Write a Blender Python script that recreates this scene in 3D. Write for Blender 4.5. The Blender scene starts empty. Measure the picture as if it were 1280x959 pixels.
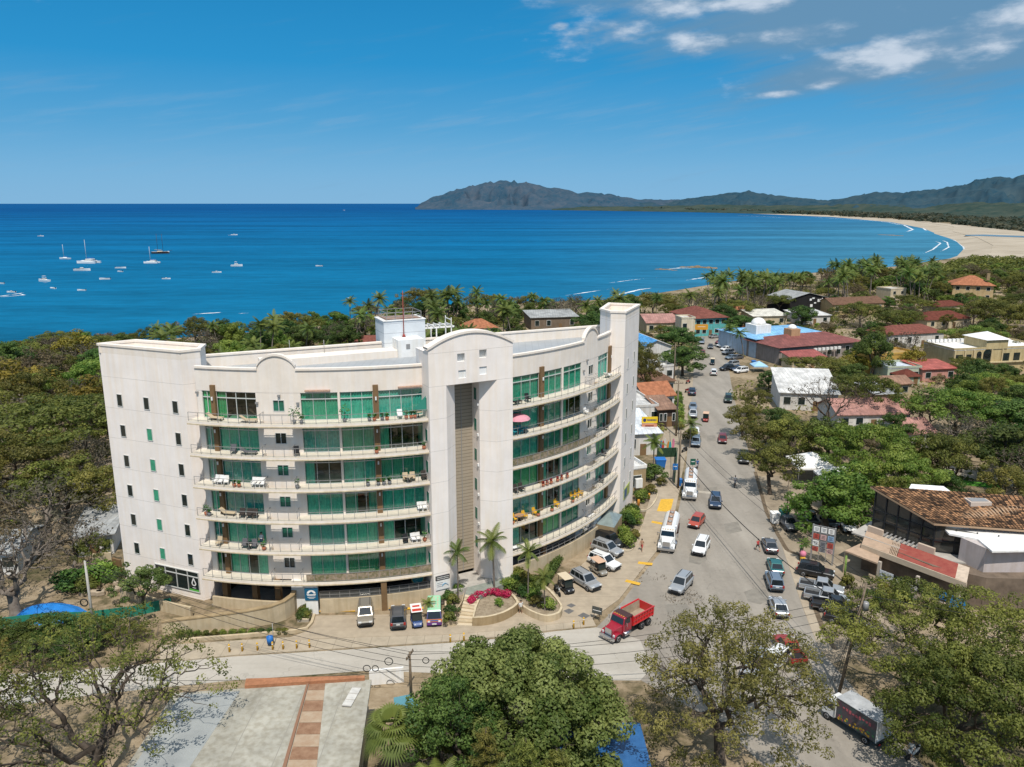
import bpy, bmesh, math, random
import numpy as np
from mathutils import Vector, Matrix
rnd = random.Random(11)
scene = bpy.context.scene
COL = scene.collection
PI = math.pi
H, FPX, PIT = 46.0, 974.0, math.radians(13.03)
cP, sP = math.cos(PIT), math.sin(PIT)
SEA = -3.5
SUNAZ = (0.13, -0.9915)
SUNEL = math.radians(60)
def ray(px, py):
 u = (px-640)/FPX; v = (479.5-py)/FPX
 return Vector((u, cP+v*sP, -sP+v*cP))
def gp(px, py, z=0.0):
 d = ray(px, py); t = (z-H)/d.z
 return Vector((d.x*t, d.y*t, z))
def ap(px, py, Y):
 d = ray(px, py); t = Y/d.y
 return Vector((d.x*t, Y, H+d.z*t))
def prj(p):
 dep = p[1]*cP-(p[2]-H)*sP; up = p[1]*sP+(p[2]-H)*cP
 return 640+FPX*p[0]/dep, 479.5-FPX*up/dep
def head(a, b):
 d = b-a
 return math.atan2(d.y, d.x)
MATS = {}
def nodes_of(m):
 m.use_nodes = True
 return m.node_tree.nodes, m.node_tree.links
def mat(name, c, rough=0.7, spec=0.3, metal=0.0, var=0.0, vscale=1.0, c2=None, bump=0.0, bscale=8.0, coat=0.0, detail=4.0, stains=0.0, randhue=0.0):
 """plain surface with a noise-mixed second colour, optional bump and vertical stains"""
 if name in MATS: return MATS[name]
 m = bpy.data.materials.new(name); MATS[name] = m
 N, L = nodes_of(m)
 b = N['Principled BSDF']
 b.inputs['Roughness'].default_value = rough
 b.inputs['Specular IOR Level'].default_value = spec
 b.inputs['Metallic'].default_value = metal
 if coat: b.inputs['Coat Weight'].default_value = coat; b.inputs['Coat Roughness'].default_value = 0.08
 b.inputs['Base Color'].default_value = (*c, 1)
 m.diffuse_color = (*c, 1)
 out = None
 if var or c2 or stains or randhue:
  geo = N.new('ShaderNodeNewGeometry')
  nz = N.new('ShaderNodeTexNoise'); nz.inputs['Scale'].default_value = vscale; nz.inputs['Detail'].default_value = detail
  nz.inputs['Roughness'].default_value = 0.65
  L.new(geo.outputs['Position'], nz.inputs['Vector'])
  rp = N.new('ShaderNodeValToRGB')
  if c2 is None:
   a = [max(0, x*(1-var)) for x in c]; d = [min(1, x*(1+var)) for x in c]
  else: a, d = c, c2
  rp.color_ramp.elements[0].color = (*a, 1); rp.color_ramp.elements[1].color = (*d, 1)
  rp.color_ramp.elements[0].position = 0.33; rp.color_ramp.elements[1].position = 0.67
  L.new(nz.outputs['Fac'], rp.inputs['Fac'])
  out = rp.outputs['Color']
  if stains:
   mp = N.new('ShaderNodeMapping'); mp.inputs['Scale'].default_value = (1.3, 1.3, 0.09)
   L.new(geo.outputs['Position'], mp.inputs['Vector'])
   n2 = N.new('ShaderNodeTexNoise'); n2.inputs['Scale'].default_value = 1.6; n2.inputs['Detail'].default_value = 6
   L.new(mp.outputs['Vector'], n2.inputs['Vector'])
   r2 = N.new('ShaderNodeValToRGB'); r2.color_ramp.elements[0].position = 0.35; r2.color_ramp.elements[1].position = 0.6
   k = 1-stains
   r2.color_ramp.elements[0].color = (k, k*0.97, k*0.92, 1); r2.color_ramp.elements[1].color = (1, 1, 1, 1)
   L.new(n2.outputs['Fac'], r2.inputs['Fac'])
   mx = N.new('ShaderNodeMix'); mx.data_type = 'RGBA'; mx.blend_type = 'MULTIPLY'; mx.inputs[0].default_value = 1
   L.new(out, mx.inputs[6]); L.new(r2.outputs['Color'], mx.inputs[7]); out = mx.outputs[2]
  L.new(out, b.inputs['Base Color'])
 if bump:
  geo2 = N.new('ShaderNodeNewGeometry')
  n3 = N.new('ShaderNodeTexNoise'); n3.inputs['Scale'].default_value = bscale; n3.inputs['Detail'].default_value = 5
  L.new(geo2.outputs['Position'], n3.inputs['Vector'])
  bp = N.new('ShaderNodeBump'); bp.inputs['Strength'].default_value = bump; bp.inputs['Distance'].default_value = 0.1
  L.new(n3.outputs['Fac'], bp.inputs['Height']); L.new(bp.outputs['Normal'], b.inputs['Normal'])
 return m
def lined(name, c, cline, axis='Z', period=1.0, width=0.05, offset=0.0, rough=0.7, var=0.05, vscale=0.7, obj=False, stains=0.0, spec=0.3):
 """a surface crossed by regular thin lines (joints, corrugations, boards)"""
 if name in MATS: return MATS[name]
 m = mat(name, c, rough, spec=spec, var=var, vscale=vscale, stains=stains)
 N, L = m.node_tree.nodes, m.node_tree.links
 b = N['Principled BSDF']
 src = b.inputs['Base Color'].links[0].from_socket
 if obj:
  tc = N.new('ShaderNodeTexCoord'); vec = tc.outputs['Object']
 else:
  tc = N.new('ShaderNodeNewGeometry'); vec = tc.outputs['Position']
 sp = N.new('ShaderNodeSeparateXYZ'); L.new(vec, sp.inputs[0])
 a = N.new('ShaderNodeMath'); a.operation = 'ADD'; a.inputs[1].default_value = offset
 L.new(sp.outputs[axis], a.inputs[0])
 d = N.new('ShaderNodeMath'); d.operation = 'DIVIDE'; d.inputs[1].default_value = period; L.new(a.outputs[0], d.inputs[0])
 f = N.new('ShaderNodeMath'); f.operation = 'FRACT'; L.new(d.outputs[0], f.inputs[0])
 l = N.new('ShaderNodeMath'); l.operation = 'LESS_THAN'; l.inputs[1].default_value = width/period; L.new(f.outputs[0], l.inputs[0])
 mx = N.new('ShaderNodeMix'); mx.data_type = 'RGBA'
 L.new(l.outputs[0], mx.inputs[0]); L.new(src, mx.inputs[6]); mx.inputs[7].default_value = (*cline, 1)
 L.new(mx.outputs[2], b.inputs['Base Color'])
 return m
def leafmat(name, c, c2, hue=0.06, trans=0.42):
 m = bpy.data.materials.new(name); MATS[name] = m
 N, L = nodes_of(m)
 b = N['Principled BSDF']; b.inputs['Roughness'].default_value = 0.55; b.inputs['Specular IOR Level'].default_value = 0.25
 at = N.new('ShaderNodeAttribute'); at.attribute_name = 'tint'
 mx = N.new('ShaderNodeMix'); mx.data_type = 'RGBA'
 mx.inputs[6].default_value = (*c, 1); mx.inputs[7].default_value = (*c2, 1)
 L.new(at.outputs['Fac'], mx.inputs[0])
 oi = N.new('ShaderNodeObjectInfo')
 hs = N.new('ShaderNodeHueSaturation')
 mr = N.new('ShaderNodeMapRange'); mr.inputs[3].default_value = 0.5-hue/2; mr.inputs[4].default_value = 0.5+hue/2
 L.new(oi.outputs['Random'], mr.inputs[0]); L.new(mr.outputs[0], hs.inputs['Hue'])
 mr2 = N.new('ShaderNodeMapRange'); mr2.inputs[3].default_value = 0.95; mr2.inputs[4].default_value = 1.5
 ml = N.new('ShaderNodeMath'); ml.operation = 'MULTIPLY'; ml.inputs[1].default_value = 7.31
 fr = N.new('ShaderNodeMath'); fr.operation = 'FRACT'
 L.new(oi.outputs['Random'], ml.inputs[0]); L.new(ml.outputs[0], fr.inputs[0]); L.new(fr.outputs[0], mr2.inputs[0])
 L.new(mr2.outputs[0], hs.inputs['Value'])
 L.new(mx.outputs[2], hs.inputs['Color']); L.new(hs.outputs['Color'], b.inputs['Base Color'])
 tr = N.new('ShaderNodeBsdfTranslucent'); L.new(hs.outputs['Color'], tr.inputs['Color'])
 ms = N.new('ShaderNodeMixShader'); ms.inputs[0].default_value = trans
 o = N['Material Output']
 L.new(b.outputs[0], ms.inputs[1]); L.new(tr.outputs[0], ms.inputs[2]); L.new(ms.outputs[0], o.inputs['Surface'])
 return m
 return m
def glassmat(name, tint, refl=0.12, rough=0.02):
 m = bpy.data.materials.new(name); MATS[name] = m
 N, L = nodes_of(m); N.remove(N['Principled BSDF'])
 t = N.new('ShaderNodeBsdfTransparent'); t.inputs[0].default_value = (*tint, 1)
 g = N.new('ShaderNodeBsdfGlossy'); g.inputs['Roughness'].default_value = rough; g.inputs[0].default_value = (0.9, 0.95, 0.95, 1)
 ms = N.new('ShaderNodeMixShader')
 ms.inputs[0].default_value = refl
 L.new(t.outputs[0], ms.inputs[1]); L.new(g.outputs[0], ms.inputs[2]); L.new(ms.outputs[0], N['Material Output'].inputs[0])
 return m
class MB:
 def __init__(s): s.v = []; s.f = []; s.m = []; s.s = []
 def quad(s, pts, m=0, sm=False):
  i = len(s.v); s.v += [tuple(p) for p in pts]; s.f.append(tuple(range(i, i+len(pts)))); s.m.append(m); s.s.append(sm); return s
 def box(s, c, d, rz=0.0, m=0, M=None):
  x, y, z = d[0]/2, d[1]/2, d[2]/2
  T = Matrix.Translation(Vector(c)) @ (M if M is not None else Matrix.Rotation(rz, 4, 'Z'))
  P = [T @ Vector(p) for p in ((-x,-y,-z),(x,-y,-z),(x,y,-z),(-x,y,-z),(-x,-y,z),(x,-y,z),(x,y,z),(-x,y,z))]
  i = len(s.v); s.v += [tuple(p) for p in P]
  for f in ((0,3,2,1),(4,5,6,7),(0,1,5,4),(1,2,6,5),(2,3,7,6),(3,0,4,7)):
   s.f.append(tuple(i+k for k in f)); s.m.append(m); s.s.append(False)
  return s
 def prism(s, poly, z0, z1, m=0, mt=None, bottom=True):
  n = len(poly); i = len(s.v)
  f0 = z0 if callable(z0) else (lambda p: z0)
  f1 = z1 if callable(z1) else (lambda p: z1)
  area = sum(poly[k][0]*poly[(k+1)%n][1]-poly[(k+1)%n][0]*poly[k][1] for k in range(n))
  if area < 0: poly = list(poly)[::-1]
  s.v += [(p[0], p[1], f0(p)) for p in poly] + [(p[0], p[1], f1(p)) for p in poly]
  for k in range(n):
   s.f.append((i+k, i+(k+1)%n, i+n+(k+1)%n, i+n+k)); s.m.append(m); s.s.append(False)
  s.f.append(tuple(i+n+k for k in range(n))); s.m.append(m if mt is None else mt); s.s.append(False)
  if bottom: s.f.append(tuple(i+k for k in range(n))[::-1]); s.m.append(m); s.s.append(False)
  return s
 def tube(s, pts, rads, n=6, m=0, cap=True, sm=True):
  pts = [Vector(p) for p in pts]
  if not hasattr(rads, '__len__'): rads = [rads]*len(pts)
  i0 = len(s.v); up = Vector((0.31, 0.17, 0.93)).normalized()
  for k, p in enumerate(pts):
   t = (pts[min(k+1, len(pts)-1)]-pts[max(k-1, 0)])
   if t.length < 1e-9: t = Vector((0,0,1))
   t.normalize()
   a = t.cross(up)
   if a.length < 1e-3: a = t.cross(Vector((1,0,0)))
   a.normalize(); b = t.cross(a)
   for j in range(n):
    w = 2*PI*j/n
    s.v.append(tuple(p + (a*math.cos(w)+b*math.sin(w))*rads[k]))
  for k in range(len(pts)-1):
   for j in range(n):
    s.f.append((i0+k*n+j, i0+k*n+(j+1)%n, i0+(k+1)*n+(j+1)%n, i0+(k+1)*n+j)); s.m.append(m); s.s.append(sm)
  if cap:
   s.f.append(tuple(i0+j for j in range(n))[::-1]); s.m.append(m); s.s.append(False)
   k = (len(pts)-1)*n
   s.f.append(tuple(i0+k+j for j in range(n))); s.m.append(m); s.s.append(False)
  return s
 def lathe(s, prof, c=(0,0,0), n=14, m=0, sm=True, M=None):
  i0 = len(s.v); c = Vector(c)
  for (r, z) in prof:
   for j in range(n):
    w = 2*PI*j/n; p = Vector((r*math.cos(w), r*math.sin(w), z))
    if M is not None: p = M @ p
    s.v.append(tuple(c+p))
  for k in range(len(prof)-1):
   for j in range(n):
    s.f.append((i0+k*n+j, i0+k*n+(j+1)%n, i0+(k+1)*n+(j+1)%n, i0+(k+1)*n+j)); s.m.append(m); s.s.append(sm)
  s.f.append(tuple(i0+j for j in range(n))[::-1]); s.m.append(m); s.s.append(False)
  k = (len(prof)-1)*n; s.f.append(tuple(i0+k+j for j in range(n))); s.m.append(m); s.s.append(False)
  return s
 def loft(s, rings, m=0, sm=False, cap=True):
  i0 = len(s.v); n = len(rings[0])
  for r in rings: s.v += [tuple(p) for p in r]
  for k in range(len(rings)-1):
   for j in range(n):
    s.f.append((i0+k*n+j, i0+k*n+(j+1)%n, i0+(k+1)*n+(j+1)%n, i0+(k+1)*n+j)); s.m.append(m); s.s.append(sm)
  if cap:
   s.f.append(tuple(i0+j for j in range(n))[::-1]); s.m.append(m); s.s.append(False)
   k = (len(rings)-1)*n; s.f.append(tuple(i0+k+j for j in range(n))); s.m.append(m); s.s.append(False)
  return s
 def beam(s, a, b, w, h, m=0):
  a, b = Vector(a), Vector(b); d = b-a
  M = d.to_track_quat('X', 'Z').to_matrix().to_4x4()
  return s.box((a+b)/2, (d.length, w, h), m=m, M=M)
 def mesh(s, name, mats, off=None, bev=0.0, smooth=False, seg=1):
  me = bpy.data.meshes.new(name)
  v = s.v if off is None else [(a-off[0], b-off[1], c-off[2]) for a, b, c in s.v]
  me.from_pydata(v, [], s.f)
  for mm in (mats if isinstance(mats, (list, tuple)) else [mats]): me.materials.append(mm)
  me.polygons.foreach_set('material_index', s.m)
  me.polygons.foreach_set('use_smooth', [True]*len(s.f) if smooth else s.s)
  if bev or True:
   bm = bmesh.new(); bm.from_mesh(me)
   bmesh.ops.recalc_face_normals(bm, faces=bm.faces)
   if bev:
    bmesh.ops.remove_doubles(bm, verts=bm.verts, dist=0.0005)
    ed = [e for e in bm.edges if len(e.link_faces) == 2 and e.calc_face_angle(0) > 0.5]
    bmesh.ops.bevel(bm, geom=ed, offset=bev, segments=seg, affect='EDGES', profile=0.6, clamp_overlap=True)
   bm.to_mesh(me); bm.free()
  me.update(); return me
 def build(s, name, mats, parent=None, off=None, kind=None, **kw):
  if off is None and parent is not None and parent.type == 'EMPTY' and parent.get('_abs'): off = parent.location
  if off is None and parent is not None and parent.get('_off') is not None: off = Vector(parent['_off'])
  o = bpy.data.objects.new(name, s.mesh(name, mats, off, **kw)); COL.objects.link(o)
  adopt(o, parent)
  if off is not None: o['_off'] = tuple(off)
  if kind: o['kind'] = kind
  return o
def thing(name, label, cat, loc=(0,0,0), rz=0.0, group=None, absolute=False):
 o = bpy.data.objects.new(name, None); COL.objects.link(o)
 o.empty_display_size = 0.2
 o.location = loc; o.rotation_euler = (0, 0, rz); o['label'] = label; o['category'] = cat
 if group: o['group'] = group
 if absolute: o['_abs'] = 1       # its parts are given in world coordinates
 return o
def tag(o, label, cat, group=None):
 o['label'] = label; o['category'] = cat
 if group: o['group'] = group
 return o
def single(name, mb, mats, label, cat, loc=None, group=None, **kw):
 """a thing that is one mesh; mesh given in world coordinates, origin moved to loc"""
 o = mb.build(name, mats, off=Vector(loc) if loc is not None else None, **kw)
 if loc is not None: o.location = loc
 return tag(o, label, cat, group)
CH = {}
def kids(o): return CH.get(o.name, [])
def adopt(c, p):
 if p is not None:
  c.parent = p; CH.setdefault(p.name, []).append(c)
def dup(root, loc, rz=0.0, label=None, group=None, scale=None, swap=None, cat=None):
 """copy a thing with its parts and sub-parts; swap replaces materials {old: new}"""
 def cp(o, parent):
  c = o.copy(); COL.objects.link(c); c.parent = None; adopt(c, parent)
  if swap and o.type == 'MESH' and any(m and m.name in swap for m in o.data.materials): c.data = swapped(o.data, swap)
  for ch in kids(o): cp(ch, c)
  return c
 r = cp(root, None)
 r.location = loc; r.rotation_euler = (0, 0, rz)
 if scale is not None: r.scale = scale if hasattr(scale, '__len__') else (scale,)*3
 if label: r['label'] = label
 if cat: r['category'] = cat
 if group: r['group'] = group
 return r
SW = {}
def swapped(me, swap):
 k = (me.name, tuple(sorted((a, b.name) for a, b in swap.items())))
 if k not in SW:
  n = me.copy()
  for i, m in enumerate(n.materials):
   if m and m.name in swap: n.materials[i] = swap[m.name]
  SW[k] = n
 return SW[k]
def erase(o):
 for c in list(kids(o)): erase(c)
 CH.pop(o.name, None)
 bpy.data.objects.remove(o, do_unlink=True)
m_stucco = lined('white stucco', (0.84, 0.77, 0.715), (0.58, 0.53, 0.48), 'Z', 3.72, 0.045, 3.72-0.25, rough=0.85, var=0.05, vscale=0.35, stains=0.025, spec=0.1)
m_stucco2 = mat('cream stucco', (0.78, 0.705, 0.63), 0.85, 0.1, var=0.05, vscale=0.6, stains=0.03)
m_white = mat('white paint', (0.78, 0.77, 0.75), 0.6, var=0.05, vscale=1.0, stains=0.08)
m_cream = mat('cream concrete', (0.56, 0.47, 0.33), 0.8, 0.15, var=0.12, vscale=1.2, stains=0.15)
m_floor = mat('balcony tile', (0.62, 0.56, 0.46), 0.6, var=0.08, vscale=2)
m_beige = mat('beige render', (0.50, 0.41, 0.28), 0.85, 0.1, var=0.1, vscale=0.8, stains=0.12)
m_tan = mat('tan render', (0.34, 0.255, 0.15), 0.85, 0.1, var=0.12, vscale=1.0, stains=0.15)
m_brown = mat('brown column paint', (0.19, 0.115, 0.055), 0.75, var=0.1, vscale=2)
m_frame = mat('window frame', (0.55, 0.55, 0.52), 0.5)
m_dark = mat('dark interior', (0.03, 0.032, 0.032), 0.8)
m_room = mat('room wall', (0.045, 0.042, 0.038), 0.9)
m_steel = mat('steel', (0.32, 0.31, 0.30), 0.5, metal=0.3)
m_black = mat('black', (0.015, 0.015, 0.016), 0.5)
m_concrete = mat('concrete', (0.40, 0.37, 0.33), 0.9, 0.1, var=0.15, vscale=1.0)
m_green_glass = glassmat('green glass', (0.31, 0.72, 0.59), 0.07)
GLASSES = [m_green_glass, m_green_glass, glassmat('deep green glass', (0.22, 0.58, 0.46), 0.10), glassmat('teal glass', (0.27, 0.66, 0.60), 0.13)]
m_curtain = mat('curtain', (0.80, 0.84, 0.76), 0.9, 0.0, var=0.12, vscale=4)
m_curtain3 = mat('teal curtain', (0.50, 0.68, 0.66), 0.9, 0.0, var=0.2, vscale=3)
m_curtain2 = mat('olive curtain', (0.62, 0.70, 0.42), 0.9, 0.0, var=0.12, vscale=4)
m_dglass = mat('dark glass', (0.012, 0.022, 0.022), 0.08, 0.7)
m_gglass = mat('green window glass', (0.02, 0.15, 0.10), 0.1, 0.7, var=0.3, vscale=1.5)
m_red_tile = mat('red roof', (0.33, 0.085, 0.06), 0.7, var=0.25, vscale=0.5, bump=0.3, bscale=3)
m_soil = mat('soil', (0.20, 0.155, 0.105), 0.95, 0.05, c2=(0.34, 0.28, 0.2), vscale=2.5)
m_wood = mat('pole wood', (0.17, 0.13, 0.09), 0.85, var=0.25, vscale=3)
m_poleconc = mat('pole concrete', (0.42, 0.40, 0.36), 0.85, var=0.1, vscale=2)
m_yellow = mat('yellow paint', (0.62, 0.36, 0.04), 0.7, var=0.15, vscale=3)
m_blue = mat('blue plastic', (0.02, 0.14, 0.42), 0.5)
m_bark = mat('bark', (0.06, 0.047, 0.036), 0.9, 0.05, c2=(0.12, 0.097, 0.078), vscale=1.5)
m_barkpale = mat('pale bark', (0.13, 0.105, 0.085), 0.9, 0.05, c2=(0.21, 0.18, 0.15), vscale=1.5)
cam = bpy.data.objects.new('camera', bpy.data.cameras.new('camera')); COL.objects.link(cam)
cam.location = (0, 0, H); cam.rotation_euler = (PI/2-PIT, 0, 0)
cam.data.sensor_width = 36; cam.data.lens = 36*FPX/1280; cam.data.clip_end = 200000; cam.data.clip_start = 0.5
scene.camera = cam
sun = bpy.data.objects.new('sun', bpy.data.lights.new('sun', 'SUN')); COL.objects.link(sun)
sd = Vector((SUNAZ[0]*math.cos(SUNEL), SUNAZ[1]*math.cos(SUNEL), math.sin(SUNEL)))
sun.rotation_euler = sd.to_track_quat('Z', 'Y').to_euler()
sun.data.energy = 4.5; sun.data.angle = math.radians(0.5); sun.data.color = (1, 0.95, 0.87)
scene.view_settings.view_transform = 'Standard'; scene.view_settings.look = 'None'; scene.view_settings.exposure = 0
scene.cycles.max_bounces = 6; scene.cycles.transparent_max_bounces = 12
scene.cycles.diffuse_bounces = 3; scene.cycles.glossy_bounces = 3; scene.cycles.caustics_reflective = False; scene.cycles.caustics_refractive = False
world = bpy.data.worlds.new('World'); scene.world = world; world.use_nodes = True
N, L = world.node_tree.nodes, world.node_tree.links
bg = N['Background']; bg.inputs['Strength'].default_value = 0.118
sky = N.new('ShaderNodeTexSky'); sky.sky_type = 'NISHITA'; sky.sun_disc = False
sky.sun_elevation = SUNEL; sky.sun_rotation = math.atan2(SUNAZ[0], SUNAZ[1]); sky.dust_density = 0.6; sky.ozone_density = 3.0; sky.air_density = 1.0
def M1(op, a, b=None, c=None, clamp=False):
 n = N.new('ShaderNodeMath'); n.operation = op; n.use_clamp = clamp
 for i, x in enumerate((a, b, c)):
  if x is None: continue
  if isinstance(x, (int, float)): n.inputs[i].default_value = x
  else: L.new(x, n.inputs[i])
 return n.outputs[0]
def SM(x, lo, hi, a=0.0, b=1.0):
 n = N.new('ShaderNodeMapRange'); n.interpolation_type = 'SMOOTHSTEP'
 L.new(x, n.inputs[0]); n.inputs[1].default_value = lo; n.inputs[2].default_value = hi; n.inputs[3].default_value = a; n.inputs[4].default_value = b
 return n.outputs[0]
tc = N.new('ShaderNodeTexCoord'); sep = N.new('ShaderNodeSeparateXYZ'); L.new(tc.outputs['Generated'], sep.inputs[0])
az = M1('ARCTAN2', sep.outputs[0], sep.outputs[1]); el = M1('ARCSINE', sep.outputs[2])
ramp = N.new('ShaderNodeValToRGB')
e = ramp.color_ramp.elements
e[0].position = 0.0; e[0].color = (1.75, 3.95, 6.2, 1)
e[1].position = 1.0; e[1].color = (4.2, 5.1, 6.2, 1)  # overhead sky, above the view, brightened to add fill light
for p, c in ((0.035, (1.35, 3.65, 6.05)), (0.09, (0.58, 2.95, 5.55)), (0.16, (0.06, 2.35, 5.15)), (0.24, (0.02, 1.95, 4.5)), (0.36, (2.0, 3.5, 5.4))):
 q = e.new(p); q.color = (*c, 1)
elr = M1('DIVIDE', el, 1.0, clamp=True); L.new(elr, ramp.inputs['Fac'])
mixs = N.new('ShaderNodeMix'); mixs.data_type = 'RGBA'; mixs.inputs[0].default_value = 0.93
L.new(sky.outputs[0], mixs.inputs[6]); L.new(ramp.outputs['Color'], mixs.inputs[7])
cv = N.new('ShaderNodeCombineXYZ'); L.new(M1('MULTIPLY', az, 1.0), cv.inputs[0]); L.new(M1('MULTIPLY', el, 2.6), cv.inputs[1])
nz = N.new('ShaderNodeTexNoise'); nz.inputs['Scale'].default_value = 13; nz.inputs['Detail'].default_value = 9; nz.inputs['Roughness'].default_value = 0.58
L.new(cv.outputs[0], nz.inputs['Vector'])
cv2 = N.new('ShaderNodeCombineXYZ'); L.new(M1('MULTIPLY', az, 1.0), cv2.inputs[0]); L.new(M1('MULTIPLY_ADD', az, -1.5, M1('MULTIPLY', el, 9.0)), cv2.inputs[1])
nz2 = N.new('ShaderNodeTexNoise'); nz2.inputs['Scale'].default_value = 7; nz2.inputs['Detail'].default_value = 8; nz2.inputs['Roughness'].default_value = 0.6
L.new(cv2.outputs[0], nz2.inputs['Vector'])
def blobs(lst, noise, amp, lo, hi):
 tot = None
 for (px, py, rx, ry, tilt) in lst:
  d = ray(px, py); a0 = math.atan2(d.x, d.y); e0 = math.atan2(d.z, math.hypot(d.x, d.y))
  da = M1('SUBTRACT', az, a0); de = M1('SUBTRACT', M1('SUBTRACT', el, e0), M1('MULTIPLY', da, tilt))
  r = M1('ADD', M1('POWER', M1('DIVIDE', da, rx/FPX), 2.0), M1('POWER', M1('DIVIDE', de, ry/FPX), 2.0))
  g = M1('POWER', 2.718, M1('MULTIPLY', r, -0.8))
  tot = g if tot is None else M1('MAXIMUM', tot, g)
 f = M1('ADD', tot, M1('MULTIPLY', M1('SUBTRACT', noise, 0.5), amp))
 return SM(f, lo, hi)
white = blobs([(755, 42, 62, 19, 0.05), (870, 57, 34, 17, -0.15), (800, 8, 95, 14, 0.0), (995, 40, 58, 11, 0.05), (1038, 101, 28, 8, 0.2), (978, 118, 26, 5, 0.05),
    (1150, 62, 130, 20, 0.16), (1250, 40, 90, 24, 0.15), (930, 5, 60, 10, 0), (700, 33, 14, 6, 0)], nz.outputs['Fac'], 2.2, 0.35, 1.15)
grey = blobs([(1100, 12, 240, 40, 0.04), (1300, 26, 170, 52, 0.1), (1130, 70, 150, 24, .16), (900, -30, 170, 34, 0)], nz2.outputs['Fac'], 1.0, 0.05, .8)
wisp = M1('MULTIPLY', SM(nz2.outputs['Fac'], 0.46, 0.75), SM(el, 0.0, 0.10))
wisp = M1('MULTIPLY', wisp, SM(el, 0.16, 0.09))
m0 = N.new('ShaderNodeMix'); m0.data_type = 'RGBA'; L.new(M1('MULTIPLY', wisp, 0.25), m0.inputs[0]); L.new(mixs.outputs[2], m0.inputs[6]); m0.inputs[7].default_value = (2.6, 4.0, 5.6, 1)
m1 = N.new('ShaderNodeMix'); m1.data_type = 'RGBA'; L.new(M1('MULTIPLY', grey, 0.84), m1.inputs[0]); L.new(m0.outputs[2], m1.inputs[6]); m1.inputs[7].default_value = (1.3, 2.5, 3.8, 1)
shade = N.new('ShaderNodeMix'); shade.data_type = 'RGBA'; L.new(SM(nz.outputs['Fac'], 0.38, 0.66), shade.inputs[0]); shade.inputs[6].default_value = (2.0, 3.1, 4.4, 1); shade.inputs[7].default_value = (5.4, 6.1, 7.0, 1)
m2 = N.new('ShaderNodeMix'); m2.data_type = 'RGBA'; L.new(M1('MULTIPLY', white, 0.85), m2.inputs[0]); L.new(m1.outputs[2], m2.inputs[6]); L.new(shade.outputs[2], m2.inputs[7])
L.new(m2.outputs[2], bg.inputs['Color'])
def sheet(name, pts, m, z=None, kind='structure'):
 mb = MB(); mb.quad([(p[0], p[1], p[2] if z is None else z) for p in pts])
 return mb.build(name, m, kind=kind)
def tri_sheet(name, pts, m, z, kind='structure'):
 """a possibly concave flat outline"""
 bm = bmesh.new(); vs = [bm.verts.new((p[0], p[1], z)) for p in pts]
 f = bm.faces.new(vs); bmesh.ops.triangulate(bm, faces=[f])
 bmesh.ops.recalc_face_normals(bm, faces=bm.faces)
 for f in bm.faces:
  if f.normal.z < 0: f.normal_flip()
 me = bpy.data.meshes.new(name); bm.to_mesh(me); bm.free(); me.materials.append(m)
 o = bpy.data.objects.new(name, me); COL.objects.link(o); o['kind'] = kind
 return o
ms = bpy.data.materials.new('sea water'); N, L = nodes_of(ms); N.remove(N['Principled BSDF'])
geo = N.new('ShaderNodeNewGeometry'); sp = N.new('ShaderNodeSeparateXYZ'); L.new(geo.outputs['Position'], sp.inputs[0])
dist = M1('SQRT', M1('ADD', M1('POWER', sp.outputs[0], 2.0), M1('POWER', sp.outputs[1], 2.0)))
cr = N.new('ShaderNodeValToRGB'); e = cr.color_ramp.elements
e[0].position = 0.0; e[0].color = (0.004, 0.115, 0.215, 1); e[1].position = 1.0; e[1].color = (0.002, 0.068, 0.20, 1)
for p, c in ((0.25, (0.003, 0.112, 0.235)), (0.55, (0.002, 0.088, 0.225)), (0.8, (0.001, 0.062, 0.19))):
 q = e.new(p); q.color = (*c, 1)
lg = M1('DIVIDE', M1('SUBTRACT', M1('LOGARITHM', dist, 10.0), 2.4), 1.8, clamp=True); L.new(lg, cr.inputs['Fac'])
bay = M1('MULTIPLY', SM(M1('DIVIDE', sp.outputs[0], M1('ADD', sp.outputs[1], 1.0)), -0.05, 0.55), SM(dist, 5200.0, 900.0))
mb1 = N.new('ShaderNodeMix'); mb1.data_type = 'RGBA'; L.new(M1('MULTIPLY', bay, 0.75), mb1.inputs[0]); L.new(cr.outputs['Color'], mb1.inputs[6]); mb1.inputs[7].default_value = (0.055, 0.20, 0.29, 1)
mp = N.new('ShaderNodeMapping'); mp.inputs['Scale'].default_value = (0.0022, 0.011, 1); L.new(geo.outputs['Position'], mp.inputs['Vector'])
n1 = N.new('ShaderNodeTexNoise'); n1.inputs['Scale'].default_value = 1; n1.inputs['Detail'].default_value = 8; n1.inputs['Roughness'].default_value = 0.6; L.new(mp.outputs[0], n1.inputs['Vector'])
mp2 = N.new('ShaderNodeMapping'); mp2.inputs['Scale'].default_value = (0.05, 0.16, 1); mp2.inputs['Rotation'].default_value = (0, 0, 0.2); L.new(geo.outputs['Position'], mp2.inputs['Vector'])
n2 = N.new('ShaderNodeTexNoise'); n2.inputs['Scale'].default_value = 1; n2.inputs['Detail'].default_value = 6; n2.inputs['Roughness'].default_value = 0.7; L.new(mp2.outputs[0], n2.inputs['Vector'])
val = M1('ADD', SM(n1.outputs['Fac'], 0.3, 0.7, 0.74, 1.2), SM(n2.outputs['Fac'], 0.3, 0.7, -0.16, 0.16))
hv = N.new('ShaderNodeMix'); hv.data_type = 'RGBA'; hv.blend_type = 'MULTIPLY'; hv.inputs[0].default_value = 1
L.new(mb1.outputs[2], hv.inputs[6]); L.new(val, hv.inputs[7])
df = N.new('ShaderNodeBsdfDiffuse'); L.new(hv.outputs[2], df.inputs[0])
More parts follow.
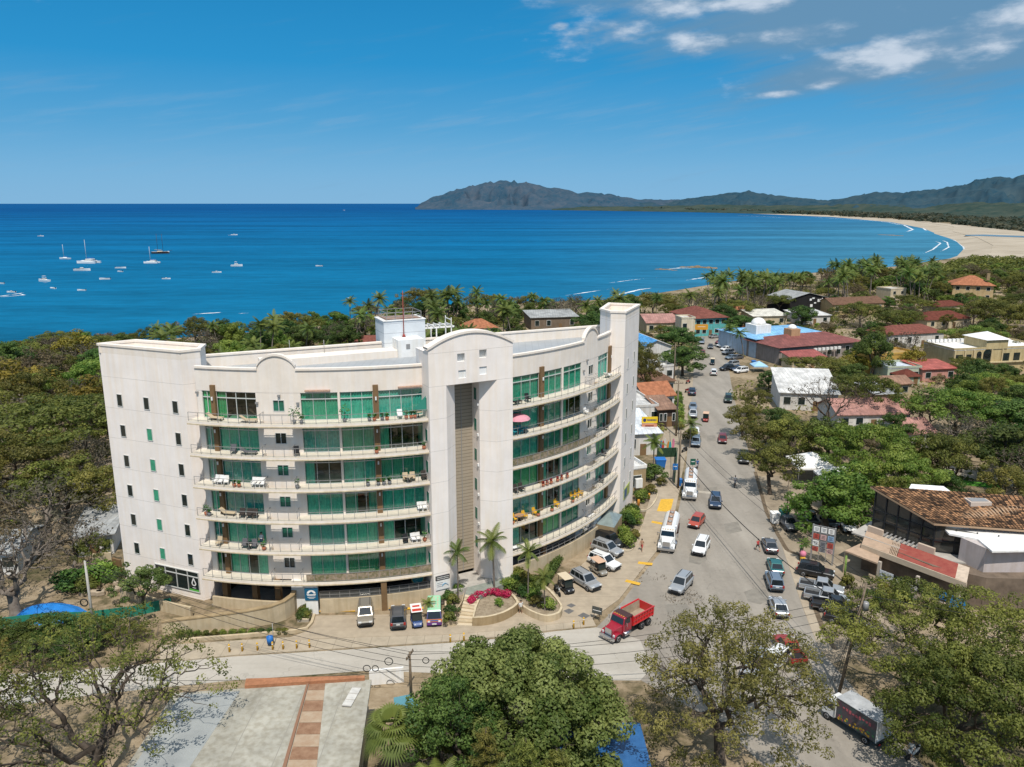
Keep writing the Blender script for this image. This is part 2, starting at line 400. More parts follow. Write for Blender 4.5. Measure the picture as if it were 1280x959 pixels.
gl = N.new('ShaderNodeBsdfGlossy'); gl.inputs['Roughness'].default_value = 0.25
n3 = N.new('ShaderNodeTexNoise'); n3.inputs['Scale'].default_value = 0.35; n3.inputs['Detail'].default_value = 5; L.new(geo.outputs['Position'], n3.inputs['Vector'])
bp = N.new('ShaderNodeBump'); bp.inputs['Strength'].default_value = 0.5; bp.inputs['Distance'].default_value = 0.8; L.new(n3.outputs['Fac'], bp.inputs['Height'])
L.new(bp.outputs[0], gl.inputs['Normal']); L.new(bp.outputs[0], df.inputs['Normal'])
mx = N.new('ShaderNodeMixShader'); mx.inputs[0].default_value = 0.05; L.new(df.outputs[0], mx.inputs[1]); L.new(gl.outputs[0], mx.inputs[2]); L.new(mx.outputs[0], N['Material Output'].inputs[0])
mb = MB(); n = 64
ringv = [[(r*math.sin(2*PI*k/n), r*math.cos(2*PI*k/n), SEA) for k in range(n)] for r in (60, 400, 2000, 9000, 90000)]
for a, b in zip(ringv[:-1], ringv[1:]):
 for k in range(n): mb.quad([a[k], a[(k+1) % n], b[(k+1) % n], b[k]])
mb.build('sea', ms, kind='structure')
m_land = bpy.data.materials.new('dry ground'); N, L = nodes_of(m_land); b = N['Principled BSDF']; b.inputs['Roughness'].default_value = 0.95; b.inputs['Specular IOR Level'].default_value = 0.05
geo = N.new('ShaderNodeNewGeometry')
def noise_node(scale, detail=6, rough=0.65):
 n = N.new('ShaderNodeTexNoise'); n.inputs['Scale'].default_value = scale; n.inputs['Detail'].default_value = detail; n.inputs['Roughness'].default_value = rough
 L.new(geo.outputs['Position'], n.inputs['Vector']); return n.outputs['Fac']
cr = N.new('ShaderNodeValToRGB'); e = cr.color_ramp.elements
e[0].position = 0.36; e[0].color = (0.055, 0.058, 0.028, 1); e[1].position = 0.62; e[1].color = (0.36, 0.285, 0.195, 1)
for p, c in ((0.43, (0.13, 0.105, 0.06)), (0.5, (0.255, 0.195, 0.125))):
 q = e.new(p); q.color = (*c, 1)
L.new(M1('ADD', M1('MULTIPLY', noise_node(0.06), 0.65), M1('MULTIPLY', noise_node(0.9), 0.35)), cr.inputs['Fac'])
L.new(cr.outputs['Color'], b.inputs['Base Color'])
bp = N.new('ShaderNodeBump'); bp.inputs['Strength'].default_value = 0.6; bp.inputs['Distance'].default_value = 0.3; L.new(noise_node(1.2), bp.inputs['Height']); L.new(bp.outputs[0], b.inputs['Normal'])
coast_px = [(-700, 442), (-300, 440), (0, 438), (200, 433), (330, 422), (430, 406), (520, 391), (640, 386), (760, 381), (830, 370), (900, 358), (960, 350), (1040, 344), (1110, 338), (1160, 330),
   (1192, 320), (1202, 310), (1190, 300), (1165, 292), (1150, 285.5), (1110, 277.5), (1040, 271.5), (960, 268), (880, 265.2), (800, 263.2), (740, 262.3), (640, 261.6), (524, 260.8)]
coast = [gp(x, y, SEA) for x, y in coast_px]
def inland(k):
 a = coast[max(k-1, 0)]; c = coast[min(k+1, len(coast)-1)]; t = (c-a).normalized()
 nn = Vector((t.y, -t.x, 0)); w = 14 if k < 15 else (60 if k < 19 else 120)
 return coast[k]+nn*w*0.5 + Vector((0, 0, 3.5))
inner = [inland(k) for k in range(len(coast))]
m_sand = mat('beach sand', (0.45, 0.385, 0.30), 0.95, 0.05, c2=(0.33, 0.275, 0.205), vscale=0.02)
mb = MB()
for k in range(len(coast)-1): mb.quad([coast[k]-Vector((0, 0, 0.4)), coast[k+1]-Vector((0, 0, 0.4)), inner[k+1]+Vector((0, 0, .05)), inner[k]+Vector((0, 0, .05))])
mb.build('beach', m_sand, kind='structure')
outl = inner + [Vector((-500, 9500, 0)), Vector((14000, 9500, 0)), Vector((14000, -300, 0)), Vector((-900, -300, 0)), Vector((-900, 150, 0))]
tri_sheet('ground', outl, m_land, 0.0)
wl = [(1192, 320), (1202, 310), (1190, 300), (1165, 292), (1150, 285.5), (1110, 277.5), (1040, 271.5), (960, 268), (880, 265.2), (800, 263.2), (765, 262.4)]
il = [(765, 262.0), (800, 262.6), (880, 264.0), (960, 266.2), (1040, 269.2), (1110, 273.3), (1170, 278), (1230, 284.5), (1300, 291.5), (1380, 300), (1400, 318), (1290, 328), (1230, 326), (1200, 323)]
tri_sheet('sand_flat', [Vector((p.x, p.y, 0)) for p in inner[15:26]]+[gp(x, y, 0.3) for x, y in il], m_sand, 0.3)
m_lag = mat('lagoon water', (0.17, 0.22, 0.26), 0.15, 0.5)
tri_sheet('lagoon_water', [gp(x, y, .5) for x, y in [(1205, 294.6), (1230, 295.2), (1310, 298), (1310, 296), (1230, 293.2), (1208, 293.6)]], m_lag, 0.5)
mf = bpy.data.materials.new('sea foam'); N, L = nodes_of(mf); b = N['Principled BSDF']; b.inputs['Base Color'].default_value = (0.8, 0.82, 0.82, 1); b.inputs['Roughness'].default_value = 0.9
geo = N.new('ShaderNodeNewGeometry'); nn = noise_node(0.16, 7, 0.7); at = N.new('ShaderNodeAttribute'); at.attribute_name = 'tint'
L.new(SM(M1('ADD', nn, M1('MULTIPLY', at.outputs['Fac'], 0.55)), 0.78, 1.0), b.inputs['Alpha'])
def foam(pts, w, name='sea_foam'):
 """ribbon of broken foam along px points on the water, width in metres"""
 P = [gp(x, y, SEA+0.06) for x, y in pts]; Q = []
 for a, c in zip(P[:-1], P[1:]):
  n = max(2, int((c-a).length/12))
  Q += [a.lerp(c, k/n) for k in range(n)]
 Q.append(P[-1]); mbf = MB(); tint = []
 rows = []
 for k, p in enumerate(Q):
  t = (Q[min(k+1, len(Q)-1)]-Q[max(0, k-1)]).normalized(); nn_ = Vector((t.y, -t.x, 0)); e_ = min(1, 4*k/len(Q), 4*(len(Q)-1-k)/len(Q))
  rows.append([p+nn_*w*(-.5), p, p+nn_*w*.5, e_])
 for r0, r1 in zip(rows[:-1], rows[1:]):
  for j, (a, c) in enumerate(((0.1, 0.9), (0.9, 0.0))):
   mbf.quad([r0[j], r1[j], r1[j+1], r0[j+1]]); tint += [a*r0[3], a*r1[3], c*r1[3], c*r0[3]]
 o = mbf.build(name, mf, kind='structure')
 return o, tint
def set_tint(o, t):
 a = o.data.color_attributes.new('tint', 'FLOAT_COLOR', 'POINT'); arr = np.ones((len(t), 4), dtype=np.float32)
 arr[:, 0] = arr[:, 1] = arr[:, 2] = t; a.data.foreach_set('color', arr.ravel())
for pts, w in (([(740, 371), (775, 368), (800, 362), (832, 357.5)], 9), ([(690, 372), (730, 366), (770, 360)], 5), ([(820, 338), (850, 335), (872, 335.5)], 14), ([(848, 352), (880, 347), (905, 345)], 8), ([(745, 356), (790, 350), (830, 346)], 4),
    ([(222, 394), (262, 391.5), (284, 390)], 6), ([(286, 393), (320, 390.5)], 6), ([(430, 374), (446, 370)], 6), ([(1098, 293.5), (1128, 292), (1141, 287), (1130, 281.5), (1100, 277.5)], 20), ([(1120, 279), (1152, 284), (1162, 291)], 16),
    ([(1145, 321), (1166, 312), (1176, 304), (1160, 299)], 9), ([(1010, 345), (1040, 340), (1058, 336), (1090, 334)], 8), ([(1108, 333), (1140, 326)], 6), ([(1000, 271), (1060, 274), (1100, 277)], 18), ([(905, 268.5), (960, 271), (1000, 273.5)], 14), ([(1199, 321), (1206, 313), (1204, 308), (1196, 301.5), (1180, 296)], 9), ([(1170, 318), (1186, 309), (1184, 303), (1172, 298)], 8), ([(1060, 272.6), (1110, 278), (1140, 283)], 16), ([(840, 364), (880, 358), (905, 354)], 6), ([(50, 363), (10, 369), (-20, 373)], 7)):
 o, t = foam(pts, w*.65); set_tint(o, t)
m_rock = mat('reef rock', (0.14, 0.10, 0.06), 0.9, 0.2, c2=(0.24, 0.18, 0.11), vscale=0.25, bump=1.0, bscale=0.5)
def rocky(name, px0, px1, py, h, label):
 A, B_ = gp(px0, py, SEA), gp(px1, py+1.5, SEA); mb = MB(); r = random.Random(px0)
 for k in range(16):
  t = (k+.5)/16; c = A.lerp(B_, t); w = (B_-A).length/16*r.uniform(.8, 1.6); hh = h*r.uniform(.4, 1)*math.sin(PI*min(max(t, .15), .85))
  mb.lathe([(w*1.3, -.4), (w*1.05, hh*.5), (w*.6, hh), (w*.2, hh*1.1)], c+Vector((0, r.uniform(-3, 3), 0)), n=7, sm=False)
 c = A.lerp(B_, .5)
 single(name, mb, m_rock, label, 'rock', loc=c)
rocky('rock_reef', 852, 896, 334, 1.6, 'brown rocky islet standing in the surf off the palm beach')
rocky('rock_reef', 819, 846, 336.5, 0.7, 'low dark reef left of the islet, washed by white surf')
rocky('rock_reef', 1100, 1128, 293.5, 0.9, 'thin dark rock ledge in the shallows near the far sand spit')
prof = [(505, 261), (521, 259), (526, 254), (540, 247), (560, 239.5), (580, 234), (600, 230), (622, 226), (650, 226), (670, 229), (690, 234), (720, 240), (750, 241.5), (790, 248), (830, 250), (850, 249.5), (870, 247), (900, 242.5), (935, 239),
  (965, 244), (1000, 247.5), (1030, 251), (1060, 246.5), (1090, 240), (1120, 240.5), (1150, 238), (1190, 233), (1215, 225), (1240, 222), (1262, 223.5), (1280, 217.5), (1340, 210), (1420, 222), (1600, 205)]
def interp(x, tab):
 for (a, b_), (c, d) in zip(tab[:-1], tab[1:]):
  if a <= x <= c: return b_+(d-b_)*(x-a)/(c-a)
 return tab[0][1] if x < tab[0][0] else tab[-1][1]
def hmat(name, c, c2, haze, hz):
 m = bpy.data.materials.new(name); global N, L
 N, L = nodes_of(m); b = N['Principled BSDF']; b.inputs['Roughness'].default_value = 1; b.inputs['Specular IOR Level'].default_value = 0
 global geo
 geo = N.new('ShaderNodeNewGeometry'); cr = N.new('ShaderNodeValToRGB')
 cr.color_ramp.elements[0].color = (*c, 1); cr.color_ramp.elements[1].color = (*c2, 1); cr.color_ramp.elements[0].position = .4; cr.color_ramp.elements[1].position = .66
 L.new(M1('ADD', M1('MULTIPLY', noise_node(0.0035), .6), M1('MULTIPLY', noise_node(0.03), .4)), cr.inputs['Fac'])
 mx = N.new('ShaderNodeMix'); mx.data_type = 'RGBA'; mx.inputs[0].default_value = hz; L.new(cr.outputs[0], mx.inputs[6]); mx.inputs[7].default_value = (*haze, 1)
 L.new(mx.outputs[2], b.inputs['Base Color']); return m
def hills(name, x0, x1, dist, base, m, prof, seed, rough=0.22):
 cols = [x0+(x1-x0)*k/300 for k in range(301)]; rows = 44; v = []; f = []
 from mathutils import noise as nz_
 for x in cols:
  d = ray(x, 254); az_ = math.atan2(d.x, d.y); D = interp(x, dist); Db = interp(x, base)
  y = interp(x, prof); dd = ray(x, y); tanel = dd.z/math.hypot(dd.x, dd.y); zr = max(H+D*tanel, 6)
  for j in range(rows+1):
   r = j/rows
   if r < .72: q = r/.72; dist_ = Db+(D-Db)*q; hgt = zr*(q**1.15)*(1.0 if q > .98 else 1)
   else: q = (r-.72)/.28; dist_ = D*(1+.35*q); hgt = zr*(1-q)**1.2
   p = Vector((math.sin(az_)*dist_, math.cos(az_)*dist_, 0))
   nn_ = nz_.turbulence(p*0.0016+Vector((seed, 0, 0)), 4, True, noise_basis='PERLIN_ORIGINAL', amplitude_scale=.55, frequency_scale=2.1)
   env = math.sin(PI*min(1, r/.72*.94)) if r < .72 else 0
   rg = 1-abs(nz_.noise(p*.0031+Vector((seed*3, 0, 0))))*2.2; rg2 = 1-abs(nz_.noise(p*.0075))*2.2; top = min(1, r*3)*(1 if r < .9 else 0)
   h_ = hgt*(1-rough*2.6*env*(nn_-.15)) + env*zr*(.32*(rg-.55)+.15*(rg2-.55)) + top*zr*.11*(rg2-.5)+(nz_.noise(p*.012)*6+nz_.noise(p*.03)*4)*min(1, r*4)
   v.append((p.x, p.y, max(SEA-.5 if j == 0 else SEA+.3, h_ if j else SEA-1)))
 n = rows+1
 for i in range(len(cols)-1):
  for j in range(rows): f.append((i*n+j, (i+1)*n+j, (i+1)*n+j+1, i*n+j+1))
 me = bpy.data.meshes.new(name); me.from_pydata(v, [], f); me.polygons.foreach_set('use_smooth', [True]*len(f)); me.materials.append(m)
 o = bpy.data.objects.new(name, me); COL.objects.link(o); o['kind'] = 'structure'
HZ = (0.06, 0.155, 0.28)  # bluish air haze, blended into the hills' base colours
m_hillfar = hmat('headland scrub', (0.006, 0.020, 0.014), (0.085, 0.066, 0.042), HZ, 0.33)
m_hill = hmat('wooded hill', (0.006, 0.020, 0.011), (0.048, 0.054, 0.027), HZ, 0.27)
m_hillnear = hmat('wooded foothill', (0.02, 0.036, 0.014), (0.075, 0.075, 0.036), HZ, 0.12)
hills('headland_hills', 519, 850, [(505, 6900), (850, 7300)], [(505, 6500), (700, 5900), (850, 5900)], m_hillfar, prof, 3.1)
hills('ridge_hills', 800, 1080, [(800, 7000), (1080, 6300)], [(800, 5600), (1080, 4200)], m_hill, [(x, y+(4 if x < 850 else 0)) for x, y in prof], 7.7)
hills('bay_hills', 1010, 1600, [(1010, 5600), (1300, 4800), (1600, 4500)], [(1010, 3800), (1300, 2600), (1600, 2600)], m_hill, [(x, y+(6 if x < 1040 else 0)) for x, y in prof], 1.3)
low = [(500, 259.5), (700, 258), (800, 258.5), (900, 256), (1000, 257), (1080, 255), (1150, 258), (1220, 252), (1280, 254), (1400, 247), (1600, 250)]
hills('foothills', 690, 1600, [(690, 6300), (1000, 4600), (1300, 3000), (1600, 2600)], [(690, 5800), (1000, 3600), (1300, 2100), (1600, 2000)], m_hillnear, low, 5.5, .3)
def ppoly(pts, z=0): return [gp(x, y, z) for x, y in pts]
def road_mat(name, c, c2, crack=True):
 m = bpy.data.materials.new(name); global N, L, geo
 N, L = nodes_of(m); b = N['Principled BSDF']; b.inputs['Roughness'].default_value = 0.9; b.inputs['Specular IOR Level'].default_value = 0.1
 geo = N.new('ShaderNodeNewGeometry'); cr = N.new('ShaderNodeValToRGB'); cr.color_ramp.elements[0].color = (*c, 1); cr.color_ramp.elements[1].color = (*c2, 1); cr.color_ramp.elements[0].position = .36; cr.color_ramp.elements[1].position = .64
 mp = N.new('ShaderNodeMapping'); mp.inputs['Scale'].default_value = (0.5, 0.06, 1) if crack else (.07, .5, 1); L.new(geo.outputs['Position'], mp.inputs['Vector'])
 ns = N.new('ShaderNodeTexNoise'); ns.inputs['Scale'].default_value = 1; ns.inputs['Detail'].default_value = 6; L.new(mp.outputs[0], ns.inputs['Vector'])
 L.new(M1('ADD', M1('MULTIPLY', ns.outputs['Fac'], .45), M1('ADD', M1('MULTIPLY', noise_node(.09), .35), M1('MULTIPLY', noise_node(1.7), .2))), cr.inputs['Fac'])
 vo = N.new('ShaderNodeTexVoronoi'); vo.feature = 'DISTANCE_TO_EDGE'; vo.inputs['Scale'].default_value = .12
 wob = N.new('ShaderNodeVectorMath'); wob.operation = 'MULTIPLY_ADD'; wn = N.new('ShaderNodeTexNoise'); wn.inputs['Scale'].default_value = .4; wn.inputs['Detail'].default_value = 5; L.new(geo.outputs['Position'], wn.inputs['Vector'])
 L.new(wn.outputs['Color'], wob.inputs[0]); wob.inputs[1].default_value = (5, 5, 0); L.new(geo.outputs['Position'], wob.inputs[2]); L.new(wob.outputs[0], vo.inputs['Vector'])
 k = SM(vo.outputs['Distance'], 0.0, .008, .84, 1.0)
 mx = N.new('ShaderNodeMix'); mx.data_type = 'RGBA'; mx.blend_type = 'MULTIPLY'; mx.inputs[0].default_value = 1; L.new(cr.outputs[0], mx.inputs[6]); L.new(k, mx.inputs[7]); L.new(mx.outputs[2], b.inputs['Base Color']); return m
m_road = road_mat('worn asphalt', (0.215, 0.192, 0.162), (0.335, 0.30, 0.255))
m_dust = road_mat('dusty pale road', (0.34, 0.31, 0.265), (0.47, 0.435, 0.38), False)
m_walk = lined('pavement concrete', (0.375, 0.315, 0.235), (0.24, 0.20, 0.15), 'X', 1.9, 0.05, 0, rough=.9, var=.12, vscale=.8, stains=0)
m_walk2 = lined('drive slabs', (0.365, 0.30, 0.22), (0.27, 0.22, 0.16), 'Y', 2.3, 0.06, 0, rough=.9, var=.12, vscale=.8)
tri_sheet('main_road', ppoly([(690, 790), (745, 785), (778, 752), (800, 722), (826, 690), (846, 648), (856, 600), (861, 540), (866, 480), (867, 440), (876, 421), (960, 404), (966, 409), (912, 424), (907, 436), (914, 480), (925, 530), (944, 590), (958, 640),
    (978, 685), (990, 720), (1004, 762), (1024, 812), (1085, 880), (1160, 965), (1010, 1010), (900, 905), (800, 850)], 0), m_road, 0.012)
tri_sheet('side_road', ppoly([(-260, 880), (-100, 850), (120, 836), (290, 821), (455, 811), (560, 804), (640, 797), (692, 789.5), (745, 784.5), (770, 790), (800, 800), (815, 835), (800, 851), (700, 850), (560, 842), (460, 838.5), (290, 851), (120, 868), (-100, 900)], 0), m_dust, 0.016)
tri_sheet('parking_ground', ppoly([(946, 596), (1060, 590), (1100, 640), (1110, 700), (1130, 740), (1115, 800), (1040, 830), (1020, 806), (1000, 752), (985, 705), (960, 640)], 0), mat('parking dirt', (0.20, 0.16, 0.115), .95, .05, c2=(0.36, .295, .215), vscale=.35, bump=.3), 0.008)
m_kerb = mat('kerb concrete', (0.40, 0.35, 0.275), .9, .1, var=.15, vscale=1)
walk = ppoly([(352, 802), (455, 797.5), (560, 794.5), (640, 788), (690, 781.5), (738, 776), (774, 750), (797, 720), (822, 688), (842, 648), (851, 607), (815, 612), (808, 640), (795, 680), (742, 694), (690, 740), (640, 764), (560, 768), (392, 771), (384, 790)], 0)
mb = MB(); mb.prism(walk, -.1, .13); mb.build('pavement', m_walk2, kind='structure')
walkL = ppoly([(200, 808), (290, 802), (390, 796), (455, 795), (560, 792), (640, 786), (690, 779), (740, 773), (745, 783), (690, 788.5), (640, 795), (560, 802.5), (455, 809.5), (290, 820), (200, 829)], 0)
mb = MB(); mb.prism(walkL, -.1, .10); mb.build('roadside_pavement', m_walk, kind='structure')
m_gutter = mat('dirt gutter', (0.10, 0.075, 0.05), .95, .05, c2=(.17, .13, .09), vscale=1)
gl_ = [(944, 590), (958, 640), (972, 668), (984, 688), (1000, 694), (1006, 716), (1012, 742), (1030, 790), (1044, 812)]
P0 = ppoly(gl_); mb = MB()
for a, c in zip(P0[:-1], P0[1:]):
 t = (c-a).normalized(); nn_ = Vector((t.y, -t.x, 0))*.28
 mb.quad([a-nn_, a+nn_, c+nn_, c-nn_])
o = mb.build('gutter', m_gutter, kind='structure'); o.location.z = .022
vs = ppoly([(978, 684), (984, 690), (999, 696), (1005, 718), (1011, 743), (1029, 791), (1043, 813), (1026, 814), (1005, 763), (991, 722)])
tri_sheet('right_pavement', vs, mat('sandy pavement', (0.33, .27, .20), .95, .05, c2=(.41, .345, .26), vscale=.9), 0.018)
m_patch = mat('asphalt patch', (.19, .172, .147), .9, .1, c2=(.255, .232, .196), vscale=.9)
for i, q in enumerate(([(862, 692), (872, 689), (881, 690), (884, 700), (874, 706), (861, 703)], [(905, 655), (922, 652), (928, 664), (908, 668)], [(880, 610), (896, 609), (897, 613), (879, 614)], [(830, 756), (856, 752), (864, 764), (836, 770)], [(884, 545), (894, 544), (895, 551), (884, 552)], [(930, 740), (944, 735), (957, 737), (963, 749), (950, 756), (935, 752)])): tri_sheet('road_patch', ppoly(q), m_patch, .0165)
tri_sheet('road_patch', ppoly([(867, 613), (899, 616), (899, 618.5), (867, 615.5)]), mat('concrete trench', (.38, .34, .28), .9, var=.15), .0205)
def mark(pts, name='yellow_marking', z=.135):
 tri_sheet(name, ppoly(pts, 0), m_yellow, z)
mark([(826, 625), (842, 624.5), (838, 641), (821, 640)])
mark([(815, 652), (831, 655), (830, 657.5), (814, 654.5)]); mark([(798, 703), (816, 705), (815, 708), (797, 706)]); mark([(783, 725.5), (801, 730), (799, 733), (781, 728.5)])
mark([(396, 763.6), (419, 763.4), (419, 766), (396, 766.2)]); mark([(423, 763.3), (444, 763.1), (444, 765.7), (423, 765.9)]); mark([(486, 761.3), (507, 760.7), (507, 763.2), (486, 763.8)]); mark([(508, 760.7), (529, 760.1), (529, 762.6), (508, 763.2)])
for q in ([(704, 765), (711, 762), (718, 765), (711, 769)], [(722, 771), (729, 767), (738, 771), (731, 775)], [(708, 758), (714, 755.5), (720, 758), (714, 761)]):
 tri_sheet('drain_cover', ppoly(q), mat('drain iron', (.13, .125, .12), .7, var=.2, vscale=5), .137)
tri_sheet('plaza_ground', ppoly([(812, 614), (850, 606), (863, 540), (867, 470), (868, 440), (840, 440), (838, 500), (826, 560)]), mat('street-side paving', (.36, .30, .225), .95, .05, c2=(.28, .23, .17), vscale=.5), .01)
tri_sheet('lawn', ppoly([(1170, 596), (1250, 606), (1252, 612), (1168, 602)]), mat('lawn grass', (.07, .20, .03), .95, .05, var=.3, vscale=2), .02)
tri_sheet('garden_path', ppoly([(1168, 588), (1190, 583), (1280, 602), (1280, 612), (1215, 598)]), m_sand, .016)
CC = Vector((-24.2, 123.67, 0)); RS, RW, FH = 42.85, 41.15, 3.72
D2R = PI/180
def cp_(phi, r, z): return Vector((CC.x+r*math.sin(phi*D2R), CC.y-r*math.cos(phi*D2R), z))
def phi_px(px, z, r=RW):
 best = None
 lo, hi = -16.0, 69.0
 f = lambda a: prj(cp_(a, r, z))[0]-px
 for k in range(60):
  mid = (lo+hi)/2
  if f(mid) > 0: hi = mid
  else: lo = mid
 return (lo+hi)/2
def arcs(p0, p1, step=1.6):
 n = max(1, int(math.ceil((p1-p0)/step))); return [p0+(p1-p0)*k/n for k in range(n+1)]
def arcbox(mb, p0, p1, ri, ro, z0, z1, m=0, mtop=None, mbot=None):
 a = arcs(p0, p1); fz0 = z0 if callable(z0) else (lambda p: z0); fz1 = z1 if callable(z1) else (lambda p: z1)
 rings = []
 for p in a: rings.append((cp_(p, ro, fz0(p)), cp_(p, ro, fz1(p)), cp_(p, ri, fz1(p)), cp_(p, ri, fz0(p))))
 mt = m if mtop is None else mtop; mbt = m if mbot is None else mbot
 for A, B in zip(rings[:-1], rings[1:]):
  mb.quad([A[0], B[0], B[1], A[1]], m); mb.quad([A[1], B[1], B[2], A[2]], mt); mb.quad([A[2], B[2], B[3], A[3]], m); mb.quad([A[3], B[3], B[0], A[0]], mbt)
 mb.quad(rings[0], m); mb.quad(rings[-1], m)
root = thing('apartment_building', 'large white curved seven storey apartment block with green glazed balconies at the road corner', 'apartment building', loc=cp_(27.5, 34, 0), absolute=True)
TP = 27.75
ZT = 24.0
def ph(px): return phi_px(px, ZT)
gl_left = [('g', 253.8, 265.8), ('p', 265.8, 271.4), ('g', 271.4, 320.6), ('w', 341.9, 355.6), ('g', 376.3, 422.8), ('c', 422.8, 425.4), ('g', 425.4, 466.5), ('p', 466.5, 473.5), ('g', 473.5, 529)]
gl_right = [('g', 640.4, 673.7), ('p', 673.7, 678.4), ('g', 678.4, 702), ('c', 702, 704), ('g', 704, 726.5), ('w', 735.6, 741.2), ('g', 747.6, 759.4), ('p', 759.4, 762)]
WINGS = [(-15.2, 21.6, [(k, ph(a), ph(b)) for k, a, b in gl_left], (ph(329), ph(366))), (34.2, 67.6, [(k, ph(a), ph(b)) for k, a, b in gl_right], (ph(731), ph(743.5)))]
wallb = MB(); brownb = MB(); colb = {}; r_ = random.Random(5)
GZ1 = lambda k: (FH*(k+1)-0.02) if k < 6 else 25.85     # underside above a glazed storey
def curtain_mesh(p0, p1, r, z0, z1, m=0):
 mb = MB(); n = max(4, int((p1-p0)*RW*D2R/0.16)); prev = None
 for k in range(n+1):
  p = p0+(p1-p0)*k/n; rr = r+(0.05 if k % 2 else -0.05)
  cur = (cp_(p, rr, z0), cp_(p, rr, z1))
  if prev: mb.quad([prev[0], cur[0], cur[1], prev[1]], m)
  prev = cur
 return mb
def glazing(p0, p1, z0, z1, wide):
 """sliding door wall: white frame with transom, tinted pane, curtains behind"""
 fb = MB(); w = (p1-p0)*RW*D2R; e = 0.045/RW/D2R
 nm = max(2, int(round(w/1.25))); zt = z1-(z1-z0)*.235
 for k in range(nm+1):
  p = p0+(p1-p0)*k/nm; wd = 0.075 if (k in (0, nm) or (nm % 2 == 0 and k == nm//2)) else 0.045
  fb.box(cp_(p, RW-.13, (z0+z1)/2), (wd, .1, z1-z0), p*D2R)
 for z, h_ in ((z0+.04, .08), (zt, .1), (z1-.04, .08)): arcbox(fb, p0, p1, RW-.185, RW-.075, z-h_/2, z+h_/2)
 fr = fb.build('sliding_door', m_frame, root)
 pb = MB(); a = arcs(p0, p1)
 for q0, q1 in zip(a[:-1], a[1:]): pb.quad([cp_(q0, RW-.13, z0), cp_(q1, RW-.13, z0), cp_(q1, RW-.13, z1), cp_(q0, RW-.13, z1)])
 pb.build('pane', r_.choice(GLASSES), fr)
 t = r_.random(); spans = [(0, 1)] if t < (.78 if p0 < 30 else .85) else ([(0, r_.uniform(.25, .5)), (r_.uniform(.68, .8), 1)] if t < .85 else [(0, r_.uniform(.2, .35))])
 if w < 2.5: spans = [(0, 1)] if t < .7 else [(0, .5)]
 mm = r_.choice((m_curtain, m_curtain, m_curtain3, m_curtain3, m_curtain2))
 for s0, s1 in spans:
  c_ = curtain_mesh(p0+(p1-p0)*s0, p0+(p1-p0)*s1, RW-.24, z0+.03, z1-.03)
  c_.build('curtain', mm, fr)
def small_window(p0, p1, z0, z1, r=RW):
 fb = MB()
 for k in (0, .5, 1): fb.box(cp_(p0+(p1-p0)*k, r+.0, (z0+z1)/2), (.06, .07, z1-z0), (p0+(p1-p0)*k)*D2R)
 for z in (z0, z1): arcbox(fb, p0, p1, r-.03, r+.035, z-.035, z+.035)
 fr = fb.build('window', m_frame, root)
 pb = MB(); pb.quad([cp_(p0, r-.1, z0), cp_(p1, r-.1, z0), cp_(p1, r-.1, z1), cp_(p0, r-.1, z1)]); pb.build('pane', m_gglass if r_.random() < .55 else m_dglass, fr)
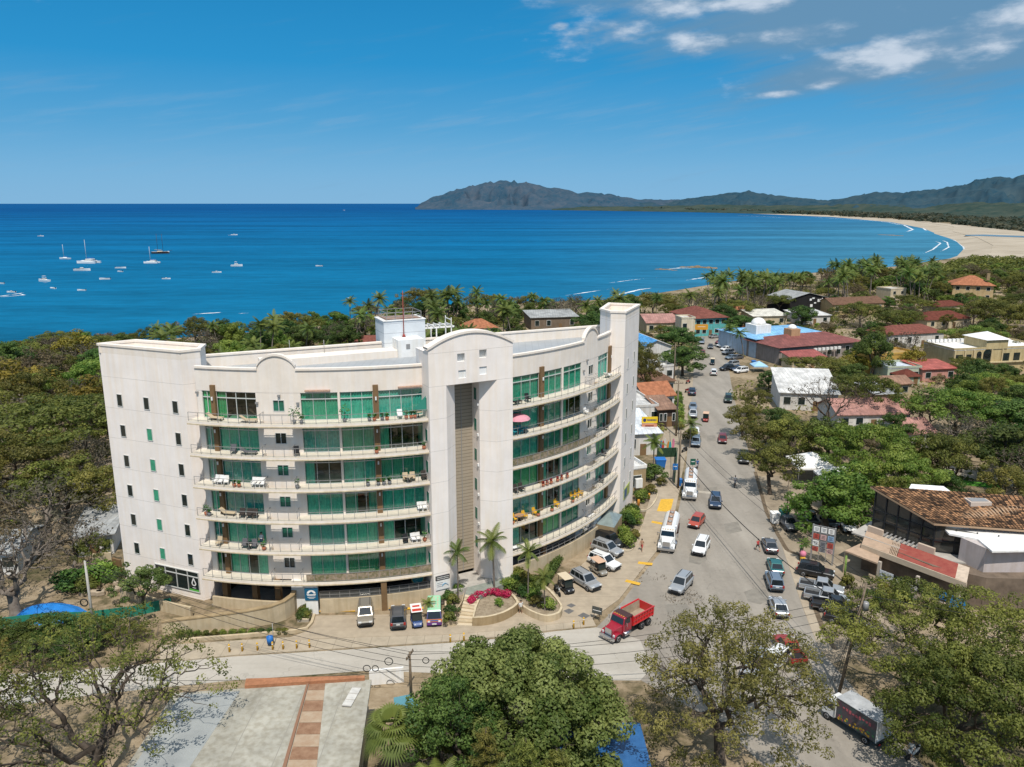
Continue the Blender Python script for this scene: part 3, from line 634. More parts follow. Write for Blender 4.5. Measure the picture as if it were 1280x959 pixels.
for W0, W1, feats, slot in WINGS:
 glz = [f for f in feats if f[0] == 'g']; wins = [f for f in feats if f[0] == 'w']
 for k in range(1, 7):
  z0 = FH*k+.40; z1 = GZ1(k)
  cuts = sorted([(a, b, 'g') for _, a, b in glz]+[(a, b, 'w') for _, a, b in wins])
  p = W0
  for a, b, t in cuts:
   if a-p > .02:
    isp = any(f[0] == 'p' and abs(f[1]-p) < .05 for f in feats)
    arcbox(brownb if isp else wallb, p, a, RW-.2, RW-.01 if isp else RW, z0-.42, z1)
   if t == 'w':
    arcbox(wallb, a, b, RW-.35, RW, z0-.42, z0+1.05); arcbox(wallb, a, b, RW-.35, RW, z0+2.3, z1)
    small_window(a, b, z0+1.05, z0+2.3)
   else: glazing(a, b, z0, z1, True)
   p = b
  if W1-p > .02: arcbox(wallb, p, W1, RW-.2, RW, z0-.42, z1)
  sb = MB(); zb = FH*k
  for a, b, ri in ((W0-.4, slot[0], RW-3.6), (slot[0], slot[1], RS-.62), (slot[1], W1+.5, RW-3.6)):
   arcbox(sb, a, b, ri, RS, zb, zb+.14, 0, None, 0); arcbox(sb, a, b, ri, RS-.05, zb+.14, zb+.39, 1, 2, 1)
  arcbox(sb, slot[0], slot[1], RW-3.6, RW-.36, zb, zb+.36, 1, 2, 1)
  bal = sb.build('balcony', [m_cream, m_stucco2, m_floor], root)
  rb = MB(); zr = zb+.39
  for z, h_ in ((zr+1.0, .05), (zr+.12, .03)): arcbox(rb, W0-.2, W1+.3, RS-.16, RS-.115, z-h_/2, z+h_/2)
  n = int((W1-W0)*RS*D2R/1.15)
  for q in range(n+1): rb.box(cp_(W0-.2+(W1-W0+.5)*q/n, RS-.14, zr+.5), (.04, .04, 1.0), (W0-.2+(W1-W0+.5)*q/n)*D2R)
  for q in slot:      # short returns beside the slot
   rb.beam(cp_(q, RS-.16, zr+1.0), cp_(q, RW+.06, zr+1.0), .045, .045); rb.beam(cp_(q, RS-.7, zr), cp_(q, RS-.7, zr+1.0), .04, .04); rb.beam(cp_(q, RS-.7, zr), cp_(q, RW+.05, zr+1.0), .03, .03)
  arcbox(rb, slot[0], slot[1], RS-.62, RS-.585, zr+.97, zr+1.01)
  rl = rb.build('railing', m_steel, bal)
  if (W0 < 0 and k == 1) or (W0 > 0 and k == 4):
   pb2 = MB(); s0, s1 = (ph(374), W1-.2) if W0 < 0 else (W0, ph(727))
   arcbox(pb2, s0, s1, RS-.2, RS-.165, zr+.05, zr+.92)
   pb2.build('mosaic_panel', mat('mosaic panel', (.14, .13, .06), .6, c2=(.36, .27, .20), vscale=2.6, detail=2), bal)
 for t, a, b in feats:
  if t == 'p':
   pc = MB(); w = (b-a)*RW*D2R; top = 26.55
   pc.box(cp_((a+b)/2, RW+.05, top/2+1.85), (w*.97, .5, top-3.7), (a+b)/2*D2R)
   pc.build('column', m_brown, root)
   for k in range(1, 7): lb = MB(); lb.box(cp_((a+b)/2, RW+.42, FH*k+2.75), (.16, .12, .38), (a+b)/2*D2R); lb.build('wall_lamp', m_white, root)
  if t == 'c':
   pc = MB(); arcbox(pc, a+.03, b-.03, RW-.3, RW+.045, 3.72*2-.0-3.3, 25.84)
   pc = MB()
   for k in range(1, 7): arcbox(pc, a-.0, b+.0, RW-.3, RW+.045, FH*k+.39, GZ1(k)-.004)
   pc.build('pier', m_stucco2, root)
 bx0, bx1 = slot[0]-.55, slot[1]+.75
 def ptop(p, bx0=bx0, bx1=bx1):
  if bx0 < p < bx1:
   q = (p-bx0)/(bx1-bx0)*2-1; return 28.35+.35+1.25*max(0, 1-q*q)**.75
  return 28.35
 n_ = []
 a = arcs(W0, bx0)+[bx0+1e-4+(bx1-bx0-2e-4)*k/14 for k in range(15)]+arcs(bx1, W1)
 for i, (q0, q1) in enumerate(zip(a[:-1], a[1:])):
  if q1-q0 < 1e-3: continue
  arcbox(wallb, q0, q1, RW-.3, RW+.02, 25.85, lambda p: ptop(p))
 cpb = MB()
 for q0, q1 in zip(a[:-1], a[1:]):
  if q1-q0 < 1e-3: continue
  arcbox(cpb, q0, q1, RW-.36, RW+.16, lambda p: ptop(p)+.003, lambda p: ptop(p)+.24)
 cpb.build('coping', m_stucco2, root)
for a, b in ((383, 414), (498, 527)):
 ap_ = MB(); arcbox(ap_, ph(a), ph(b), RW+.06, RW+.42, 26.05, 26.2)
 ap_.build('awning_rail', mat('awning rail', (.42, .27, .2), .7, var=.3, vscale=6), root)
for px, z in ((248.5, 25.6), (350, 25.55), (373, 24.7), (322, 24.7), (733, 25.9), (729, 24.6)): wl_ = MB(); wl_.box(cp_(ph(px), RW+.12, z), (.3, .2, .22), ph(px)*D2R); wl_.build('wall_lamp', m_steel, root)
wallb.build('facade_wall', m_stucco2, root); brownb.build('column_panel', m_brown, root)
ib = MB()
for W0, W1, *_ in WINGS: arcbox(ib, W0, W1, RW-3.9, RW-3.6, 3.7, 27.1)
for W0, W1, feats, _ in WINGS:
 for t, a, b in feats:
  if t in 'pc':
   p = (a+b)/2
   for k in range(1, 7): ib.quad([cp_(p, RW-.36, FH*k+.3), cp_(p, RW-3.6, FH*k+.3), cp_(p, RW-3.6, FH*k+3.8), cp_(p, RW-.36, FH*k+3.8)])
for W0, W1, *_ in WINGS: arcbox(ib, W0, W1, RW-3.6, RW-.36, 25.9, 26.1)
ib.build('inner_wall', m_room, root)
back0, back1 = Vector((-37.6, 89.3, 0)), Vector((14.6, 113.6, 0))
m_deck = lined('roof sheeting', (.33, .345, .355), (.27, .28, .29), 'X', .9, .06, 0, rough=.5, var=.08, vscale=.4, spec=.4)
rp = [cp_(p, RW-.3, 0) for p in arcs(-15.2, 67.6, 2)]+[back1, back0]
rb = MB(); rb.prism(rp, 26.7, 27.1); rb.build('roof', m_deck, root)
bd = (back1-back0).normalized(); bn = Vector((-bd.y, bd.x, 0))
wb = MB(); mid = (back0+back1)/2; ln = (back1-back0).length
wb.box((mid.x+bn.x*.2, mid.y+bn.y*.2, 14.2), (ln, .4, 28.4), math.atan2(bd.y, bd.x)); wb.build('rear_wall', m_stucco2, root)
wb = MB(); wb.box((mid.x+bn.x*.2, mid.y+bn.y*.2, 28.52), (ln, .6, .22), math.atan2(bd.y, bd.x)); wb.build('coping', m_stucco2, root)
rb = MB(); c_ = back0.lerp(back1, .36)-bn*2.2
rb.box((c_.x, c_.y, 27.55), (ln*.46, 2.6, .9), math.atan2(bd.y, bd.x)); rb.build('roof_plinth', m_stucco2, root)
def end_block(poly, top, label=None):
 mb = MB(); mb.prism(poly, 0, top-1.1)
 o = mb.build('end_block', m_stucco, root)
 n = len(poly); pb = MB(); cx = sum(p[0] for p in poly)/n; cy = sum(p[1] for p in poly)/n
 area = sum(poly[k][0]*poly[(k+1) % n][1]-poly[(k+1) % n][0]*poly[k][1] for k in range(n))
 P = [Vector((p[0], p[1], 0)) for p in (poly if area > 0 else poly[::-1])]
 for k in range(n):
  a, b = P[k], P[(k+1) % n]; t = (b-a).normalized(); nn = Vector((-t.y, t.x, 0))
  q = [a+t*.0, b, b+nn*.35-t*.35*0, a+nn*.35]
  pb.prism([a, b, b+nn*.35, a+nn*.35], top-1.095, top-.25)
  pb.prism([a-nn*.1-t*.1, b-nn*.1+t*.1, b+nn*.42+t*.1, a+nn*.42-t*.1], top-.247+.004*k, top+.004*k)
 pb.build('parapet', m_stucco2, o)
 return o
A_, B_, C_ = Vector((-48, 89, 0)), Vector((-36.6, 84.4, 0)), Vector((-34.9, 85.7, 0))
EL = end_block([A_, B_, C_, Vector((-35.4, 88.5, 0)), Vector((-40.5, 90.2, 0)), Vector((-44.8, 91.6, 0))], 30.2)
mb = MB(); mb.prism([C_+Vector((.02, -.02, 0)), cp_(-15.25, RW, 0), cp_(-15.25, RW-3, 0), Vector((-35.3, 88.4, 0))], 0, 26.69); mb.build('end_return', m_stucco, root)
def wall_window(a, b, t, zc, w, h, mm, parent=root):
 d = (b-a).normalized(); nn = Vector((d.y, -d.x, 0)); c = a+(b-a)*t
 M = Matrix.Rotation(math.atan2(d.y, d.x), 4, 'Z'); fb = MB()
 for s in (-1, 1):
  fb.box(c+d*s*w/2+nn*.02+Vector((0, 0, zc)), (.05, .1, h), M=M); fb.box(c+nn*.02+Vector((0, 0, zc+s*h/2)), (w+.05, .1, .05), M=M)
 fr = fb.build('window', m_frame, parent); pb = MB(); pb.box(c+nn*.012+Vector((0, 0, zc)), (w-.04, .03, h-.04), M=M); pb.build('pane', mm, fr)
m_winblind = mat('green window blind', (.05, .30, .17), .4, .4, var=.2, vscale=2)  # plain green blind colour for some end wall panes
for ti, t in enumerate((.2, .535, .885)):
 for k in range(1, 7): wall_window(A_, B_, t, FH*k+1.3, .78, 1.42, m_winblind if ti == 1 and k != 6 or r_.random() < .1 else m_dglass)
A2, B2 = Vector((19.0, 115.6, 0)), Vector((15.75, 107.3, 0))
ER = end_block([B2, A2, Vector((14.6, 117.2, 0)), Vector((12.6, 110.6, 0)), cp_(67.2, RW, 0)], 31.4)
for t in (.26, .7):
 for k in range(1, 7): wall_window(B2, A2, t, FH*k+1.3+(.3 if t > .5 else 0), .6, 1.5, m_dglass)
sg = MB(); d = (A2-B2).normalized(); nn = Vector((d.y, -d.x, 0)); M = Matrix.Rotation(math.atan2(d.y, d.x), 4, 'Z')
sg.box(B2+d*4.2+nn*.06+Vector((0, 0, 3.6)), (3.6, .1, 1.7), M=M, m=0); sg.box(B2+d*3.3+nn*.115+Vector((0, 0, 3.6)), (1.5, .02, 1.3), M=M, m=1)
sg.build('wall_sign', [mat('olive sign', (.34, .38, .12), .6), mat('sign blue', (.05, .12, .25), .5)], root)
sf = MB(); M = Matrix.Rotation(math.atan2((B_-A_).y, (B_-A_).x), 4, 'Z'); dAB = (B_-A_).normalized(); nAB = Vector((dAB.y, -dAB.x, 0))
def onAB(t, z, o=.05): return A_+(B_-A_)*t+nAB*o+Vector((0, 0, z))
for t in (.42, .55, .69, .83, .965): sf.box(onAB(t, 2.2, .06), (.08, .14, 2.6), M=M)
for z in (.95, 2.85, 3.5): sf.box(onAB(.69, z, .06), ((B_-A_).length*.55, .14, .09), M=M)
fr = sf.build('shopfront', m_frame, root); pb = MB(); pb.box(onAB(.69, 2.2, .02), ((B_-A_).length*.54, .05, 2.55), M=M); pb.build('pane', m_dglass, fr)
gb = MB(); gb.box(onAB(.9, 1.12, .075), ((B_-A_).length*.12, .02, .22), M=M); gb.build('green_band', mat('shop green', (.10, .42, .06), .6), fr)
dl = MB(); c0 = onAB(.9, 2.15, .085)
pts = [c0+dAB*(.36*math.sin(a)*(1 if math.cos(a) < 0 else (1-math.cos(a)*.72)))+Vector((0, 0, -.1+.5*math.cos(a)*(1.45 if math.cos(a) > 0 else .75))) for a in [2*PI*k/20 for k in range(20)]]
dl.quad(pts); ins = [c0+nAB*.006+(p-c0)*.55+Vector((0, 0, -.06)) for p in pts]; dl.quad(ins, 1); dl.box(c0+Vector((0, 0, -.72)), (.5, .01, .07), M=M)
dl.build('drop_emblem', [m_white, m_dglass], fr)
tn = Vector((math.sin(TP*D2R), -math.cos(TP*D2R), 0)); tcv = Vector((-tn.y, tn.x, 0))
TO = cp_(TP, RS+.05, 0)-tcv*.32
def tw(c, n, z=0): return TO+tcv*c+tn*n+Vector((0, 0, z))
HW = 5.2; LZ = 26.3; SPR = 30.45; APX = 32.0
for s in (-1, 1):
 lb = MB(); lb.prism([tw(s*HW, 0), tw(s*3.15, 0), tw(s*1.55, -1.4), tw(s*1.55, -3.75), tw(s*HW, -3.75)], 0, LZ)
 leg = lb.build('tower_pier', m_stucco, root)
 if s > 0:
  for k in range(1, 7):
   c = tw(1.55, -2.5, FH*k+2.0); fb = MB(); M = Matrix.Rotation(math.atan2(tn.y, tn.x), 4, 'Z')
   fb.box(c, (.72, .05, 1.5), M=M); w = fb.build('window', m_frame, leg)
   pb = MB(); pb.box(c-tcv*.02, (.62, .03, 1.4), M=M); pb.build('pane', m_gglass, w)
   lb2 = MB(); lb2.box(tw(1.5, -1.75, FH*k+.9), (.25, .2, .3), M=M); lb2.build('wall_lamp', m_white, leg)
 else:
  for k in range(1, 7):
   c = tw(-HW, -1.05, FH*k+2.0); fb = MB(); M = Matrix.Rotation(math.atan2(tn.y, tn.x), 4, 'Z')
   fb.box(c, (.7, .06, 1.4), M=M); w = fb.build('window', m_frame, leg); pb = MB(); pb.box(c-tcv*.025, (.6, .03, 1.3), M=M); pb.build('pane', m_gglass, w)
lv = MB(); lv.box(tw(0, -3.5, LZ/2+.9), (3.1, .2, LZ-1.8), TP*D2R); lv.box(tw(.1, -3.385, LZ/2+.9), (.07, .06, LZ-1.8), TP*D2R, m=1)
lv.build('louvre_wall', [lined('louvre boards', (.36, .30, .225), (.22, .18, .13), 'Z', .42, .09, rough=.8), m_steel], root)
hb = MB(); niche = [(-1.3, 29.3), (1.4, 29.5), (-1.2, 27.4), (1.4, 27.55)]; ns = .46
def atop(c): q = abs(c)/HW; return SPR+(APX-SPR)*(1-q*q)
cutsx = sorted(set([round(-HW+2*HW*k/20, 4) for k in range(21)]+[round(x+s*ns, 4) for x, _ in niche for s in (-1, 1)]))
for a, b in zip(cutsx[:-1], cutsx[1:]):
 m_ = (a+b)/2; hol = sorted([z for x, z in niche if abs(m_-x) < ns]); z = LZ
 segs = []
 for hz in hol: segs.append((z, hz-ns)); z = hz+ns
 segs.append((z, None))
 for z0, z1 in segs:
  if z1 is None: hb.quad([tw(a, 0, z0), tw(b, 0, z0), tw(b, 0, atop(b)), tw(a, 0, atop(a))])
  else: hb.quad([tw(a, 0, z0), tw(b, 0, z0), tw(b, 0, z1), tw(a, 0, z1)])
 hb.quad([tw(a, -3.75, LZ), tw(b, -3.75, LZ), tw(b, -3.75, SPR-.3), tw(a, -3.75, SPR-.3)]); hb.quad([tw(a, -1.1, SPR-.3), tw(b, -1.1, SPR-.3), tw(b, -1.1, atop(b)), tw(a, -1.1, atop(a))]); hb.quad([tw(a, -1.1, SPR-.3), tw(b, -1.1, SPR-.3), tw(b, -3.75, SPR-.3), tw(a, -3.75, SPR-.3)])
 hb.quad([tw(a, 0, atop(a)), tw(b, 0, atop(b)), tw(b, -1.1, atop(b)), tw(a, -1.1, atop(a))])
 hb.quad([tw(a, 0, LZ), tw(b, 0, LZ), tw(b, -3.75, LZ), tw(a, -3.75, LZ)])
for s in (-1, 1): hb.quad([tw(s*HW, 0, LZ), tw(s*HW, -3.75, LZ), tw(s*HW, -3.75, SPR-.3), tw(s*HW, -1.1, SPR-.3), tw(s*HW, -1.1, SPR), tw(s*HW, 0, SPR)])
for i, (x, z) in enumerate(niche):
 d = -.5 if i < 2 else -.12
 P = [(x-ns, z-ns), (x+ns, z-ns), (x+ns, z+ns), (x-ns, z+ns)]
 for k in range(4):
  a, b = P[k], P[(k+1) % 4]; hb.quad([tw(a[0], 0, a[1]), tw(b[0], 0, b[1]), tw(b[0], d, b[1]), tw(a[0], d, a[1])], 1)
 hb.quad([tw(a[0], d, a[1]) for a in P], 1)
hb.build('tower_head', [m_stucco, m_white], root)
cb = MB(); xs = [-HW-.12+2*(HW+.12)*k/24 for k in range(25)]
for a, b in zip(xs[:-1], xs[1:]):
 at_ = lambda c: atop(min(HW, abs(c)))
 P = [tw(a, .14, at_(a)+.004), tw(b, .14, at_(b)+.004), tw(b, .14, at_(b)+.26), tw(a, .14, at_(a)+.26)]; Q = [tw(a, -1.2, at_(a)+.004), tw(b, -1.2, at_(b)+.004), tw(b, -1.2, at_(b)+.26), tw(a, -1.2, at_(a)+.26)]
 for f in ([0, 1, 2, 3], ): hb_ = cb.quad(P)
 cb.quad(Q); cb.quad([P[3], P[2], Q[2], Q[3]]); cb.quad([P[0], P[1], Q[1], Q[0]])
cb.build('coping', m_stucco2, root)
pa = math.atan2(bd.y, bd.x)
def rloc(px, py, z): return gp(px, py, z)
b0 = gp(481, 444, 27.1); b0.z = 0; ux = bd; uy = bn
pb = MB(); c = b0+ux*2.75+uy*2.0
m_ply = lined('plant room panels', (.62, .65, .67), (.40, .42, .45), 'Z', 1.25, .07, .2, rough=.6, var=.07, vscale=.8)
pb.box((c.x, c.y, 29.25), (5.5, 4.0, 4.3), pa); big = pb.build('plant_room', m_ply, root)
tb = MB(); tb.box((c.x, c.y, 31.45), (5.7, 4.2, .1), pa); tb.box((c.x, c.y, 31.53), (4.7, 3.2, .06), pa, m=1)
tb.build('roof', [m_white, mat('rusty roof', (.20, .10, .06), .9, c2=(.34, .25, .2), vscale=1.5)], big)
rb = MB()
for h_ in (31.9, 32.45):
 for s in (-1, 1):
  rb.box((c+uy*s*1.8+Vector((0, 0, h_)))[:], (4.6, .06, .06), pa); rb.box((c+ux*s*2.3+Vector((0, 0, h_)))[:], (.06, 3.6, .06), pa)
for i in range(5):
 for s in (-1, 1): q = c+ux*(-2.3+i*1.15)+uy*s*1.8; rb.box((q.x, q.y, 32.0), (.06, .06, .95), pa)
rb.build('railing', m_steel, big)
c2 = gp(497.5, 447, 27.1)*1.0+ux*1.7+uy*1.1; c2.z = 0; pb = MB(); pb.box((c2.x, c2.y, 28.2), (3.4, 2.6, 2.2), pa); sm = pb.build('stair_hut', m_white, root)
pb = MB(); q = c2-uy*1.32+ux*-.4; pb.box((q.x, q.y, 28.45), (.5, .06, .6), pa); q = c2-ux*1.72; pb.box((q.x, q.y, 28.1), (.06, .9, 1.8), pa, m=1); pb.build('door', [m_steel, m_white], sm)
mb = MB(); q = c2+uy*1.0-ux*.2; mb.tube([(q.x, q.y, 29.3), (q.x, q.y, 35.2)], [.07, .04]); mb.lathe([(.25, 0), (.08, .4)], (q.x, q.y, 29.3), n=8); mb.build('mast', mat('red mast', (.30, .05, .04), .6), root)
pg = MB(); q0 = c2+ux*2.6+uy*2.4
for s in (0, 1):
 for i in range(3): q = q0+ux*i*2.1+uy*s*2.2; pg.box((q.x, q.y, 28.6), (.14, .14, 3.0), pa)
 q = q0+ux*2.1+uy*s*2.2; pg.box((q.x, q.y, 30.0), (5.0, .16, .22), pa)
for i in range(6): q = q0+ux*(i*.84)+uy*1.1; pg.box((q.x, q.y, 30.2), (.1, 2.8, .16), pa)
q = q0+ux*4.2+uy*1.1
pg.box((q.x, q.y, 30.9), (.1, 2.2, .1), pa); pg.box((q-uy*1.1+Vector((0, 0, 30.6)))[:], (.1, .1, 1.2), pa); pg.box((q+uy*1.1+Vector((0, 0, 30.6)))[:], (.1, .1, 1.2), pa)
pg.build('roof_pergola', m_white, root)
an = MB()
for px in (363, 406): q = gp(px, 450, 27.1); an.tube([(q.x, q.y, 27.1), (q.x, q.y, 29.6)], .035, n=5)
an.build('antenna', m_steel, root)
for a in ((ph(388), 21.4, RS-.9, RS-.55, 0, 1.75), (34.6, 58.5, RS-.5, RS-.2, 0, 2.25), (-15, ph(340), RS-1.2, RS-.9, 0, 1.2)): gbm = MB(); arcbox(gbm, *a); gbm.build('base_wall', m_beige, root)
rb = MB()
for a, b, r, z in ((ph(388), 21.4, RS-.72, 1.75), (36, 58, RS-.35, 2.25)):
 for h_ in (.95, .5, .1): arcbox(rb, a, b, r-.02, r+.02, z+h_-.02, z+h_+.02)
 n = int((b-a)*RS*D2R/1.1)
 for q in range(n+1): rb.box(cp_(a+(b-a)*q/n, r, z+.47), (.04, .04, .95), (a+(b-a)*q/n)*D2R)
rb.build('railing', m_steel, root)
gg = MB(); arcbox(gg, ph(388), 21.4, RS-.73, RS-.715, 1.8, 2.65); gg.build('railing_glass', mat('smoked railing glass', (.05, .055, .055), .15, .6), root)
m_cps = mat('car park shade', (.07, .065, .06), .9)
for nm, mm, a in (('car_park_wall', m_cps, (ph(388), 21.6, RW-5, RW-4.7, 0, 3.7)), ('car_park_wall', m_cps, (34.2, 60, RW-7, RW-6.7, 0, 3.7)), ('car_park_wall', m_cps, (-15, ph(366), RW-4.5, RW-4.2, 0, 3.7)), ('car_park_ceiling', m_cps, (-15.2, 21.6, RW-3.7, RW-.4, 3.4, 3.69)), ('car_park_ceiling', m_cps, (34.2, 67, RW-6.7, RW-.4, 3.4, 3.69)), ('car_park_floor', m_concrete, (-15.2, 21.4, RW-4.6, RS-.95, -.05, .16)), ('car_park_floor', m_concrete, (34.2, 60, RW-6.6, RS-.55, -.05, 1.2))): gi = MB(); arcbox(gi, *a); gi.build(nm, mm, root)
for px, o_ in ((262, RW-.1), (301, RW-.1), (331, RW-.1), (371, RW-.1), (470, RS-.45), (676, RS-1)): pc = MB(); pc.box(cp_(ph(px), o_, 1.86), (.64, .66, 3.7), ph(px)*D2R); pc.build('car_park_column', m_brown, root)
for a in ((ph(355)-.6, ph(368), RW-1, RW+.4, 0, 3.69), (ph(371), ph(386), RS-1.0, RS-.35, 0, 3.69), (52.5, 55, RW-1.5, RW+.2, 1.2, 3.69), (57, 60.4, RW-1.5, RS-.55, 0, 3.69), (60.5, 67.4, RW-1.5, RW, 0, 3.69)): pc = MB(); arcbox(pc, *a); pc.build('ground_pier', m_white, root)
p_ = ph(378.5); sgn = MB(); M = Matrix.Rotation(p_*D2R, 4, 'Z'); o_ = cp_(p_, RS-.3, 2.55); ex = Vector((math.cos(p_*D2R), math.sin(p_*D2R), 0)); en = Vector((math.sin(p_*D2R), -math.cos(p_*D2R), 0))
sgn.box(o_, (1.5, .08, 1.5), M=M, m=0)
def flat(pts, dn=.05, m=1): sgn.quad([o_+ex*x+en*dn+Vector((0, 0, z)) for x, z in pts], m)
flat([(.5*math.cos(a), .12+.42*math.sin(a)) for a in [PI*k/12 for k in range(13)]]); flat([(-.25, .02), (.25, .02), (.25, .2), (0, .38), (-.25, .2)], .056, 0)
flat([(-.55, .03), (.55, .03), (.45, -.13), (-.45, -.13)]); flat([(-.45, -.3), (.45, -.3), (.45, -.37), (-.45, -.37)]); flat([(-.3, -.46), (.3, -.46), (.3, -.51), (-.3, -.51)])
sgn.build('emblem_plate', [mat('sign petrol blue', (.01, .10, .19), .5), m_white], root)
p_ = ph(515); o_ = cp_(p_, RS-1.35, 2.95); M = Matrix.Rotation(p_*D2R, 4, 'Z') @ Matrix.Rotation(PI/2, 4, 'X'); rs = MB()
rs.lathe([(.78, -.06), (.78, .06)], o_, n=24, M=M); rs.lathe([(.66, .0), (.66, .075)], o_, n=24, m=1, M=M)
ex = Vector((math.cos(p_*D2R), math.sin(p_*D2R), 0)); en = Vector((math.sin(p_*D2R), -math.cos(p_*D2R), 0))
for k in range(5):
 a = .3+.9*k; rs.beam(o_+en*.085+ex*(.42*math.cos(a))+Vector((0, 0, .42*math.sin(a))), o_+en*.085+ex*(.42*math.cos(a+.75))+Vector((0, 0, .42*math.sin(a+.75))), .06, .01, m=2)
rs.beam(o_+en*.085+ex*-.28+Vector((0, 0, -.05)), o_+en*.085+ex*.28+Vector((0, 0, .1)), .14, .01, m=2)
rs.build('round_sign', [mat('sign gold', (.32, .25, .1), .5), mat('sign teal', (.03, .24, .27), .5), mat('sign pale', (.5, .62, .55), .6)], root)
o_ = tw(-4.1, .06, 2.85); M = Matrix.Rotation(TP*D2R, 4, 'Z'); nb = MB()
nb.box(o_+Vector((0, 0, .55)), (1.75, .1, .55), M=M, m=0); nb.box(o_+Vector((0, 0, -.35)), (1.75, .1, 1.15), M=M, m=1)
rr = random.Random(3)
for row in range(2):
 x = -.75
 while x < .7:
  w = rr.uniform(.06, .13); nb.box(o_+tcv*(x+w/2)+tn*.055+Vector((0, 0, .66-.22*row)), (w, .012, .1), M=M, m=1); x += w+.05
for k in range(9):
 a = k/8; nb.beam(o_+tn*.056+tcv*(-.1+a*.7)+Vector((0, 0, -.45+.25*math.sin(a*3))), o_+tn*.056+tcv*(-.1+(a+.13)*.7)+Vector((0, 0, -.45+.25*math.sin((a+.13)*3))), .14, .012, m=2)
for row in range(3): nb.box(o_+tcv*-.35+tn*.056+Vector((0, 0, -.05-.0*row-.22*row)), (.7, .012, .06), M=M, m=3)
nb.build('name_board', [mat('sign charcoal', (.03, .03, .035), .5), m_white, mat('sign wave blue', (.03, .25, .45), .5), mat('sign grey text', (.25, .27, .3), .6)], root)
EXCL = []      # ground outlines trees keep off
VIS = []       # (px rect, Y): what trees in front must not hide
def excl(pts): EXCL.append([(p[0], p[1]) for p in pts])
def see(pts, pad=0):
 q = [prj(p) for p in pts]; VIS.append((min(a for a, b in q)-pad, min(b for a, b in q)-pad, max(a for a, b in q)+pad, max(b for a, b in q)+pad, min(p[1] for p in pts)))
WALLC = {}
def wmat(c): return mat('painted wall %.2f %.2f %.2f' % c, c, .85, .1, var=.1, vscale=.8, stains=.15)
def rmat(c, per=.9, axis='X'):
 return lined('roof sheet %.2f %.2f %.2f %s' % (*c, axis), c, tuple(x*.72 for x in c), axis, per, .12, 0, rough=.7, var=.32, vscale=.45, stains=.12)
def tmat(c): return mat('roof tiles %.2f %.2f %.2f' % c, c, .85, .1, c2=tuple(x*.55 for x in c), vscale=1.1, bump=.4, bscale=3)
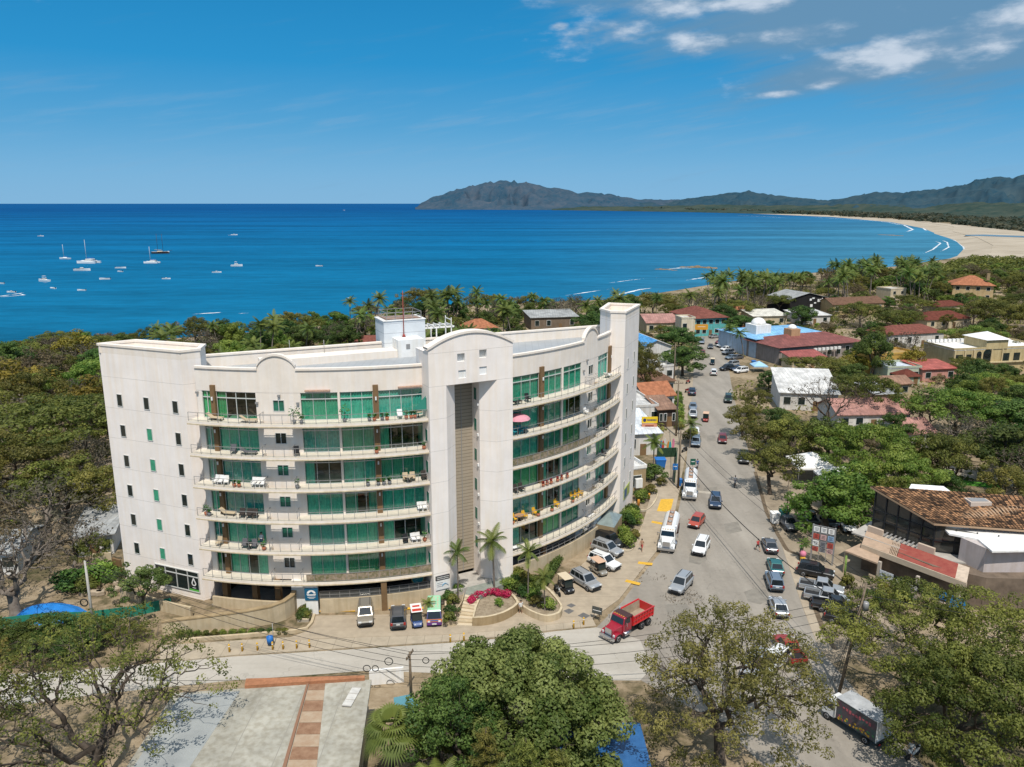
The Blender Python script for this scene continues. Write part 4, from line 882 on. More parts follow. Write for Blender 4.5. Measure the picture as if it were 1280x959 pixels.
def house(name, label, cat, a, b, depth, h, wall, roof, rm, rise=1.5, over=.5, nwin=3, floors=1, door=True, side=0, show=.5, split=None, trim=None):
 A, B = gp(*a), gp(*b); u = (B-A).normalized(); v = Vector((-u.y, u.x, 0)); w = (B-A).length
 root = thing(name, label, cat, loc=A.lerp(B, .5)+v*depth/2, rz=0, absolute=True)
 wm = wmat(wall) if isinstance(wall, tuple) else wall
 ang = math.atan2(u.y, u.x); ctr = A.lerp(B, .5)+v*depth/2
 mb = MB(); mb.box((ctr.x, ctr.y, h/2), (w, depth, h), ang); mb.build('wall', wm, root)
 def q(x, y, z): return A+u*x+v*y+Vector((0, 0, z))
 rb = MB(); o = over
 t = .14
 if roof == 'flat':
  rb.box((ctr.x, ctr.y, h+.08), (w+.1, depth+.1, .15), ang)
  for s in (-1, 1):
   c = ctr+u*s*w/2; rb.box((c.x, c.y, h+.42), (.2, depth+.15, .5), ang, m=1); c = ctr+v*s*depth/2; rb.box((c.x, c.y, h+.42), (w-.2, .2, .5), ang, m=1)
  rb.build('roof', [rm, trim or wm], root)
 elif roof == 'shed':
  P = [q(-o, -o, h-.0), q(w+o, -o, h), q(w+o, depth+o, h+rise), q(-o, depth+o, h+rise)]
  rb.loft([P, [p+Vector((0, 0, t)) for p in P]]); rb.build('roof', rm, root)
  gb = MB()
  for x in (0.01, w-.01): gb.quad([q(x, 0, h), q(x, depth, h), q(x, depth, h+rise*.95)])
  gb.quad([q(0, depth, h), q(w, depth, h), q(w, depth, h+rise*.95), q(0, depth, h+rise*.95)]); gb.build('gable', wm, root)
 elif roof == 'gable':      # ridge along u
  d2 = depth/2
  P0 = [q(-o, -o, h-.15), q(w+o, -o, h-.15), q(w+o, d2, h+rise), q(-o, d2, h+rise)]; P1 = [q(-o, d2, h+rise), q(w+o, d2, h+rise), q(w+o, depth+o, h-.15), q(-o, depth+o, h-.15)]
  rb.loft([P0, [p+Vector((0, 0, t)) for p in P0]]); rb.loft([P1, [p+Vector((0, 0, t)) for p in P1]]); rb.build('roof', rm, root)
  gb = MB()
  for x in (0.01, w-.01): gb.quad([q(x, 0, h), q(x, depth, h), q(x, d2, h+rise*.96)])
  gb.build('gable', wm, root)
 elif roof == 'gable2':     # ridge along v, gable to the front
  w2 = w/2
  P0 = [q(-o, -o, h-.15), q(w2, -o, h+rise), q(w2, depth+o, h+rise), q(-o, depth+o, h-.15)]; P1 = [q(w2, -o, h+rise), q(w+o, -o, h-.15), q(w+o, depth+o, h-.15), q(w2, depth+o, h+rise)]
  rb.loft([P0, [p+Vector((0, 0, t)) for p in P0]], m=0); rb.loft([P1, [p+Vector((0, 0, t)) for p in P1]], m=1); rb.build('roof', [rm, split or rm], root)
  gb = MB()
  for y in (.01, depth-.01): gb.quad([q(0, y, h), q(w, y, h), q(w2, y, h+rise*.96)])
  gb.build('gable', wm, root)
 elif roof == 'hip':
  k = min(w, depth)/2
  e = [q(-o, -o, h-.1), q(w+o, -o, h-.1), q(w+o, depth+o, h-.1), q(-o, depth+o, h-.1)]
  if w >= depth: r0, r1 = q(k, depth/2, h+rise), q(w-k, depth/2, h+rise); F = [(e[0], e[1], r1, r0), (e[1], e[2], r1), (e[2], e[3], r0, r1), (e[3], e[0], r0)]
  else: r0, r1 = q(w/2, k, h+rise), q(w/2, depth-k, h+rise); F = [(e[0], e[1], r0), (e[1], e[2], r1, r0), (e[2], e[3], r1), (e[3], e[0], r0, r1)]
  for f in F: rb.quad(f)
  rb.quad([p-Vector((0, 0, .02)) for p in e]); rb.build('roof', rm, root)
 fh = h/floors
 for fl in range(floors):
  for i in range(nwin):
   if door and fl == 0 and i == nwin//2: continue
   x = w*(i+.5)/nwin; ww = min(1.5, w/nwin*.6); c = q(x, -.03, fl*fh+fh*.55)
   fb = MB(); fb.box(c, (ww+.16, .1, fh*.42+.16), ang); fr = fb.build('window', m_white if i % 2 else m_frame, root)
   pb = MB(); pb.box(c-v*.045, (ww, .03, fh*.42), ang); pb.build('pane', m_dglass, fr)
 if door:
  c = q(w*(nwin//2+.5)/nwin, -.03, 1.1); db = MB(); db.box(c, (1.2, .1, 2.2), ang); db.build('door', m_brown, root)
 if side:
  for s in range(side):
   c = q(w+.03 if A.x < 60 else -.03, depth*(s+.5)/side, h*.55); fb = MB(); fb.box(c, (.1, 1.3, h/floors*.4), ang); fb.build('window', m_dglass, root)
 cor = [q(0, 0, 0), q(w, 0, 0), q(w, depth, 0), q(0, depth, 0)]
 excl([q(-1.5, -1.5, 0), q(w+1.5, -1.5, 0), q(w+1.5, depth+1.5, 0), q(-1.5, depth+1.5, 0)])
 if show: show *= .55; see([q(0, 0, h*(1-show)), q(w, 0, h*(1-show)), q(w, 0, h), q(0, 0, h), q(w, depth, h+rise*.7), q(0, depth, h+rise*.7)])
 return root, q, w, ang
W_ = (.62, .60, .57); CR = (.55, .46, .32); OC = (.50, .31, .08)
t_or = tmat((.42, .17, .09)); t_red = tmat((.22, .08, .06)); t_br = tmat((.18, .10, .065)); t_dred = tmat((.16, .05, .035))
s_wh = rmat((.56, .55, .53)); s_gr = rmat((.31, .315, .31)); s_bl = rmat((.07, .26, .52)); s_blp = rmat((.20, .42, .66)); s_pk = rmat((.36, .19, .16)); s_rust = rmat((.26, .15, .10))
house('low_house', 'long low house with grey metal roof and dark stone wall among trees behind the block', 'house', (664, 413), (722, 411), 12, 4.6, (.20, .15, .11), 'shed', s_gr, rise=1.2, nwin=4, show=.6)
house('tile_house', 'house with bright orange red hipped roof just behind the arched tower', 'house', (582, 426), (622, 424), 9, 4.2, W_, 'hip', t_or, rise=2.6, nwin=2, show=.1)
house('tile_house', 'dull red roofed house half buried in trees left of the rooftop plant room', 'house', (446, 448), (470, 447), 9, 4.5, CR, 'gable', t_red, rise=1.6, nwin=2, show=.1)
house('corner_shop', 'two storey shop with red hipped roof and turquoise front at the far street end', 'shop', (868, 421), (907, 419), 18, 6.6, (.12, .42, .42), 'hip', t_red, rise=2.8, nwin=5, floors=2, show=.9, over=.9)
house('pink_roof_hall', 'low hall with faded pink metal roof beside the turquoise fronted shop', 'hall', (808, 418), (866, 417), 16, 4.2, CR, 'gable', s_pk, rise=2.0, nwin=5, show=.4)
house('gable_front', 'cream shop with tall square front wall between pink roof and turquoise shop', 'shop', (851, 422), (868, 421.5), 6, 6.5, (.62, .55, .42), 'flat', s_wh, nwin=2, show=.5)
house('warehouse', 'large warehouse with half blue half white metal roof on the left of the street', 'warehouse', (801, 458), (838, 456), 36, 5.6, W_, 'gable2', s_bl, rise=1.8, nwin=3, split=s_wh, show=.8)
house('flat_shop', 'small white flat roofed shop in front of the half blue warehouse', 'shop', (808, 477), (842, 475), 9, 3.6, W_, 'flat', s_wh, nwin=3, show=.8)
house('brown_roof_shop', 'shop with dark brown hipped roof between flat white shop and orange tiled house', 'shop', (812, 493), (843, 491), 9, 3.2, CR, 'hip', t_br, rise=1.9, nwin=3)
house('orange_roof_house', 'house with orange tiled gable roof and round dish on the left of the street', 'house', (806, 514), (842, 511), 9, 3.3, W_, 'gable', t_or, rise=2.2, nwin=3)
house('flat_hall', 'long white flat roofed hall right behind the end of the apartment block', 'hall', (780, 534), (822, 531.5), 15, 4.0, W_, 'flat', s_wh, nwin=4)
house('timber_restaurant', 'dark timber restaurant with rust brown roof and barred front beside the white hall', 'restaurant', (823, 534), (844, 533), 8, 3.8, (.07, .05, .04), 'shed', s_rust, rise=.9, nwin=4)
house('white_roof_shop', 'shop with broad pale metal roof below the yellow street sign', 'shop', (783, 570), (824, 568), 14, 4.2, W_, 'shed', rmat((.60, .63, .66)), rise=.9, nwin=3)
bh, q, w, ang = house('gatehouse', 'tan flat roofed building with barred window beside the end of the apartment block', 'building', (784, 620), (806.5, 617), 13, 4.3, m_tan, 'flat', s_wh, nwin=1, door=False, side=2, trim=m_white)
mb = MB(); mb.box(q(w*.55, -.3, 2.1), (1.2, .6, 1.5), ang); mb.build('window_cage', m_white, bh)
bh, q, w, ang = house('blue_roof_mall', 'shopping arcade with pale blue hipped roof and white domed lantern', 'arcade', (944, 448), (1038, 441), 20, 6.0, (.45, .55, .66), 'hip', s_blp, rise=1.6, nwin=9, floors=2, over=.8)
mb = MB(); c = q(5.5, 7, 0); mb.box((c.x, c.y, 7.6), (5.5, 5.5, 3.4), ang); mb.build('lantern_tower', m_white, bh); mb = MB(); mb.lathe([(2.3*math.cos(a), 2.0*math.sin(a)) for a in [PI/2*k/6 for k in range(6)]]+[(.02, 2.0)], (c.x, c.y, 9.3)); mb.build('dome', m_white, bh)
for i in range(5):
 c = q(1+i*1.7, -.9, 1.7); mb = MB(); mb.tube([c-Vector((0, 0, 1.7)), c+Vector((0, 0, 2.6))], .16, n=8); mb.build('column', m_white, bh)
bh, q, w, ang = house('red_roof_arcade', 'long arcade with dark red hipped roof and small domed cupola beside the blue roof', 'arcade', (973, 456), (1074, 447), 15, 5.2, (.30, .26, .24), 'hip', rmat((.20, .07, .06)), rise=2.2, nwin=9, over=1.0)
mb = MB(); c = q(10.5, 7.5, 0); mb.box((c.x, c.y, 7.9), (3.4, 3.4, 2.2), ang); mb.build('cupola', wmat((.46, .28, .16)), bh); mb = MB(); mb.lathe([(1.35*math.cos(a), 1.3*math.sin(a)) for a in [PI/2*k/6 for k in range(6)]]+[(.02, 1.3)], (c.x, c.y, 9.0)); mb.build('dome', m_white, bh)
for i in range(7):
 mb = MB(); c = q(12+i*1.5, -1.2, 3.9); mb.box(c, (1.0, .5, .8), ang); mb.build('air_conditioner', m_white, bh)
house('red_porch', 'low building with lower dark red roof in front of the long red arcade', 'building', (990, 462), (1030, 459), 5, 3.0, CR, 'shed', rmat((.28, .08, .07)), rise=1.2, nwin=4)
house('red_roof_house', 'red roofed house with white chimney pots right of the tall dark tree', 'house', (1110, 436), (1178, 432), 10, 4.6, W_, 'hip', t_red, rise=2.2, nwin=4, show=.2)
house('ochre_hall', 'ochre yellow walled yard building seen between the trees left of the long cream building', 'building', (1092, 470), (1142, 466), 7, 5.4, OC, 'flat', rmat((.40, .26, .1)), nwin=2, show=.5)
house('white_shed', 'open shed with large glaring white sheet roof behind the bare tree', 'shed', (974, 512), (1046, 515), 13, 4.0, W_, 'shed', s_wh, rise=3.0, nwin=4, show=.1)
bh, q, w, ang = house('beach_club', 'black walled beach club with white painted squares under a grey gable roof', 'club', (986, 393), (1032, 390.5), 15, 6.5, (.025, .024, .024), 'gable2', s_gr, rise=2.2, nwin=0, door=False)
mb = MB(); r = random.Random(2)
for i in range(12):
 mb.box(q(w*(.35+.55*r.random()), -.05, 1.2+5.2*r.random()), (r.uniform(.5, 1.6), .06, r.uniform(.4, 1.2)), ang)
mb.build('painted_panel', m_white, bh)
house('white_canopy_hall', 'hall with wide flat white roof in front of the black beach club', 'hall', (999, 406), (1037, 405), 12, 3.4, W_, 'shed', s_wh, rise=.7, nwin=3, show=.4)
house('white_roof_house', 'house with pale cream sheet roof left of the black beach club', 'house', (941, 408), (983, 407), 11, 3.8, CR, 'shed', rmat((.6, .57, .5)), rise=1.2, nwin=3, show=.6)
house('orange_roof_cabin', 'small orange roofed cabin beyond the far end of the street', 'cabin', (914, 398), (931, 398), 8, 3.6, CR, 'gable', t_or, rise=2, nwin=2, show=.3)
house('orange_roof_cabin', 'orange roofed kiosk at the left corner of the blue roofed arcade', 'cabin', (934, 424), (950, 423), 6, 3.4, CR, 'hip', t_or, rise=1.6, nwin=2, show=.4)
bh, q, w, ang = house('hill_villa', 'tan two storey villa with terracotta roof above the beach at far right', 'villa', (1189, 375), (1240, 377), 15, 7.6, (.48, .36, .2), 'hip', t_or, rise=4.0, nwin=4, floors=2, over=1, show=.8)
mb = MB(); c = q(w*.85, 2, 0); mb.box((c.x, c.y, 11.5), (1.3, 1.3, 3.2), ang); mb.build('chimney', m_tan, bh)
house('tan_lodge', 'long tan lodge with brown tiled roof right of the black beach club', 'lodge', (1040, 394), (1104, 391), 10, 4.4, (.48, .36, .2), 'gable', t_br, rise=2.2, nwin=6, show=.7)
house('cream_villa', 'small cream flat roofed villa between palms and the tan lodge', 'villa', (1112, 379), (1131, 378), 9, 6.2, CR, 'flat', s_wh, nwin=2, floors=2, show=.8)
house('dark_red_house', 'house with low dark red roof in the trees below the terracotta villa', 'house', (1158, 412), (1212, 409), 10, 3.6, CR, 'hip', t_dred, rise=2.4, nwin=4, show=.2)
house('dark_red_house', 'dark red roofed cottage right under the terracotta villa', 'house', (1172, 393), (1206, 391), 8, 3.4, CR, 'hip', t_dred, rise=1.8, nwin=3, show=.2)
YW = (.50, .40, .22)
bh, q, w, ang = house('long_cream_hotel', 'long cream two storey hotel with white roof and arched openings at right', 'hotel', (1189, 468), (1300, 463), 12, 6.6, YW, 'flat', m_white, nwin=0, door=False)
for i, x in enumerate((1.2, 4.2, 7.4, 10.0, 16.0, 19.5)):
 mb = MB(); ww = (2.2, 1.6, 1.5, 2.6, 2.2, 2.0)[i]; mb.box(q(x+.6, -.02, 4.3), (ww, .08, 2.2), ang)
 if i in (2, 3): mb.lathe([(ww/2, -.04), (ww/2, .04)], q(x+.6, -.02, 5.4), n=20, M=Matrix.Rotation(ang, 4, 'Z') @ Matrix.Rotation(PI/2, 4, 'X'))
 mb.build('window', m_dglass, bh)
for x in (0.0, 3.2, 6.0, 11.6, 15.0):
 mb = MB(); mb.box(q(x+.25, -.14, 3.3), (.4, .24, 6.6), ang); mb.build('pilaster', wmat((.55, .44, .26)), bh)
mb = MB(); mb.box(q(w/2, -.3, 3.0), (w, .5, .35), ang); mb.build('cornice', wmat((.56, .46, .28)), bh)
mb = MB(); c = q(13.2, 4, 0); mb.box((c.x, c.y, 8.0), (6.8, 8.4, 2.6), ang); mb.build('raised_block', wmat(YW), bh)
mb = MB(); P = [q(9.3, -.7, 9.3), q(17.1, -.7, 9.3), q(17.1, 8.7, 9.3), q(9.3, 8.7, 9.3)]; apx = q(13.2, 4, 11.0)
for k in range(4): mb.quad([P[k], P[(k+1) % 4], apx])
mb.quad([p-Vector((0, 0, .03)) for p in P]); mb.build('hip_roof', m_white, bh)
for i in range(10):
 mb = MB(); c = q(.8+i*1.35, 11.2, 7.3); mb.box(c, (.95, .6, .9), ang); mb.build('air_conditioner', m_white, bh)
house('patchwork_shop', 'little shop with pale green walls and bluish sheet roof in front of the cream hotel', 'shop', (1108, 478), (1150, 477), 8, 3.6, (.42, .47, .36), 'flat', rmat((.5, .55, .62)), nwin=3, show=.5)
house('patchwork_shop', 'little shop with pink walls and red sheet roof at the cream hotel corner', 'shop', (1152, 478), (1194, 476), 8, 3.4, (.5, .26, .22), 'shed', rmat((.36, .10, .08)), rise=.8, nwin=3, show=.5)
house('red_hut', 'hut with small red pyramid roof in front of the pale green shop', 'hut', (1128, 483), (1149, 482), 4.5, 2.6, (.42, .47, .36), 'hip', t_dred, rise=1.5, nwin=2, show=.3)
house('red_sheet_house', 'house with long faded red sheet roof behind the wide green umbrella tree', 'house', (1046, 538), (1136, 536), 9, 3.4, W_, 'gable', s_pk, rise=2.2, nwin=5, show=0)
house('red_sheet_house', 'house with pinkish red sheet roof under trees right of the wide umbrella tree', 'house', (1128, 562), (1166, 560), 8, 3.2, W_, 'gable', s_pk, rise=1.8, nwin=3, show=0)
house('grey_sheet_house', 'low house with patched grey sheet roof and tan wall beyond the bare tree', 'house', (1092, 510), (1122, 509), 8, 3.2, (.4, .3, .2), 'shed', s_gr, rise=.8, nwin=2, show=.2)
house('grey_sheet_house', 'house with rusty sheet roof between the bare tree and the red roofs', 'house', (1090, 497), (1138, 495), 7, 3.2, (.4, .33, .22), 'gable', s_rust, rise=1.2, nwin=3, show=.3)
def tent(label, px, py, w, h, mm, name='canopy_tent'):
 c = gp(px, py); root = thing(name, label, 'tent', loc=c); mb = MB()
 P = [Vector((x*w/2, y*w/2, h)) for x, y in ((-1, -1), (1, -1), (1, 1), (-1, 1))]; a = Vector((0, 0, h+w*.28))
 for k in range(4): mb.quad([P[k], P[(k+1) % 4], a]); mb.quad([P[k], P[(k+1) % 4], P[(k+1) % 4]-Vector((0, 0, .3)), P[k]-Vector((0, 0, .3))])
 mb.build('canopy', mm, root)
 for p in P: b = MB(); b.tube([(p.x*.97, p.y*.97, 0), (p.x*.97, p.y*.97, h)], .04, n=6); b.build('leg', m_steel, root)
 excl([c+Vector((x*w*.7, y*w*.7, 0)) for x, y in ((-1, -1), (1, -1), (1, 1), (-1, 1))]); see([c+p for p in P]+[c+a])
tent('white pyramid tent right of the bright green tree', 1052, 622, 7, 3.4, m_white)
tent('white market tent half hidden behind the bright green tree', 1012, 600, 6.5, 3.2, m_white)
tent('pale blue and white play tent on the sand by the arcade', 948, 464, 4, 1.8, mat('tent blue', (.30, .5, .66), .7))
bh, q, w, ang = house('grey_roof_cottage', 'low cottage with grey sheet roof under trees left of the apartment block', 'cottage', (96, 697), (143, 692), 8, 2.9, W_, 'shed', s_gr, rise=.9, nwin=3)
house('white_cottage', 'white walled cottage at the left edge behind the bare tree', 'cottage', (-45, 722), (24, 718), 8, 3.2, W_, 'gable', s_gr, rise=1.2, nwin=3, show=.5)
def wall_run(name, label, pts, h, t, m, cat='wall', cap=None, h1=None, z0=-.1):
 P = [gp(*p) for p in pts]; mb = MB(); n = len(P); hs = [h+(h1-h)*k/(n-1) if h1 is not None else h for k in range(n)]
 rings = []
 for k, p in enumerate(P):
  tt = (P[min(k+1, n-1)]-P[max(k-1, 0)]).normalized(); nn_ = Vector((tt.y, -tt.x, 0))*t/2
  rings.append([p-nn_+Vector((0, 0, z0)), p+nn_+Vector((0, 0, z0)), p+nn_+Vector((0, 0, hs[k])), p-nn_+Vector((0, 0, hs[k]))])
 mb.loft(rings); c = P[n//2]
 if cap is None: return single(name, mb, m, label, cat, loc=c)
 root = thing(name, label, cat, loc=c, absolute=True); mb.build('wall_face', m, root)
 cb = MB(); R2 = []
 for k, r in enumerate(rings):
  e = (r[1]-r[0]).normalized()*.06
  R2.append([r[3]-e+Vector((0, 0, .003)), r[2]+e+Vector((0, 0, .003)), r[2]+e+Vector((0, 0, .14)), r[3]-e+Vector((0, 0, .14))])
 cb.loft(R2); cb.build('coping', cap, root); return root
wall_run('ramp_wall', 'long beige curved ramp wall with brown coping in front of the left wing', [(204, 793), (240, 790), (275, 787), (310, 783.5), (340, 779), (356, 774), (367, 767.5), (371, 760), (368, 753)], 1.5, .45, m_beige, cap=m_tan, h1=2.6)
wall_run('kerb_wall', 'low beige kerb wall along the planting bed under the ramp', [(225, 803), (300, 797), (370, 791), (384, 788), (390, 781), (393, 771)], .4, .3, m_beige)
wall_run('planter_wall', 'low beige wall below the shopfront on the left end of the block', [(152, 748), (172, 752), (205, 764), (240, 772)], 1.3, .3, m_beige)
wall_run('yard_wall', 'tan yard wall beside the far left corner of the block', [(118, 716), (142, 714)], 2.6, .3, m_beige)
wall_run('yard_wall', 'dark brown gate wall touching the far left corner of the block', [(143, 719), (153, 722)], 2.4, .25, m_brown)
wall_run('mesh_fence', 'green mesh fence in front of the shopfront on the left', [(-60, 800), (0, 786), (60, 779), (110, 778), (165, 771), (215, 760)], 1.3, .06, mat('green netting', (.02, .19, .13), .8, var=.2, vscale=2), cat='fence')
RZ = 5.0
rp = [gp(225, 866, RZ), gp(457, 850, RZ), gp(436, 985, RZ), gp(150, 985, RZ)]
root2 = thing('flat_roof_store', 'store with wide pale concrete roof and rusty strip below the side road', 'store', loc=gp(330, 930, 0), absolute=True)
mb = MB(); mb.prism(rp, 0, RZ-.25); mb.build('wall', m_beige, root2)
m_slab = lined('weathered roof concrete', (.35, .33, .275), (.27, .25, .21), 'X', 3.4, .07, 1, rough=.9, var=.2, vscale=.3, stains=.22)
ex_ = (rp[0]-rp[1]).normalized()*.5; mb = MB(); mb.prism([rp[0]+ex_, rp[1]-ex_, rp[2]-ex_, rp[3]+ex_], RZ-.246, RZ); mb.build('roof', m_slab, root2)
f = lambda a, b: gp(a, b, RZ)
mb = MB(); P = [f(388, 851), f(407, 850.5), f(393, 985), f(352, 985)]
n = 9
for k in range(n):
 a0, a1 = k/n, (k+.97)/n; mb.prism([P[0].lerp(P[3], a0), P[1].lerp(P[2], a0), P[1].lerp(P[2], a1), P[0].lerp(P[3], a1)], RZ+.004, RZ+.03, m=(0 if k % 2 == 0 else 1))
mb.build('rusty_sheet', [mat('rust sheet', (.20, .105, .06), .9, c2=(.30, .18, .11), vscale=1.4), mat('pale sheet', (.40, .31, .22), .9, c2=(.33, .22, .14), vscale=1.2)], root2)
mb = MB(); mb.prism([f(385, 851), f(387.4, 851), f(351, 985), f(346, 985)], RZ+.004, RZ+.14); mb.build('roof_ridge', mat('roof ridge', (.24, .13, .08), .9), root2)
mb = MB(); mb.prism([f(306, 861), f(456, 851), f(456, 848), f(308, 852)], RZ+.003, RZ+.30); mb.build('parapet', mat('terracotta parapet', (.34, .15, .075), .85, var=.2, vscale=2), root2)
mb = MB(); mb.prism([f(225, 869), f(300, 864), f(220, 985), f(150, 985)], RZ+.004, RZ+.012); mb.build('roof_shade', mat('bluish roof shade', (.33, .34, .325), .8, c2=(.25, .26, .255), vscale=.4), root2)  # bluish shadow over the roof's left part, painted as a thin sheet
excl(rp); see(rp[:3])
ld = MB(); q0, q1 = f(433, 884)+Vector((0, 0, .08)), f(446, 861)+Vector((0, 0, .08)); ld.beam(q0, q1, .8, .08)
for k in (0, 1/3, 2/3, 1): c = q0.lerp(q1, k)+Vector((0, 0, .045)); d = (q1-q0).normalized(); s = Vector((d.y, -d.x, 0))*.4; ld.beam(c-s, c+s, .09, .03, 1)
single('roof_panel', ld, [mat('faded panel', (.52, .50, .46), .7, var=.15, vscale=2), m_concrete], 'long whitish panel in three sections lying on the pale concrete roof', 'panel', loc=q0)
mb = MB(); P = [gp(706, 905, 3), gp(800, 905, 3), gp(822, 990, 3), gp(690, 990, 3)]; root3 = thing('blue_canopy', 'blue sheeted canopy roof in tree shade at the bottom of the picture', 'canopy', loc=gp(755, 940, 0), absolute=True)
mb.prism(P, 3.0, 3.12); mb.build('roof', mat('blue sheet roof', (.014, .07, .20), .3, .5, c2=(.035, .13, .32), vscale=.5), root3)
for p in P: b = MB(); pp = p.lerp(gp(755, 940, 3), .06); b.tube([(pp.x, pp.y, 0), (pp.x, pp.y, 3.0)], .06, n=6); b.build('post', m_steel, root3)
excl(P); see(P[:2]+[gp(755, 960, 3)])
tri_sheet('pool_water', [gp(492, 872, .03), gp(512, 868, .03), gp(526, 882, .03), gp(514, 900, .03), gp(494, 896, .03)], mat('pool water', (.10, .26, .32), .2, .4), .03)
wall_run('pool_wall', 'white wall with pale coping beside the pool behind the fan palm', [(462, 856), (505, 852)], 1.6, .25, m_white)
root4 = thing('cafe_building', 'cafe with mottled brown tiled roof, dark glass front and black banner at the right edge', 'cafe', loc=Vector((52, 84, 0)), absolute=True)
e0 = ap(1168, 654, 88); r0 = ap(1088, 607.5, 95.6); e1 = e0+(ap(1290, 663, 86.3)-e0)*1.35; r1 = r0+(ap(1272, 620, 92.2)-r0)*1.25
m_tile = bpy.data.materials.new('mottled clay tiles'); N, L = nodes_of(m_tile); b = N['Principled BSDF']; b.inputs['Roughness'].default_value = .9; b.inputs['Specular IOR Level'].default_value = .1
tcn = N.new('ShaderNodeTexCoord'); mp = N.new('ShaderNodeMapping'); L.new(tcn.outputs['UV'], mp.inputs[0])
br = N.new('ShaderNodeTexBrick'); br.offset = 0.0; br.inputs['Scale'].default_value = 1; br.inputs['Brick Width'].default_value = .36; br.inputs['Row Height'].default_value = .46; br.inputs['Mortar Size'].default_value = .05; br.inputs['Bias'].default_value = -.1
br.inputs['Color1'].default_value = (.05, .032, .022, 1); br.inputs['Color2'].default_value = (.46, .25, .13, 1); br.inputs['Mortar'].default_value = (.02, .015, .012, 1)
L.new(mp.outputs[0], br.inputs['Vector']); nt = N.new('ShaderNodeTexNoise'); nt.inputs['Scale'].default_value = .3; nt.inputs['Detail'].default_value = 6; L.new(mp.outputs[0], nt.inputs['Vector'])
m5 = N.new('ShaderNodeMix'); m5.data_type = 'RGBA'; m5.blend_type = 'MULTIPLY'; m5.inputs[0].default_value = .55; L.new(br.outputs['Color'], m5.inputs[6])
cr = N.new('ShaderNodeValToRGB'); cr.color_ramp.elements[0].color = (.35, .33, .31, 1); cr.color_ramp.elements[1].color = (1.3, 1.2, 1.1, 1); cr.color_ramp.elements[0].position = .38; cr.color_ramp.elements[1].position = .62; L.new(nt.outputs['Fac'], cr.inputs[0]); L.new(cr.outputs[0], m5.inputs[7]); L.new(m5.outputs[2], b.inputs['Base Color'])
def tile_roof(P, name, parent):
 """roof slope made of rounded tile rows: ribs down the slope"""
 a, b_, c, d = P; U = (b_-a); V = (d-a); nu = int(U.length/.36); nv = 6; v = []; f = []; uv = []
 nrm = U.cross(V).normalized(); nrm = nrm if nrm.z > 0 else -nrm
 sub = 3
 for j in range(nv+1):
  for i in range(nu*sub+1):
   s, t = i/(nu*sub), j/nv; p = a.lerp(b_, s).lerp(d.lerp(c, s), t)+nrm*(.05*abs(math.sin(PI*i/sub)))
   v.append(p-root4.location); uv.append((s*nu*.36, t*V.length))
 n = nu*sub+1
 for j in range(nv):
  for i in range(n-1): f.append((j*n+i, j*n+i+1, (j+1)*n+i+1, (j+1)*n+i))
 me = bpy.data.meshes.new(name); me.from_pydata([tuple(p) for p in v], [], f); l = me.uv_layers.new()
 for lp in me.loops: l.data[lp.index].uv = uv[lp.vertex_index]
 me.materials.append(m_tile); o = bpy.data.objects.new(name, me); COL.objects.link(o); adopt(o, parent); return o
tile_roof([e0, e1, r1, r0], 'tiled_roof', root4)
mb = MB(); mb.loft([[e0-Vector((0, 0, .3)), e1-Vector((0, 0, .3)), r1-Vector((0, 0, .3)), r0-Vector((0, 0, .3))], [e0-Vector((0, 0, .08)), e1-Vector((0, 0, .08)), r1-Vector((0, 0, .08)), r0-Vector((0, 0, .08))]]); mb.build('roof_edge', mat('eave board', (.36, .24, .15), .8), root4)
PZ = 4.4
f0 = Vector((e0.x+.5, e0.y+.5, 0)); f1 = Vector((r0.x+.7, r0.y-.3, 0)); f2 = f0+Vector((6.2, -2.4, 0))
gp_ = MB(); zz = lambda p, t: e0.z-.35+(r0.z-e0.z)*t
gp_.quad([f0+Vector((0, 0, PZ)), f1+Vector((0, 0, PZ)), f1+Vector((0, 0, zz(0, 1))), f0+Vector((0, 0, zz(0, 0)))])
gp_.quad([f0+Vector((0, 0, PZ)), f2+Vector((0, 0, PZ)), f2+Vector((0, 0, 7.2)), f0+Vector((0, 0, zz(0, 0)))])
m_smoke = mat('smoked glass', (.045, .042, .035), .08, .6, var=.3, vscale=.4)
front = gp_.build('glass_front', m_smoke, root4); fb = MB()
nrm = (f1-f0).cross(Vector((0, 0, 1))).normalized(); nrm = nrm if nrm.y < 0 else -nrm
for k in range(6):
 t = k/5; p = f0.lerp(f1, t)+nrm*.05; fb.box((p.x, p.y, (PZ+zz(0, t))/2), (.14, .14, zz(0, t)-PZ), math.atan2((f1-f0).y, (f1-f0).x))
for z in (PZ+.08, PZ+1.5, PZ+2.75): fb.beam(f0+nrm*.06+Vector((0, 0, z)), f1+nrm*.06+Vector((0, 0, z)), .1, .1)
for k in range(1, 4): p = f0.lerp(f2, k/3); fb.box((p.x, p.y-.06, (PZ+7.6)/2), (.12, .12, 7.6-PZ), -.36)
for z in (PZ+.08, PZ+1.5): fb.beam(f0+Vector((-.02, -.08, z)), f2+Vector((-.02, -.08, z)), .1, .1)
fb.build('glass_frame', mat('dark mullion', (.02, .022, .026), .5), front)
pod = [Vector((f1.x-4.2, f1.y-2.0, 0)), Vector((f0.x-3.0, f0.y-4.0, 0)), Vector((f0.x+2.2, f0.y-7.5, 0)), Vector((f0.x+20, f0.y-8.5, 0)), Vector((f0.x+20, f0.y+9, 0)), Vector((f1.x+1, f1.y+2.5, 0))]
mb = MB(); mb.prism([p.lerp(Vector((58, 88, 0)), .13) for p in pod], 0, PZ-.2); mb.build('lower_wall', mat('cafe dark wall', (.10, .075, .055), .85, c2=(.2, .15, .11), vscale=.6), root4)
